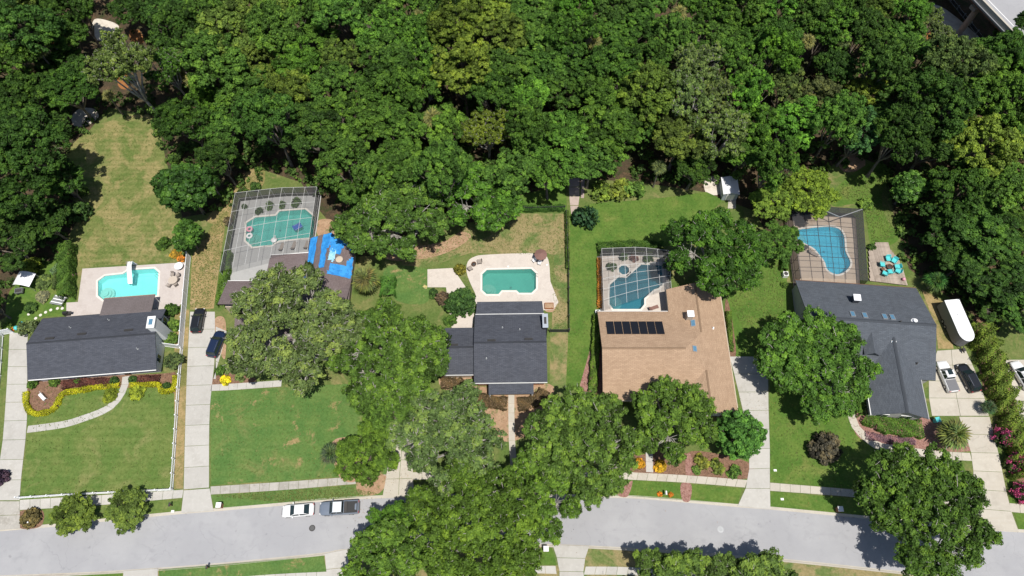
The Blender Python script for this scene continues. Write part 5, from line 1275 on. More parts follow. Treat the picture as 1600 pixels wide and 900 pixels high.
# parasol set on the cream deck
x, y = G(845, 397, 2.2)
t = thing('parasol', 'brown octagonal parasol in the far corner of the cream pool deck', 'parasol', (x, y, 0.05))
m = MB(); n = 8
m.v = [(0, 0, 2.55)] + [(1.15 * math.cos(2 * math.pi * k / n), 1.15 * math.sin(2 * math.pi * k / n), 2.0) for k in range(n)] + [(1.15 * math.cos(2 * math.pi * k / n), 1.15 * math.sin(2 * math.pi * k / n), 1.86) for k in range(n)]
for k in range(n): m.f.append([0, 1 + k, 1 + (k + 1) % n]); m.f.append([1 + k, 9 + k, 9 + (k + 1) % n, 1 + (k + 1) % n])
m.build('canopy', 'canvas_brown', t); MB().tube([(0, 0, 0), (0, 0, 2.62)], 0.03, 8).build('pole', 'iron', t); MB().lathe([(0.3, 0), (0.28, 0.1), (0.05, 0.14)], 14).build('base', 'iron', t)
for k in range(n):
    a = 2 * math.pi * k / n; MB().tube([(0.04 * math.cos(a), 0.04 * math.sin(a), 2.5), (1.1 * math.cos(a), 1.1 * math.sin(a), 1.99)], 0.015, 4).build('rib', 'iron', t)
round_table('dark round table beneath the brown parasol', 845, 401, 0.6, 0.72, 'iron')
chair('white patio chair below the parasol on the side toward the round bush', 834.5, 407, 120, 'white_plastic', 'white chairs by the parasol', 0.56)
chair('white patio chair below the parasol on the side toward the pool', 843, 411, 160, 'white_plastic', 'white chairs by the parasol', 0.56)
# fire bowl with two chairs
def fire_bowl(label, px, py, r, z):
    x, y = G(px, py, 0.3); t = thing('fire_pit', label, 'fire pit', (x, y, z))
    MB().lathe([(r * 0.55, 0.1), (r * 0.9, 0.22), (r, 0.42), (r * 1.08, 0.43), (r * 1.08, 0.46), (r * 0.92, 0.46), (r * 0.85, 0.34), (r * 0.4, 0.25), (0.02, 0.24)], 18).build('bowl', 'rust', t)
    for k in range(3): a = 2.1 * k; MB().tube([(r * .5 * math.cos(a), r * .5 * math.sin(a), 0.16), (r * .8 * math.cos(a), r * .8 * math.sin(a), 0)], 0.03, 5).build('leg', 'iron', t)
    MB().lathe([(r * 0.8, 0.33), (r * 0.5, 0.4), (0.05, 0.42)], 9).build('ashes', 'iron', t)
fire_bowl('round dark fire pit between two brown chairs on the cream deck', 740.5, 413, 0.42, 0.05)
chair('brown patio chair beside the fire pit nearest the round bush', 735, 419.5, -60, 'cushion', 'brown chairs by the fire pit', 0.7)
chair('brown patio chair beside the fire pit on its far side', 749, 409, 100, 'cushion', 'brown chairs by the fire pit', 0.75)
for k, (px, py, lb) in enumerate(((854.5, 414, 'small white skimmer lid on the cream deck below the parasol'), (794, 416.5, 'small white deck jet at the far edge of the open pool'))):
    x, y = G(px, py); tag(MB().lathe([(0.16, 0), (0.16, 0.03), (0.1, 0.04), (0.01, 0.045)], 12).build('deck_lid', 'white_plastic', None, loc=(x, y, 0.05)), lb, 'lid')
# potting crate by the charcoal house
x, y = G(858, 478, 0.3); t = thing('planter_box', 'terracotta coloured planter box at the rear corner of the charcoal roofed house', 'planter', (x, y, 0.02))
for s in (-1, 1): MB().box((s * 0.75, 0, 0.25), (0.06, 1.0, 0.5)).build('side', 'terracotta', t); MB().box((0, s * 0.5, 0.25), (1.44, 0.06, 0.5)).build('side', 'terracotta', t)
MB().box((0, 0, 0.2), (1.4, 0.9, 0.36)).build('soil_fill', 'soil', t)
# floats in the green pool
def ring_float(label, px, py, mat, r=0.62):
    x, y = G(px, py, 0); m = MB(); N, n = 20, 8
    for i in range(N):
        a = 2 * math.pi * i / N
        for j in range(n):
            b = 2 * math.pi * j / n; rr = r - 0.2 + 0.2 * math.cos(b); m.v.append((rr * math.cos(a), rr * math.sin(a), 0.16 * math.sin(b)))
    for i in range(N):
        for j in range(n): m.f.append([i * n + j, ((i + 1) % N) * n + j, ((i + 1) % N) * n + (j + 1) % n, i * n + (j + 1) % n])
    tag(m.build('pool_float', mat, None, True, loc=(x, y, -0.07)), label, 'pool float', 'floats in the green pool')
ring_float('pink and purple ring float at the end of the green pool', 389.5, 357.5, 'pink_plastic'); ring_float('white ring float beside the pink one in the green pool', 389.5, 368, 'white_plastic')
x, y = G(465, 354); t = thing('pool_float', 'blue pool lounge float in the wide half of the green pool', 'pool float', (x, y, -0.1), 0.6, 'floats in the green pool')
MB().box((0, 0, 0.05), (1.5, 0.8, 0.14)).build('cushion', 'blue_plastic', t); MB().tube([(-.7, -.45, .14), (.8, -.45, .14)], 0.12, 8).tube([(-.7, .45, .14), (.8, .45, .14)], 0.12, 8).build('armrest', 'blue_plastic', t); MB().box((-0.7, 0, 0.25), (0.28, 0.9, 0.34)).build('headrest', 'blue_plastic', t)
x, y = G(428, 375); t = thing('pool_float', 'white animal shaped float near the steps of the green pool', 'pool float', (x, y, -0.06), 0.9, 'floats in the green pool')
MB().lathe([(0.05, -.1), (0.5, -.04), (0.58, .08), (0.45, .2), (0.1, .24), (0.02, .24)], 14).build('body', 'white_plastic', t, True); MB().tube([(0.35, 0, .15), (0.55, 0, .5), (0.5, 0, .8), (0.7, 0, .82)], [.14, .1, .1, .05], 8).build('neck', 'white_plastic', t, True)
# loungers on the screened decks
def lounger(label, px, py, rz, mat, grp):
    x, y = G(px, py, 0.35); t = thing('sun_lounger', label, 'sun lounger', (x, y, 0.05), math.radians(rz), grp)
    MB().box((0.25, 0, 0.32), (1.3, 0.6, 0.06)).build('seat', mat, t)
    b = MB(); b.v = [(-.4, -.3, .35), (-.4, .3, .35), (-.9, .3, .8), (-.9, -.3, .8), (-.4, -.3, .29), (-.4, .3, .29), (-.9, .3, .74), (-.9, -.3, .74)]; b.f = [[0, 1, 2, 3], [7, 6, 5, 4], [0, 4, 5, 1], [1, 5, 6, 2], [2, 6, 7, 3], [3, 7, 4, 0]]; b.build('backrest', mat, t)
    for sx in (-.3, .8):
        for sy in (-.26, .26): MB().tube([(sx, sy, 0), (sx, sy, .3)], 0.025, 5).build('leg', 'iron', t)
lounger('dark lounger at the patio end of the green pool, first from the tarped wing', 479, 383, 80, 'cushion', 'loungers by the green pool'); lounger('dark lounger at the patio end of the green pool, second from the tarped wing', 459, 384, 80, 'cushion', 'loungers by the green pool'); lounger('dark lounger at the patio end of the green pool, third from the tarped wing', 440, 386, 80, 'cushion', 'loungers by the green pool')
lounger('brown lounger on the pale corner of the deck by the deep blue pool', 1021, 481, 20, 'canvas_brown', 'loungers by the deep blue pool'); lounger('brown lounger on the tan deck inside the bronze screen', 1271, 396, -30, 'cushion', 'loungers by the kidney pool')
round_table('iron table on the tan deck near the kidney shaped pool', 1258, 386, 0.5, 0.7, 'iron')

# timber deck with teal chairs
dk = bpy.data.objects.new('timber_deck', None); COL.objects.link(dk)
tag(dk, 'weathered timber deck with teal chairs beside the bronze screen enclosure', 'deck')
dk.location = (62.0, 51.0, 0)
OUT = [G(*p) for p in ((1358, 440), (1356, 392), (1366, 388), (1366, 380), (1386, 380), (1390, 391), (1402, 406), (1412, 430), (1416, 447))]
OUT = [(p[0] - 62.0, p[1] - 51.0) for p in OUT]
def clip_col(x0, x1):
    """y range of the deck outline between two lines."""
    ys = []
    for i in range(len(OUT)):
        (ax, ay), (bx, by) = OUT[i], OUT[(i + 1) % len(OUT)]
        for xx in ((x0 + x1) / 2,):
            if (ax - xx) * (bx - xx) <= 0 and abs(bx - ax) > 1e-6: ys.append(ay + (by - ay) * (xx - ax) / (bx - ax))
    return (min(ys), max(ys)) if len(ys) >= 2 else None
xa, xb = min(p[0] for p in OUT), max(p[0] for p in OUT); nb = 30; wv = (xb - xa) / nb
for k in range(nb):
    c = clip_col(xa + k * wv, xa + (k + 1) * wv)
    if c: MB().box((0, 0, 0.3), (wv - 0.02, c[1] - c[0], 0.05)).build('plank', 'weathered_wood', dk, loc=(xa + (k + .5) * wv, (c[0] + c[1]) / 2, 0))
MB().prism(grow(OUT, -0.06), 0.0, 0.268).build('joist_frame', 'dark_wood', dk)
fire_bowl('rusty fire pit in the ring of teal chairs on the timber deck', 1388.5, 418.5, 0.5, 0.32)
TEAL = [(1387, 405.5, 180, 'teal chair on the timber deck, farthest from the slate roof'), (1396, 408.5, 140, 'teal chair on the timber deck, next clockwise after the farthest one'), (1401, 418, 90, 'teal chair on the timber deck, on the dark trees side'), (1402, 424.5, 60, 'teal chair on the timber deck, outer one nearest the slate roof'), (1390, 425.5, 10, 'pale teal chair on the timber deck, directly below the fire pit'), (1381.5, 428.5, -30, 'teal chair on the timber deck, nearest the house and screen'), (1377.5, 414.5, -100, 'teal chair on the timber deck, closest to the bronze screen')]
for px, py, rz, lb in TEAL: chair(lb, px, py, rz, 'teal_plastic', 'teal chairs around the fire pit', 0.85, 0.325, 'teal_plastic')
round_table('small rusty side table among the teal chairs', 1378.5, 421.5, 0.3, 0.45, 'rust', 'side_table', 0, 0.325)
x, y = G(1411, 437, 0.4); tag(MB().lathe([(0.2, 0), (0.24, 0.3), (0.3, 0.34), (0.26, 0.5), (0.03, 0.62)], 12).build('garden_lantern', 'pink_plastic', None, True, loc=(x, y, 0.325)), 'pink lantern on the outer corner of the timber deck', 'lantern')

# street furniture and yard bits
def mailbox(label, px, py, kind):
    x, y = G(px, py, 0.6); t = thing('mailbox', label, 'mailbox', (x, y, 0.02), 0)
    if kind == 'pillar':
        MB().box((0, 0, 0.55), (0.62, 0.62, 1.1)).build('pillar', 'brick_wall', t); MB().box((0, 0, 1.14), (0.76, 0.76, 0.1)).build('cap', 'white_paint', t); b = 1.3
    else:
        MB().box((0, 0, 0.5), (0.12, 0.12, 1.0)).build('post', 'white_paint' if kind == 'white' else 'dark_wood', t); b = 1.1
    m = MB(); pr = [(-.13, 0), (.13, 0), (.13, .14), (.09, .23), (0, .26), (-.09, .23), (-.13, .14)]
    if kind != 'pillar':
        m.v = [(q, -.28, b - .1 + z) for q, z in pr] + [(q, .28, b - .1 + z) for q, z in pr]
        m.f = [[i, (i + 1) % 7, 7 + (i + 1) % 7, 7 + i] for i in range(7)] + [list(range(6, -1, -1)), list(range(7, 14))]
        m.build('box', 'white_plastic' if kind == 'white' else 'iron', t); MB().box((0.15, -0.1, b + .06), (0.02, 0.1, 0.14)).build('flag', 'lamp_red', t)
    return t
mailbox('white mailbox in the round bush bed by the curb corner', 48, 815, 'white'); mailbox('brick mailbox pillar on the verge beside the wide driveway', 343.5, 790, 'pillar'); mailbox('dark mailbox on the near verge across the street', 325, 886, 'dark')
mailbox('brick mailbox pillar with white cap across the street by the pale driveway', 853, 858, 'pillar'); mailbox('white mailbox between two orange flower clumps on the verge', 1040, 771, 'white'); mailbox('brick mailbox pillar at the edge of the large street tree', 1311, 796, 'pillar'); mailbox('dark mailbox post on the verge below the two small street trees', 267, 789, 'dark')
for px, py, lb in ((487.5, 825, 'dark round manhole cover in the road below the white sedan'), (1126, 827, 'grey round manhole cover in the road below the rounded tree')):
    x, y = G(px, py); t = thing('manhole_cover', lb, 'manhole cover', (x, y, ROAD_Z)); MB().lathe([(0.46, 0), (0.46, 0.02), (0.36, 0.022), (0.02, 0.022)], 20).build('ring', 'iron' if px < 900 else 'grey_metal', t); MB().lathe([(0.33, 0.0), (0.33, 0.03), (0.1, 0.034), (0.02, 0.03)], 20).build('lid', 'manhole' if px < 900 else 'grey_plank', t)
for px, py, lb in ((1211, 735, 'small white utility lid in the lawn beside the long driveway'), (1222, 780, 'small pale meter lid on the verge beside the long driveway'), (270, 799, 'small pale meter lid on the verge by the wide driveway')):
    x, y = G(px, py); tag(MB().box((0, 0, 0.03), (0.45, 0.32, 0.06)).box((0, 0, 0.066), (0.36, 0.24, 0.012)).build('meter_lid', 'white_plastic', None, loc=(x, y, 0.02)), lb, 'utility lid')
x, y = G(66, 620, 0.4); t = thing('garden_bench', 'white garden bench in the mulch bed edged with yellow hedge', 'bench', (x, y, 0.02), math.radians(-40))
for k in range(4): MB().box((0, -.2 + k * .13, 0.45), (1.5, 0.11, 0.04)).build('slat', 'white_paint', t)
for k in range(3): MB().box((0, .3, 0.58 + k * .14), (1.5, 0.04, 0.11)).build('back_slat', 'white_paint', t)
for sx in (-.65, .65):
    for sy in (-.2, .26): MB().box((sx, sy, .22), (.08, .08, .44)).build('leg', 'white_paint', t)
x, y = G(1463, 657, 0.6); t = thing('trash_bin', 'turquoise wheeled trash bin at the garage corner of the slate roofed house', 'trash bin', (x, y, 0.05), 0.2)
m = MB(); m.v = [(-.27, -.27, 0.05), (.27, -.27, 0.05), (.27, .27, 0.05), (-.27, .27, 0.05), (-.34, -.36, 1.05), (.34, -.36, 1.05), (.34, .36, 1.05), (-.34, .36, 1.05)]; m.f = [[3, 2, 1, 0], [0, 1, 5, 4], [1, 2, 6, 5], [2, 3, 7, 6], [3, 0, 4, 7], [4, 5, 6, 7]]
m.build('body', 'teal_plastic', t); MB().box((0, 0, 1.09), (.74, .8, .08)).build('lid', 'teal_plastic', t)
for s in (-1, 1): MB().tube([(s * .3, .3, .12), (s * .36, .3, .12)], .12, 10).build('wheel', 'tyre_rubber', t)
for px, py, lb in ((1137, 566, 'air conditioner beside the driveway wall of the tan roofed house'), (934, 489, 'pool heater at the hedge corner of the tan roofed house'), (1227, 429, 'white pool equipment box beside the bronze screen')):
    x, y = G(px, py, 0.5); t = thing('air_conditioner', lb, 'air conditioner' if 'air' in lb else 'pool equipment', (x, y, 0.05)); MB().box((0, 0, 0.42), (0.85, 0.85, 0.84)).build('housing', 'white_plastic', t); MB().lathe([(0.36, 0.842), (0.36, 0.87), (0.1, 0.88), (0.02, 0.88)], 16).build('fan_grille', 'iron', t)
x, y = G(104, 490, 0.5); t = thing('gas_grill', 'dark covered grill at the rear eave of the white house', 'grill', (x, y, 0.05), 0.1); MB().box((0, 0, .4), (1.0, .5, .8)).build('cabinet', 'iron', t); MB().tube([(-.4, 0, .8), (.4, 0, .8)], .28, 10).build('hood', 'black_plastic', t); MB().box((.75, 0, .78), (.45, .45, .05)).build('side_shelf', 'iron', t)
x, y = G(1246, 321, 0.6); t = thing('garden_statue', 'white stone figure between the yellow green trees near the bronze screen', 'statue', (x, y, 0)); MB().box((0, 0, .25), (.7, .7, .5)).build('plinth', 'grey_plank', t); MB().lathe([(.3, .5), (.36, .7), (.25, 1.0), (.28, 1.25), (.12, 1.4), (.18, 1.55), (.1, 1.72), (.02, 1.74)], 12).build('figure', 'white_paint', t, True)

# elevated highway at the far corner
BZ = 9.5
e0, e1 = Vector(G(1525, 0, BZ)), Vector(G(1551, 27, BZ)); bd = (e1 - e0).normalized(); bn = Vector((-bd.y, bd.x))
if bn.x < 0: bn = -bn
br = thing('highway_bridge', 'elevated highway bridge with concrete parapet beyond the far corner of the wood', 'bridge', (e0.x, e0.y, 0), math.atan2(bd.y, bd.x))
sg = 1 if (Matrix.Rotation(-math.atan2(bd.y, bd.x), 2) @ bn).y > 0 else -1
MB().box((0, sg * 7.0, BZ - 0.4), (220, 14, 0.5)).build('deck', 'concrete', br); MB().box((0, sg * 7.3, BZ - 0.12), (220, 11.2, 0.1)).build('carriageway', 'asphalt', br)
for yy, n in ((0.25, 'parapet'), (13.7, 'parapet')): MB().box((0, sg * yy, BZ + 0.35), (220, 0.4, 1.1)).build(n, 'pale_concrete', br)
MB().box((0, sg * 2.4, BZ - 0.066), (220, 0.16, 0.01)).build('lane_line', 'white_paint', br)
for dz in (-0.2, -0.75): MB().tube([(-110, sg * -0.12, BZ + dz), (110, sg * -0.12, BZ + dz)], 0.12, 6).build('conduit_pipe', 'rust' if dz < -.5 else 'grey_metal', br)
for yy in (1.6, 5.2, 8.8, 12.4): MB().box((0, sg * yy, BZ - 1.3), (220, 0.5, 1.3)).build('girder', 'old_concrete', br)
for xx in (-60, -30, 0, 30, 60):
    MB().box((xx, sg * 7, BZ - 2.3), (1.4, 12.5, 0.8)).build('pier_cap', 'old_concrete', br)
    for yy in (2.5, 11.5): MB().lathe([(0.6, 0), (0.6, BZ - 2.65)], 12, (xx, sg * yy, 0)).build('pier', 'old_concrete', br)
a, b = Vector(G(1500, 22)), Vector(G(1523, 51)); dd = (b - a).normalized()
fence_line('guard_rail', 'grey guard rail at the sunlit edge under the highway bridge', [tuple(a - dd * 14), tuple(b + dd * 8)], 0.9, 2.5, 'grey_metal', 'link')

# ------------------------------------------------------------------ trees
FOREST = {}
for k in range(4): FOREST['oak', k] = make_tree('oak', 100 + k, 6.0, 9.5, 4.8, (0.6, 1.15), 0.19, 11, 105, 0.95, 0.2, trunk_r=0.3)
for k in range(3): FOREST['fine', k] = make_tree('fine_oak', 200 + k, 6.0, 9.5, 4.4, (0.5, 0.95), 0.165, 10, 120, 0.98, 0.22, trunk_r=0.28)
for k in range(2): FOREST['bright', k] = make_tree('bright_tree', 300 + k, 5.0, 9.0, 5.4, (0.5, 0.9), 0.21, 11, 95, 0.92, 0.12, trunk_r=0.26)
for k in range(2): FOREST['grey', k] = make_tree('grey_oak', 400 + k, 6.5, 9.5, 4.4, (0.55, 1.0), 0.165, 9, 115, 1.08, 0.2, bark='mossy_bark', twigs=2, trunk_r=0.34)
for k in range(2): FOREST['layer', k] = make_tree('layered_tree', 500 + k, 6.0, 10.0, 5.4, (0.6, 1.15), 0.17, 10, 90, 1.05, 0.2, flat=0.42, trunk_r=0.26)
BIG = dict(
    liveA=make_tree('live_oak', 601, 10.3, 7.0, 4.4, (0.75, 1.35), 0.18, 7.5, 230, 0.95, 0.14, bark='mossy_bark', twigs=3, trunk_r=0.55, under=0.2),
    liveB=make_tree('live_oak', 602, 9.4, 7.0, 4.2, (0.7, 1.25), 0.18, 7.5, 190, 1.0, 0.16, bark='mossy_bark', twigs=2, trunk_r=0.55, under=0.2),
    wideA=make_tree('wide_oak', 603, 12.0, 7.5, 4.6, (0.85, 1.5), 0.195, 8.5, 260, 0.88, 0.15, bark='mossy_bark', twigs=1, trunk_r=0.6, under=0.2),
    wideB=make_tree('wide_oak', 604, 10.0, 7.0, 4.4, (0.75, 1.4), 0.19, 8.5, 230, 0.88, 0.16, bark='mossy_bark', twigs=1, trunk_r=0.5, under=0.2),
    roundA=make_tree('round_oak', 605, 8.5, 6.5, 4.4, (0.7, 1.3), 0.19, 9, 190, 0.86, 0.14, trunk_r=0.42, bark='mossy_bark', twigs=1, under=0.2),
    roundB=make_tree('round_oak', 606, 7.0, 6.0, 4.0, (0.6, 1.15), 0.18, 9, 165, 0.86, 0.15, trunk_r=0.36, under=0.2),
    ball=make_tree('ball_tree', 607, 4.2, 3.4, 3.6, (0.5, 0.8), 0.2, 12, 120, 0.75, 0.04, trunk_r=0.22, under=0.7),
    small=make_tree('street_tree', 608, 3.4, 2.6, 2.0, (0.45, 0.8), 0.15, 11, 80, 0.8, 0.1, trunk_r=0.13, under=0.4))
FOREST['dense', 0] = make_tree('dense_tree', 701, 4.6, 6.5, 4.4, (0.7, 1.1), 0.24, 17, 110, 0.75, 0.08, trunk_r=0.24, mat='glossy_leaves', under=0.5)
YARD = [
    ('liveA', 455, 500, 112, (0.080, 0.108, 0.046), 'huge grey green live oak with pale bare twigs spreading over the brown roof'),
    ('wideB', 618, 556, 90, (0.060, 0.094, 0.022), 'bright green oak between the grey live oak and the charcoal garage roof'),
    ('roundB', 606, 640, 46, (0.056, 0.090, 0.022), 'mid green oak filling the gap between the front lawn and the thin live oak'),
    ('roundB', 572, 708, 51, (0.056, 0.092, 0.020), 'bright rounded oak at the far corner of the front lawn above the pickup truck'),
    ('liveB', 706, 686, 90, (0.070, 0.100, 0.040), 'pale thin live oak with exposed grey limbs in front of the charcoal garage'),
    ('wideA', 742, 838, 122, (0.066, 0.104, 0.022), 'widest oak, its crown hanging over the road between the two driveways'),
    ('roundB', 604, 832, 46, (0.050, 0.092, 0.018), 'oak overhanging the road just beyond the tail of the pickup truck'),
    ('roundA', 600, 885, 74, (0.060, 0.100, 0.022), 'oak at the bottom picture edge beside the narrow near driveway'),
    ('roundA', 840, 770, 72, (0.062, 0.102, 0.022), 'oak crown reaching over the road below the straight front path'),
    ('wideB', 903, 690, 90, (0.060, 0.098, 0.024), 'broad oak between the straight front path and the orange flowers'),
    ('roundA', 1047, 652, 72, (0.066, 0.104, 0.026), 'oak leaning over the front edge of the tan shingled roof'),
    ('ball', 1155, 678, 44, (0.052, 0.118, 0.032), 'tight ball shaped tree beside the long driveway'),
    ('wideB', 1268, 562, 90, (0.054, 0.096, 0.022), 'large oak shading the long driveway and the slate roof'),
    ('wideB', 1438, 788, 102, (0.046, 0.084, 0.020), 'large dark street oak standing over the sidewalk and the road bend'),
    ('roundA', 1062, 928, 80, (0.060, 0.094, 0.026), 'oak across the street cut by the bottom picture edge, nearer the pale driveway'),
    ('roundA', 1188, 938, 88, (0.064, 0.100, 0.028), 'oak across the street cut by the bottom picture edge, nearer the road bend'),
    ('roundA', 1118, 388, 80, (0.040, 0.078, 0.018), 'dark oak at the rear corner of the tan roofed house'),
    ('wideB', 611, 322, 88, (0.058, 0.100, 0.026), 'large oak over the small playhouse behind the blue tarps'),
    ('roundA', 752, 305, 66, (0.054, 0.104, 0.020), 'oak at the wood edge directly above the open pool'),
    ('small', 113, 803, 36, (0.080, 0.100, 0.026), 'small street tree on the verge nearer the mailbox bush'),
    ('small', 197, 794, 36, (0.076, 0.098, 0.026), 'small street tree on the verge nearer the wide driveway'),
    ('small', 270, 563, 16, (0.060, 0.082, 0.040), 'thin grey green sapling at the front corner of the white house'),
    ('roundB', 1208, 314, 40, (0.096, 0.132, 0.030), 'yellow green tree shading the white roofed shed'),
    ('roundB', 1268, 300, 44, (0.110, 0.146, 0.030), 'yellow green tree overhanging the far end of the kidney pool'),
    ('roundB', 1212, 378, 38, (0.050, 0.090, 0.022), 'mid green tree between the rear oak and the bronze screen'),
]
for k, px, py, r, c, lb in YARD: place_tree(BIG[k], px, py, r, c, lb, None, hs=0.8 if 'shading the long driveway' in lb else 0.72 if 'small street tree' in lb else 0.75 if 'oak across the street' in lb else 1.0)
place_tree(FOREST['dense', 0], 287, 290, 46, (0.026, 0.058, 0.016), 'dense glossy dark tree beside the meadow facing the green pool')
place_tree(FOREST['dense', 0], 291, 366, 26, (0.040, 0.076, 0.020), 'small dense tree above the end of the tall panel fence')
place_tree(FOREST['dense', 0], 1424, 290, 30, (0.048, 0.092, 0.026), 'light green tree at the corner of the grass above the timber deck')

ROWS = [   # (row phrase, [(px, py, radius px, colour, kind)])  seen from far to near
    ('farthest row', [(15, 10, 44, 'O', 'oak'), (70, 8, 36, 'M', 'fine'), (112, 12, 36, 'D', 'oak'), (208, 12, 38, 'D', 'oak'), (262, 12, 44, 'D', 'oak'), (330, 14, 46, 'M', 'fine'), (408, 12, 50, 'O', 'oak'), (474, 14, 42, 'M', 'oak'), (538, 12, 44, 'M', 'fine'), (592, 8, 38, 'D', 'oak'), (640, 10, 40, 'M', 'oak'), (694, 6, 40, 'D', 'oak'), (762, 14, 46, 'Y', 'layer'), (836, 12, 44, 'M', 'oak'), (898, 10, 42, 'B', 'fine'), (956, 12, 42, 'D', 'oak'), (1010, 6, 38, 'M', 'oak'), (1108, 14, 44, 'B', 'fine'), (1160, 8, 38, 'M', 'oak'), (1212, 10, 38, 'B', 'bright'), (1258, 14, 42, 'D', 'oak'), (1318, 8, 40, 'M', 'oak'), (1366, 6, 36, 'O', 'oak'), (1418, 12, 44, 'B', 'fine'), (1446, 24, 32, 'G', 'grey'), (1574, 56, 30, 'D', 'oak'), (1608, 46, 30, 'D', 'oak')]),
    ('second row', [(42, 46, 50, 'D', 'oak'), (102, 58, 40, 'D', 'oak'), (280, 48, 46, 'D', 'oak'), (362, 52, 50, 'O', 'oak'), (430, 50, 48, 'M', 'oak'), (500, 48, 44, 'M', 'fine'), (600, 54, 50, 'B', 'fine'), (658, 50, 42, 'M', 'oak'), (716, 46, 46, 'Y', 'layer'), (782, 58, 44, 'O', 'layer'), (838, 56, 46, 'M', 'oak'), (896, 52, 44, 'M', 'fine'), (948, 58, 40, 'M', 'oak'), (990, 44, 40, 'D', 'oak'), (1054, 58, 42, 'M', 'fine'), (1112, 54, 46, 'M', 'fine'), (1168, 50, 42, 'M', 'oak'), (1216, 58, 40, 'M', 'oak'), (1296, 42, 40, 'B', 'bright'), (1352, 46, 46, 'D', 'oak'), (1410, 52, 40, 'M', 'oak'), (1458, 56, 32, 'G', 'grey'), (1552, 84, 36, 'M', 'oak'), (1588, 84, 42, 'D', 'oak')]),
    ('third row', [(16, 92, 48, 'M', 'oak'), (98, 100, 44, 'D', 'oak'), (194, 100, 60, 'G', 'grey'), (262, 102, 38, 'M', 'grey'), (336, 98, 48, 'M', 'oak'), (398, 100, 48, 'O', 'oak'), (462, 98, 46, 'B', 'oak'), (532, 92, 48, 'O', 'fine'), (604, 102, 48, 'M', 'oak'), (668, 90, 44, 'M', 'fine'), (724, 104, 54, 'Y', 'layer'), (790, 102, 46, 'M', 'oak'), (842, 98, 42, 'M', 'oak'), (900, 94, 46, 'D', 'oak'), (962, 100, 46, 'M', 'oak'), (1014, 94, 42, 'D', 'oak'), (1092, 106, 54, 'G', 'grey'), (1150, 98, 44, 'M', 'fine'), (1214, 86, 44, 'B', 'oak'), (1306, 106, 38, 'D', 'oak'), (1380, 96, 46, 'D', 'oak'), (1436, 94, 44, 'M', 'oak'), (1496, 98, 48, 'G', 'fine'), (1558, 112, 44, 'M', 'oak')]),
    ('fourth row', [(34, 142, 46, 'D', 'oak'), (108, 142, 40, 'D', 'oak'), (92, 186, 26, 'D', 'fine'), (330, 150, 44, 'B', 'fine'), (390, 140, 46, 'M', 'oak'), (452, 144, 48, 'O', 'oak'), (520, 138, 48, 'M', 'fine'), (590, 142, 50, 'M', 'fine'), (654, 138, 46, 'M', 'oak'), (770, 146, 44, 'M', 'oak'), (820, 152, 50, 'B', 'oak'), (884, 140, 46, 'M', 'oak'), (946, 146, 50, 'M', 'oak'), (1014, 146, 48, 'O', 'oak'), (1066, 154, 54, 'G', 'grey'), (1124, 152, 46, 'G', 'grey'), (1172, 144, 46, 'B', 'bright'), (1230, 138, 46, 'G', 'fine'), (1292, 156, 44, 'P', 'fine'), (1356, 142, 38, 'Y', 'bright'), (1410, 150, 46, 'D', 'oak'), (1464, 160, 50, 'D', 'fine'), (1520, 146, 46, 'M', 'oak'), (1578, 162, 44, 'M', 'oak')]),
    ('fifth row', [(44, 232, 62, 'D', 'oak'), (290, 190, 50, 'D', 'oak'), (346, 196, 44, 'M', 'fine'), (420, 184, 60, 'D', 'oak'), (492, 208, 56, 'D', 'oak'), (560, 188, 48, 'M', 'fine'), (622, 196, 50, 'M', 'fine'), (690, 206, 52, 'M', 'oak'), (762, 204, 50, 'Y', 'grey'), (822, 200, 46, 'M', 'oak'), (872, 222, 54, 'B', 'oak'), (946, 202, 52, 'M', 'oak'), (1002, 196, 42, 'M', 'oak'), (1062, 214, 56, 'O', 'oak'), (1130, 208, 46, 'G', 'grey'), (1182, 196, 46, 'B', 'bright'), (1244, 192, 48, 'B', 'bright'), (1312, 186, 42, 'M', 'fine'), (1344, 206, 40, 'E', 'bright'), (1406, 210, 48, 'D', 'oak'), (1464, 220, 48, 'D', 'oak'), (1532, 226, 52, 'Y', 'oak'), (1590, 216, 42, 'D', 'oak')]),
    ('nearest row', [(20, 182, 42, 'D', 'fine'), (96, 282, 40, 'D', 'oak'), (30, 308, 52, 'D', 'oak'), (8, 378, 44, 'D', 'oak'), (72, 346, 40, 'D', 'oak'), (-18, 476, 30, 'D', 'oak'), (342, 246, 36, 'D', 'oak'), (546, 262, 50, 'M', 'oak'), (622, 256, 54, 'M', 'oak'), (692, 270, 48, 'M', 'oak'), (806, 262, 46, 'M', 'fine'), (858, 268, 44, 'M', 'oak'), (924, 250, 46, 'M', 'oak'), (1086, 262, 40, 'D', 'oak'), (1162, 236, 34, 'M', 'oak'), (1212, 256, 40, 'M', 'bright'), (1500, 296, 54, 'D', 'oak'), (1568, 290, 52, 'M', 'oak'), (1482, 350, 50, 'D', 'fine'), (1540, 362, 58, 'D', 'oak'), (1596, 360, 48, 'D', 'oak'), (1506, 408, 46, 'D', 'oak'), (1560, 432, 56, 'D', 'oak'), (1600, 478, 46, 'D', 'oak'), (1556, 476, 32, 'D', 'fine')]),
]
ORD = ['first', 'second', 'third', 'fourth', 'fifth', 'sixth', 'seventh', 'eighth', 'ninth', 'tenth', 'eleventh', 'twelfth', 'thirteenth', 'fourteenth', 'fifteenth', 'sixteenth', 'seventeenth', 'eighteenth', 'nineteenth', 'twentieth', 'twenty-first', 'twenty-second', 'twenty-third', 'twenty-fourth', 'twenty-fifth', 'twenty-sixth', 'twenty-seventh', 'twenty-eighth']
WORD = dict(D='dark green', M='mid green', B='bright green', Y='yellow green', G='grey green', O='olive green', E='blue green', P='brownish green')
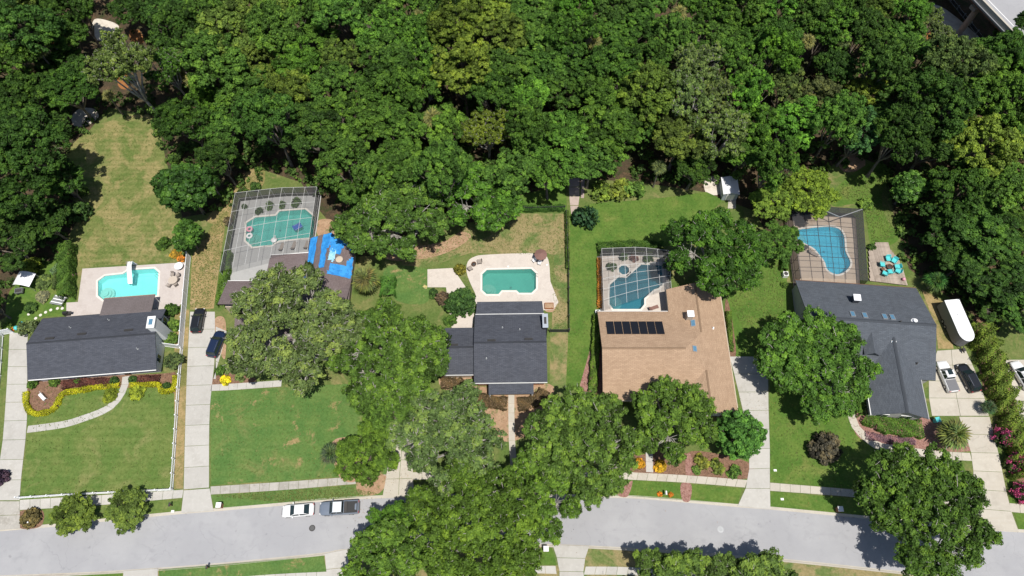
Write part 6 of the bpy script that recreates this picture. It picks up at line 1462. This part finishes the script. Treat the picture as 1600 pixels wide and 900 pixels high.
KW = dict(oak='clumpy broad tree', fine='fine leaved tree', bright='dense leafy tree', grey='mossy grey oak', layer='tiered feathery tree')
def placed_kind(kd):
    ks = [k for k in FOREST if k[0] == kd]; return FOREST[RND.choice(ks)]
for phrase, row in ROWS:
    order = sorted(range(len(row)), key=lambda i: -row[i][0])
    for rank, i in enumerate(order):
        px, py, r, c, kd = row[i]
        r2 = r * RND.uniform(0.86, 1.06)
        place_tree(placed_kind(kd), px, py, r2, c, '%s %s, %s from the bridge in the %s of the wood' % (WORD[c], KW[kd], ORD[rank], phrase), 'trees of the wood behind the gardens', hs=RND.uniform(0.8, 1.4) * (0.62 if (px > 1440 and py > 330) else 1.0))

# ------------------------------------------------------------------ palms
def frond_mesh(seed, blades=11, L=1.05, stalk=0.9):
    rng = random.Random(seed); m = MB()
    m.tube([(0, 0, 0), (stalk * 0.5, 0, 0.16), (stalk, 0, 0.14)], [0.03, 0.022, 0.016], 3, False)
    for k in range(blades):
        a = math.radians(-105 + 210 * k / (blades - 1)); ll = L * (0.72 + 0.28 * math.cos(a * 0.8)) * rng.uniform(0.9, 1.08)
        dx, dy = math.cos(a), math.sin(a); nx, ny = -dy * 0.085, dx * 0.085; b = (stalk, 0, 0.14)
        mid = (b[0] + dx * ll * 0.55, dy * ll * 0.55, 0.13 + rng.uniform(-.03, .05)); tip = (b[0] + dx * ll, dy * ll, -0.16 - 0.2 * rng.random())
        k0 = len(m.v); m.v += [b, (mid[0] + nx, mid[1] + ny, mid[2]), tip, (mid[0] - nx, mid[1] - ny, mid[2])]; m.f.append([k0, k0 + 1, k0 + 2, k0 + 3])
    return m
FR = [frond_mesh(k).mesh('frond') for k in range(3)]
for f in FR:
    f.materials.append(MATS['leaves']); at = f.attributes.new('tint', 'FLOAT', 'FACE')
    rr = random.Random(5); at.data.foreach_set('value', [rr.uniform(0.25, 0.85) for _ in f.polygons])
def palm(label, px, py, rpx, h, colr, n=26, group=None, joined=False):
    s = rpx / scale_at(px, py, h) / 1.75; x, y = G(px, py, h)
    t = thing('palm', label, 'palm', (x, y, 0), RND.uniform(0, 6), group)
    m = MB(); m.tube([(0, 0, -.1), (0.08, 0.03, h * 0.5), (0.0, 0.0, h)], [0.2, 0.16, 0.18], 8); m.build('trunk', 'bark', t)
    V, Fc = [], []
    for k in range(n):
        az = k * 2.399; el = math.radians(72 - 95 * (k / n)); Mx = Matrix.Translation((0, 0, h)) @ Matrix.Rotation(az, 4, 'Z') @ Matrix.Rotation(-el, 4, 'Y') @ Matrix.Scale(s * RND.uniform(0.85, 1.1), 4)
        if joined:
            src = FR[k % 3]; b0 = len(V); V += [tuple(Mx @ v.co) for v in src.vertices]; Fc += [[b0 + i for i in p.vertices] for p in src.polygons]
        else:
            o = link('frond', FR[k % 3], None, t); o.matrix_local = Mx; o.color = tuple(c * RND.uniform(0.8, 1.2) for c in colr) + (1,)
    if joined:
        me = bpy.data.meshes.new('crown'); me.from_pydata(V, [], Fc); at = me.attributes.new('tint', 'FLOAT', 'FACE'); at.data.foreach_set('value', [RND.uniform(0.2, 0.9) for _ in Fc]); me.materials.append(MATS['leaves'])
        o = link('crown', me, None, t); o.color = tuple(colr) + (1,)
    return t
palm('fan palm between the tarped wing and the clipped block hedge', 571, 438, 22, 4.5, (0.13, 0.15, 0.05), 34)
palm('low fan palm beside the garage drive of the slate roofed house', 1487, 680, 26, 2.6, (0.12, 0.16, 0.05), 34)
palm('dark fan palm at the lawn corner under the bright rounded oak', 517, 709, 18, 3.2, (0.07, 0.11, 0.05), 30)
palm('young fan palm behind the timber deck by the slate roof corner', 1462, 440, 18, 2.5, (0.05, 0.11, 0.03), 26)
palm('small dark palm at the foot of the tall hedge near the parked black car', 1545, 637, 12, 1.6, (0.05, 0.09, 0.04), 22)
PALMS = [(1593, 128, 16), (1482, 66, 11), (1372, 96, 12), (1318, 64, 13), (1262, 66, 13), (1060, 22, 14), (1048, 66, 11), (926, 64, 15), (918, 214, 12), (820, 238, 15), (676, 186, 17), (655, 28, 13), (330, 284, 13), (300, 128, 13), (276, 88, 12), (288, 118, 11), (170, 150, 10), (62, 82, 14), (50, 112, 14), (38, 160, 17), (56, 176, 14), (1030, 262, 12), (1170, 100, 10), (1108, 122, 10)]
for k, (px, py, r) in enumerate(sorted(PALMS, key=lambda q: -q[0])): palm('pale fan palm poking through the wood canopy, %s from the bridge side' % ORD[k], px, py, r, 11.0 if (py < 100 or 340 < px < 800) else 6.0, (0.17, 0.18, 0.065) if k % 3 else (0.11, 0.15, 0.06), 24, 'palms in the wood', True)

# ------------------------------------------------------------------ shrubs and hedges
def bush_mesh(key, seed, R, up, rc, leaf, dens, n_max=40, under=0.1, lobes=0.08, mat='leaves', zc=None, spread=0.75):
    rng = np.random.default_rng(seed); C, r = dome_clumps(rng, R, up, rc, spread, under, 1500, n_max, lobes); C = C + np.array([0, 0, zc if zc is not None else up * 0.12 + rc[0] * 0.4])
    P_, N, S, T = clump_leaves(rng, C, r, leaf, dens, 0.85); P_[:, 2] = np.maximum(P_[:, 2], 0.02)
    return leaf_mesh(key, P_, N, S, T, mat=mat, seed=seed)
BUSH = dict(soft=[bush_mesh('bush', 800 + k, 1.0, 0.95, (0.22, 0.36), 0.075, 12) for k in range(3)], round=[bush_mesh('round_bush', 810, 1.0, 1.15, (0.16, 0.22), 0.06, 14, 90, 0.1, 0.0)],
            big=[bush_mesh('big_bush', 820 + k, 1.0, 0.9, (0.14, 0.26), 0.05, 11, 90) for k in range(2)], spiky=[bush_mesh('leafy_plant', 830 + k, 1.0, 0.8, (0.2, 0.4), 0.13, 7, 22, 0.1, 0.25) for k in range(2)])
STEM = MB().tube([(0, 0, -0.05), (0.02, 0, 0.25), (0, 0.02, 0.5)], [0.05, 0.04, 0.03], 5).mesh('stem'); STEM.materials.append(MATS['bark'])
def shrub(kind, px, py, rpx, hs, colr, label, group=None, name='shrub', cat='shrub', petals=None):
    s = 1.0
    for _ in range(3): s = rpx / scale_at(px, py, 0.5 * s * hs)
    x, y = G(px, py, 0.5 * s * hs); t = thing(name, label, cat, (x, y, 0.01), RND.uniform(0, 6.28), group); t.scale = (s, s, s * hs)
    o = link('foliage', RND.choice(BUSH[kind]), None, t); v = RND.uniform(0.9, 1.1); o.color = tuple(c * v * 1.3 for c in colr) + (1,)
    link('stem', STEM, None, t)
    if petals:
        rng = np.random.default_rng(int(px)); m = 900; d = rng.normal(size=(m, 3)); d[:, 2] = np.abs(d[:, 2]) + 0.1; d /= np.linalg.norm(d, axis=1, keepdims=True)
        kk = d[rng.integers(0, 22, m)] + rng.normal(size=(m, 3)) * 0.13; P_ = kk * np.array([0.98, 0.98, 0.95]) * rng.uniform(0.85, 1.1, (m, 1)); P_[:, 2] += 0.15
        b = link('blossom', leaf_mesh('blossom', P_, d, np.full(m, 0.065), rng.uniform(0.2, 0.9, m), 0.8, 'petals'), None, t); b.color = tuple(petals) + (1,)
    return t
g1, g2, g3, gy, go = (0.055, 0.11, 0.022), (0.085, 0.15, 0.03), (0.04, 0.082, 0.022), (0.30, 0.27, 0.02), (0.16, 0.17, 0.03)
SH = [
    ('round', 718.5, 421, 10.5, 1.0, (0.125, 0.125, 0.022), 'clipped golden green ball bush on the cream deck edge'), ('big', 719, 471, 27, 1.1, (0.042, 0.09, 0.024), 'large dense dark bush beside the cream deck and charcoal roof'), ('soft', 692, 466, 13, 1.2, (0.10, 0.075, 0.05), 'brownish dying bush beside the large dense dark bush'), ('soft', 704, 500, 11, 1.1, g1, 'green bush at the corner of the charcoal garage wing'), ('soft', 677, 458, 9, 1.2, g3, 'dark bush at the edge of the pinkish patio'),
    ('spiky', 917, 338, 22, 1.5, (0.028, 0.068, 0.03), 'dark spiky conical bush at the foot of the slab path'), ('soft', 1290, 699, 27, 0.95, (0.062, 0.058, 0.042), 'dark purple brown rounded shrub in the lawn of the slate roofed house'),
    ('soft', 50, 600, 8.5, 1.1, g1, 'round green shrub at the driveway end of the white house bed'), ('soft', 84, 597, 9, 1.0, g2, 'light green shrub below the front eave of the white house'), ('soft', 120, 597, 7, 1.0, g1, 'green shrub in the red brown bed below the front windows'), ('round', 178, 595, 8, 0.9, g3, 'clipped dark shrub on one side of the white house door'), ('round', 207, 593, 7.5, 0.9, g3, 'clipped dark shrub on the other side of the white house door'), ('round', 260, 603, 7, 0.9, g3, 'small dark ball bush inside the yellow hedge corner'),
    ('soft', 172, 617, 13, 0.5, (0.13, 0.17, 0.02), 'low lime green shrub inside the bend of the curved path'), ('soft', 214, 613, 14, 0.5, (0.13, 0.17, 0.02), 'low lime green shrub outside the bend of the curved path'),
    ('round', 48, 809, 17, 0.7, (0.10, 0.085, 0.035), 'brownish clipped bush around the white mailbox'),
    ('soft', 267, 484, 12, 1.3, g1, 'dark leafy shrub by the panel fence at the patio roof corner'), ('soft', 272, 508, 11, 1.2, g2, 'bright shrub halfway along the panel fence'), ('soft', 266, 529, 12, 1.1, g2, 'bright shrub below the white chimney'), ('soft', 128, 298, 10, 1.1, g2, 'small bright shrub at the meadow edge nearest the wood'), ('soft', 122, 330, 20, 1.2, g3, 'large dark shrub bulging into the meadow'), ('soft', 100, 302, 9, 1.2, g3, 'small dark shrub between the meadow and the dark trees'),
    ('soft', 47, 415, 16, 1.0, (0.15, 0.20, 0.03), 'yellow green bush above the pale curved canopy'), ('soft', 255, 380, 12, 1.0, g1, 'green shrub in the bed at the pool end of the meadow'), ('soft', 274, 396, 9, 0.9, (0.30, 0.20, 0.03), 'golden shrub in the bed above the turquoise pool deck'), ('soft', 283, 404, 7, 0.8, (0.34, 0.15, 0.03), 'orange shrub beside the end of the panel fence'), ('soft', 90, 420, 11, 0.9, (0.09, 0.15, 0.07), 'pale blue green plant at the foot of the tall narrow hedge'), ('soft', 48, 480, 11, 0.8, g3, 'low dark green plant in the stepping stone garden'), ('big', 66, 440, 15, 0.7, (0.10, 0.15, 0.05), 'scrubby garden planting between the canopy and the tall hedge'), ('big', 66, 463, 12, 0.6, (0.16, 0.17, 0.10), 'pale thorny plant beside the slatted garden frame'),
    ('spiky', 42, 512, 17, 1.4, (0.11, 0.15, 0.06), 'leafy vine with white flowers at the roof corner of the white house'), ('soft', 12, 510, 9, 1.0, g2, 'green plant behind the short white fence at the picture edge'), ('soft', 18, 514, 5, 0.8, (0.42, 0.16, 0.03), 'orange flowering plant behind the short white fence'),
    ('spiky', 357, 346, 9, 1.0, (0.12, 0.10, 0.06), 'reddish shrub outside the screen wall of the green pool'), ('soft', 399, 291, 9, 1.2, g3, 'dark shrub behind the far corner of the pale screen'), ('spiky', 405, 329, 7, 1.3, g3, 'dark potted plant inside the pale screen, first from its far corner'), ('spiky', 421, 320, 8, 1.3, g1, 'leafy plant inside the pale screen, second from its far corner'), ('spiky', 441, 319, 7, 1.2, g1, 'leafy plant inside the pale screen, third from its far corner'), ('spiky', 463, 315, 9, 1.3, g1, 'leafy plant inside the pale screen, fourth from its far corner'), ('round', 382, 323, 5, 1.2, g3, 'round potted bush in the far corner inside the pale screen'),
    ('soft', 347, 468, 8, 1.2, g1, 'round shrub at the end of the narrow hedge by the brown roof'), ('soft', 352, 594, 9, 0.8, (0.42, 0.38, 0.02), 'bright yellow shrub beside the wide driveway'), ('soft', 344, 579, 9, 1.0, g1, 'green shrub behind the bright yellow shrub'),
    ('spiky', 955, 416, 9, 1.2, g3, 'dark planting in the near corner inside the white screen'), ('spiky', 975, 400, 9, 1.2, g3, 'green planting along the far wall inside the white screen'), ('spiky', 990, 403, 8, 0.9, (0.14, 0.07, 0.06), 'reddish plant between the pool and the far white screen wall'), ('spiky', 1012, 405, 9, 1.1, g3, 'green planting above the wide end of the deep blue pool'), ('spiky', 1041, 414, 8, 1.3, g1, 'leafy planting in the far corner inside the white screen'),
    ('spiky', 940, 300, 20, 0.9, (0.11, 0.17, 0.03), 'yellow green shrub bed next to the slab path'), ('spiky', 966, 297, 22, 1.0, (0.13, 0.17, 0.03), 'yellow green shrub bed in the middle of the wood edge border'), ('spiky', 992, 296, 20, 1.0, (0.08, 0.15, 0.03), 'green shrub bed at the end of the wood edge border'), ('spiky', 974, 300, 6, 1.0, (0.30, 0.11, 0.03), 'orange leaved plant in the yellow green border'),
    ('spiky', 1318, 252, 10, 1.4, g1, 'leafy shrub at the far end of the grass above the bronze screen'), ('soft', 1352, 318, 12, 0.8, g2, 'low shrub outside the far corner of the bronze screen'), ('soft', 1362, 386, 7, 1.0, g3, 'small dark shrub beside the timber deck step'), ('soft', 1226, 445, 6, 1.2, g2, 'small shrub between the side lawn and the slate roof corner'),
    ('soft', 998, 724, 10, 0.8, (0.38, 0.21, 0.02), 'orange yellow flower clump on one side of the short front walk'), ('soft', 1032, 728, 11, 0.8, (0.38, 0.25, 0.02), 'orange yellow flower clump on the other side of the short front walk'), ('soft', 1031, 772, 4.5, 0.8, (0.36, 0.14, 0.02), 'orange flower clump on one side of the verge mailbox'), ('soft', 1048, 773, 4.5, 0.8, (0.36, 0.14, 0.02), 'orange flower clump on the other side of the verge mailbox'),
    ('spiky', 1098, 722, 14, 0.6, (0.14, 0.16, 0.03), 'yellow green grass clump in the front bed near the red mulch path'), ('spiky', 1122, 730, 14, 0.6, (0.11, 0.15, 0.03), 'green grass clump in the middle of the front bed'), ('spiky', 1148, 736, 13, 0.6, g1, 'green grass clump at the driveway end of the front bed'), ('soft', 1088, 734, 8, 0.6, g2, 'low green clump beside the red mulch path'),
    ('spiky', 1455, 565, 5, 0.8, g2, 'small green plant between the slate roof and the white pickup truck'),
    ('soft', 664, 448, 3.5, 1.0, (0.4, 0.38, 0.2), 'pale flower clump at the corner of the pinkish patio'),
]
for kd, px, py, r, hs, c, lb in SH: shrub(kd, px, py, r, hs, c, lb)
for px, py, r, lb in ((1568, 684, 15, 'pink flowering crape myrtle by the hedge, farthest from the road'), (1588, 722, 16, 'pink flowering crape myrtle by the hedge, middle of the three'), (1600, 770, 16, 'pink flowering crape myrtle by the hedge, nearest the road')):
    shrub('soft', px, py, r, 1.5, (0.045, 0.075, 0.025), lb, 'pink crape myrtles', 'crape_myrtle', 'shrub', (0.50, 0.10, 0.26))
shrub('soft', -2, 745, 14, 1.3, (0.045, 0.03, 0.05), 'dark purple leaved shrub cut by the picture edge beside the long driveway')
def hedge(label, pts, w, h, colr, px=True, leaf=0.095, dens=150, wob=0.06, mat='leaves'):
    p = GG(pts, h * 0.5) if px else pts; o0 = p[0]; n = max(2, int(plen(p) / 0.25)); c = resample(p, n); Ltot = plen(p)
    rng = np.random.default_rng(int(abs(pts[0][0] * 7 + pts[0][1]))); m = int(dens * Ltot * (w + 2 * h))
    s = rng.uniform(0, Ltot, m); q = rng.uniform(0, w + 2 * h, m); idx = np.minimum((s / Ltot * n).astype(int), n - 1); C = np.array(c); A, B = C[idx], C[idx + 1]
    f = (s / Ltot * n - idx)[:, None]; base = A + (B - A) * f; d = B - A; d /= np.linalg.norm(d, axis=1, keepdims=True); nr = np.stack([-d[:, 1], d[:, 0]], 1)
    side = np.where(q < h, -1, np.where(q > w + h, 1, 0)); off = np.where(side == 0, q - h - w / 2, side * w / 2); z = np.where(side == -1, q, np.where(side == 1, q - w - h, h))
    bump = 1 + wob * 2 * np.sin(s * 2.3) + wob * np.sin(s * 5.1 + 1); off = off * bump + rng.normal(0, wob, m); z = z * (1 + wob * np.sin(s * 3.1 + off * 2)) + rng.normal(0, wob, m) - 0.12 * (np.abs(off) > w * 0.42) * (side == 0)
    P_ = np.concatenate([base + nr * off[:, None] - np.array(o0), np.maximum(z, 0.02)[:, None]], 1)
    N = np.concatenate([nr * side[:, None] * 1.0, (side == 0)[:, None] * 1.0], 1) + rng.normal(size=(m, 3)) * 0.4; N[:, 2] += 0.3
    t = thing('hedge', label, 'hedge', (o0[0], o0[1], 0.01)); T = 0.5 + 0.16 * np.sin(s * 1.7 + off * 3) + rng.normal(0, 0.15, m)
    o = link('foliage', leaf_mesh('hedge', P_, N, leaf * rng.uniform(0.7, 1.3, m), T, mat=mat, seed=3), None, t); o.color = tuple(c * 1.25 for c in colr) + (1,)
    mc = MB(); e = [(a[0] - o0[0], a[1] - o0[1]) for a in c]; k = max(1, len(e) // 8)
    for a in e[::k]: mc.tube([(a[0], a[1], -0.05), (a[0], a[1], h * 0.8)], [0.04, 0.02], 5)
    mc.build('stems', 'bark', t); return t
hedge('tall narrow hedge between the meadow and the stepping stone garden', [(106, 383), (104, 425), (104, 466)], 1.9, 2.6, (0.060, 0.118, 0.022)); hedge('thin hedge with rail in the garden by the canopy', [(88, 428), (86, 452)], 0.5, 0.9, (0.06, 0.09, 0.03))
hedge('yellow clipped hedge curling round the white bench bed', [(41, 612), (40, 628), (46, 643), (58, 647), (78, 643), (89, 634), (93, 620), (102, 613), (130, 609), (158, 604), (187, 602)], 0.75, 0.55, (0.27, 0.28, 0.015)); hedge('yellow clipped hedge along the bed end by the picket fence', [(203, 602), (225, 601), (249, 600), (252, 611), (264, 612), (273, 607), (274, 587)], 0.7, 0.55, (0.27, 0.28, 0.015))
hedge('low red brown hedge under the front windows of the white house', [(97, 602), (120, 598), (150, 597), (174, 597)], 1.2, 0.6, (0.085, 0.035, 0.03)); hedge('low red brown hedge between the door and the yellow hedge corner', [(216, 593), (250, 591)], 1.0, 0.6, (0.085, 0.035, 0.03))
hedge('narrow hedge along the side of the brown roofed house', [(356, 395), (352, 430), (345, 478)], 1.3, 1.5, (0.068, 0.130, 0.020)); hedge('clipped block hedge beside the fan palm', [(607, 434), (606, 464)], 2.3, 1.8, (0.055, 0.135, 0.024))
hedge('brown red hedge bending from the garage to the straight front path', [(712, 597), (728, 610), (748, 622), (770, 629), (793, 631)], 1.9, 0.8, (0.085, 0.062, 0.032)); hedge('brown red hedge curving from the path to the house corner', [(809, 632), (828, 630), (844, 622), (851, 610)], 1.9, 0.8, (0.085, 0.062, 0.032)); hedge('short brown red hedge below the charcoal garage eave', [(689, 599), (713, 598)], 1.6, 0.8, (0.085, 0.062, 0.032))
hedge('low hedge behind the white screen enclosure', [(934, 387), (985, 383), (1036, 385)], 1.4, 1.3, (0.040, 0.085, 0.016)); hedge('green hedge along the side wall of the tan roofed house', [(933, 492), (930, 550), (926, 612)], 1.2, 1.2, (0.080, 0.140, 0.022)); hedge('orange leaved low hedge beside the white screen wall', [(936, 404), (937, 440), (937, 482)], 0.7, 0.6, (0.30, 0.14, 0.03)); hedge('small hedge on the driveway side of the tan roofed house', [(1138, 487), (1142, 550)], 0.7, 0.8, (0.075, 0.130, 0.022))
hedge('clipped green hedge wrapping the front of the slate garage', [(1345, 620), (1352, 648), (1368, 660), (1400, 667), (1440, 671)], 2.6, 1.0, (0.062, 0.125, 0.020)); hedge('narrow upright hedge beside the bronze screen', [(1226, 392), (1225, 422)], 0.9, 1.4, (0.06, 0.135, 0.026)); hedge('tall rough boundary hedge between the two driveways at the trailer', [(1530, 508), (1548, 560), (1568, 620), (1590, 690), (1606, 750)], 2.8, 2.6, (0.100, 0.150, 0.024), dens=120, leaf=0.12, wob=0.16)
hedge('green ivy growing on the far chain link fence', [(800, 327), (882, 325)], 1.0, 0.9, (0.038, 0.09, 0.018)); hedge('green ivy growing on the long chain link fence', [(885, 330), (887, 420)], 0.5, 0.8, (0.05, 0.09, 0.02)); hedge('purple grey flower border below the clipped green hedge', [(1352, 680), (1390, 687), (1430, 690)], 1.1, 0.25, (0.17, 0.10, 0.12))

# ------------------------------------------------------------------ undergrowth on the woodland floor and the wood beyond the frame
rng = np.random.default_rng(77)
def woods_mask(px, py):
    return True
FL = [(0, -20), (1640, -20), (1640, 400), (1560, 500), (1490, 460), (1420, 410), (1395, 330), (1385, 262), (1320, 240), (1240, 300), (1180, 310), (1100, 290), (1000, 280), (925, 276), (890, 270), (800, 305), (770, 340), (700, 345), (560, 330), (500, 300), (470, 280), (410, 262), (345, 330), (300, 330), (270, 270), (240, 180), (170, 165), (100, 240), (110, 330), (90, 400), (30, 440), (-20, 460)]
cs, rs = [], []
while len(cs) < 1900:
    px, py = rng.uniform(-20, 1640), rng.uniform(-20, 500)
    if not inside(px, py, FL): continue
    if px > 1440 and py < 75 or (140 < px < 205 and 25 < py < 80) or (75 < px < 205 and 105 < py < 205): continue
    x, y = G(px, py); r = rng.uniform(0.5, 1.3); cs.append(np.array([x, y, r * 0.7 + rng.uniform(0, 0.9)])); rs.append(r)
for _ in range(330):                                   # tall saplings and vines between the trunks
    while True:
        px, py = rng.uniform(-20, 1620), rng.uniform(-10, 420)
        if inside(px, py, FL) and not (px > 1430 and py < 80 or 130 < px < 240 and py < 205 or px > 1385 and py > 330): break
    x, y = G(px, py); hh = rng.uniform(3, 7.5)
    for q in range(4): r = rng.uniform(0.6, 1.25); cs.append(np.array([x + rng.normal(0, 0.7), y + rng.normal(0, 0.7), hh * (0.35 + 0.22 * q)])); rs.append(r)
for (ax, ay), (bx, by) in zip(FL[2:], FL[3:]):
    for _ in range(int(math.hypot(bx - ax, by - ay) / 5)):
        f = rng.random(); px, py = ax + (bx - ax) * f + rng.normal(0, 7), ay + (by - ay) * f + rng.normal(-4, 6)
        if 1100 < px < 1170 and py > 265: continue
        x, y = G(px, py); r = rng.uniform(0.35, 0.95); cs.append(np.array([x, y, r * 0.6])); rs.append(r)
P_, N, S, T = clump_leaves(rng, cs, rs, 0.28, 4.0, 0.8)
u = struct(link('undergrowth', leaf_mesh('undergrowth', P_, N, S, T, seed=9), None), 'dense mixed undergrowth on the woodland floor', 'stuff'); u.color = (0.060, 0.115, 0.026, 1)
cs, rs = [], []
for _ in range(1100):
    px, py = (rng.uniform(-500, 2100), rng.uniform(-260, -30)) if rng.random() < 0.7 else ((rng.uniform(-420, -50) if rng.random() < .5 else rng.uniform(1660, 2050)), rng.uniform(-100, 420))
    if px > 1380 and py < 40: continue
    x, y = G(px, py, 10); r = rng.uniform(1.5, 3.0); cs.append(np.array([x, y, rng.uniform(8, 13)])); rs.append(r)
P_, N, S, T = clump_leaves(rng, cs, rs, 0.46, 3.4, 0.7)
u = struct(link('woodland', leaf_mesh('woodland', P_, N, S, T, seed=10), None), 'continuous woodland canopy running on beyond the gardens', 'stuff'); u.color = (0.042, 0.082, 0.02, 1)

# ------------------------------------------------------------------ tufts and weeds in the lawns, fallen leaves
TUFT = [(0.5, [(43, 605), (272, 590), (272, 765), (31, 780), (43, 680)]), (0.6, [(329, 615), (620, 600), (620, 740), (330, 757)]), (0.6, [(1203, 600), (1330, 640), (1360, 700), (1500, 715), (1525, 780), (1203, 752)]), (0.5, [(890, 330), (925, 318), (1104, 300), (1060, 384), (935, 386), (925, 600), (884, 608)]),
        (1.2, [(235, 182), (262, 262), (280, 345), (290, 408), (130, 418), (110, 380), (104, 245), (150, 200)]), (1.4, [(700, 355), (800, 336), (882, 336), (886, 515), (866, 515), (862, 400), (735, 393), (668, 416), (605, 412)]), (1.0, [(1300, 300), (1360, 258), (1390, 270), (1400, 372), (1362, 380), (1348, 322)]), (1.0, [(332, 480), (352, 350), (400, 262), (410, 288), (366, 300), (300, 400), (297, 480)]), (0.8, [(329, 775), (540, 760), (596, 772), (440, 785)]), (0.8, [(1140, 470), (1225, 400), (1228, 520), (1180, 555)])]
Cs = []
for d_, pl in TUFT:
    xs = [p[0] for p in pl]; ys = [p[1] for p in pl]; n_ = int(d_ * 2600); k = 0
    while k < n_:
        px, py = rng.uniform(min(xs), max(xs)), rng.uniform(min(ys), max(ys))
        if inside(px, py, pl): x, y = G(px, py); Cs.append((x, y, 0.05 + rng.uniform(0, 0.05))); k += 1
Cs = np.array(Cs); N = rng.normal(size=Cs.shape) * 0.6; N[:, 2] += 1.0
u = struct(link('grass', leaf_mesh('grass', Cs, N, rng.uniform(0.05, 0.16, len(Cs)), rng.uniform(0.18, 0.5, len(Cs)), 0.5, seed=21), None), 'short tufts and weeds growing in the lawns', 'stuff'); u.color = (0.175, 0.215, 0.062, 1)
Cs = []
for cx, cy, r_, n_ in ((452, 600, 90, 500), (560, 735, 70, 500), (620, 740, 60, 400), (700, 700, 90, 500), (800, 800, 110, 500), (1010, 740, 70, 300), (1170, 640, 45, 250), (1330, 780, 80, 350), (640, 400, 60, 400), (1180, 500, 40, 200), (1250, 640, 60, 250), (590, 800, 60, 250), (740, 375, 60, 250)):
    for _ in range(n_ // 2): px, py = rng.normal(cx, r_ * 0.5), rng.normal(cy, r_ * 0.35); x, y = G(px, py); Cs.append((x, y, 0.06))
Cs = np.array(Cs); N = rng.normal(size=Cs.shape) * 0.25; N[:, 2] += 1.0
u = struct(link('leaf_litter', leaf_mesh('leaf_litter', Cs, N, rng.uniform(0.03, 0.075, len(Cs)), rng.uniform(0, 1, len(Cs)), 0.6, seed=22), None), 'dry fallen leaves scattered under the oaks', 'stuff'); u.color = (0.20, 0.13, 0.06, 1)
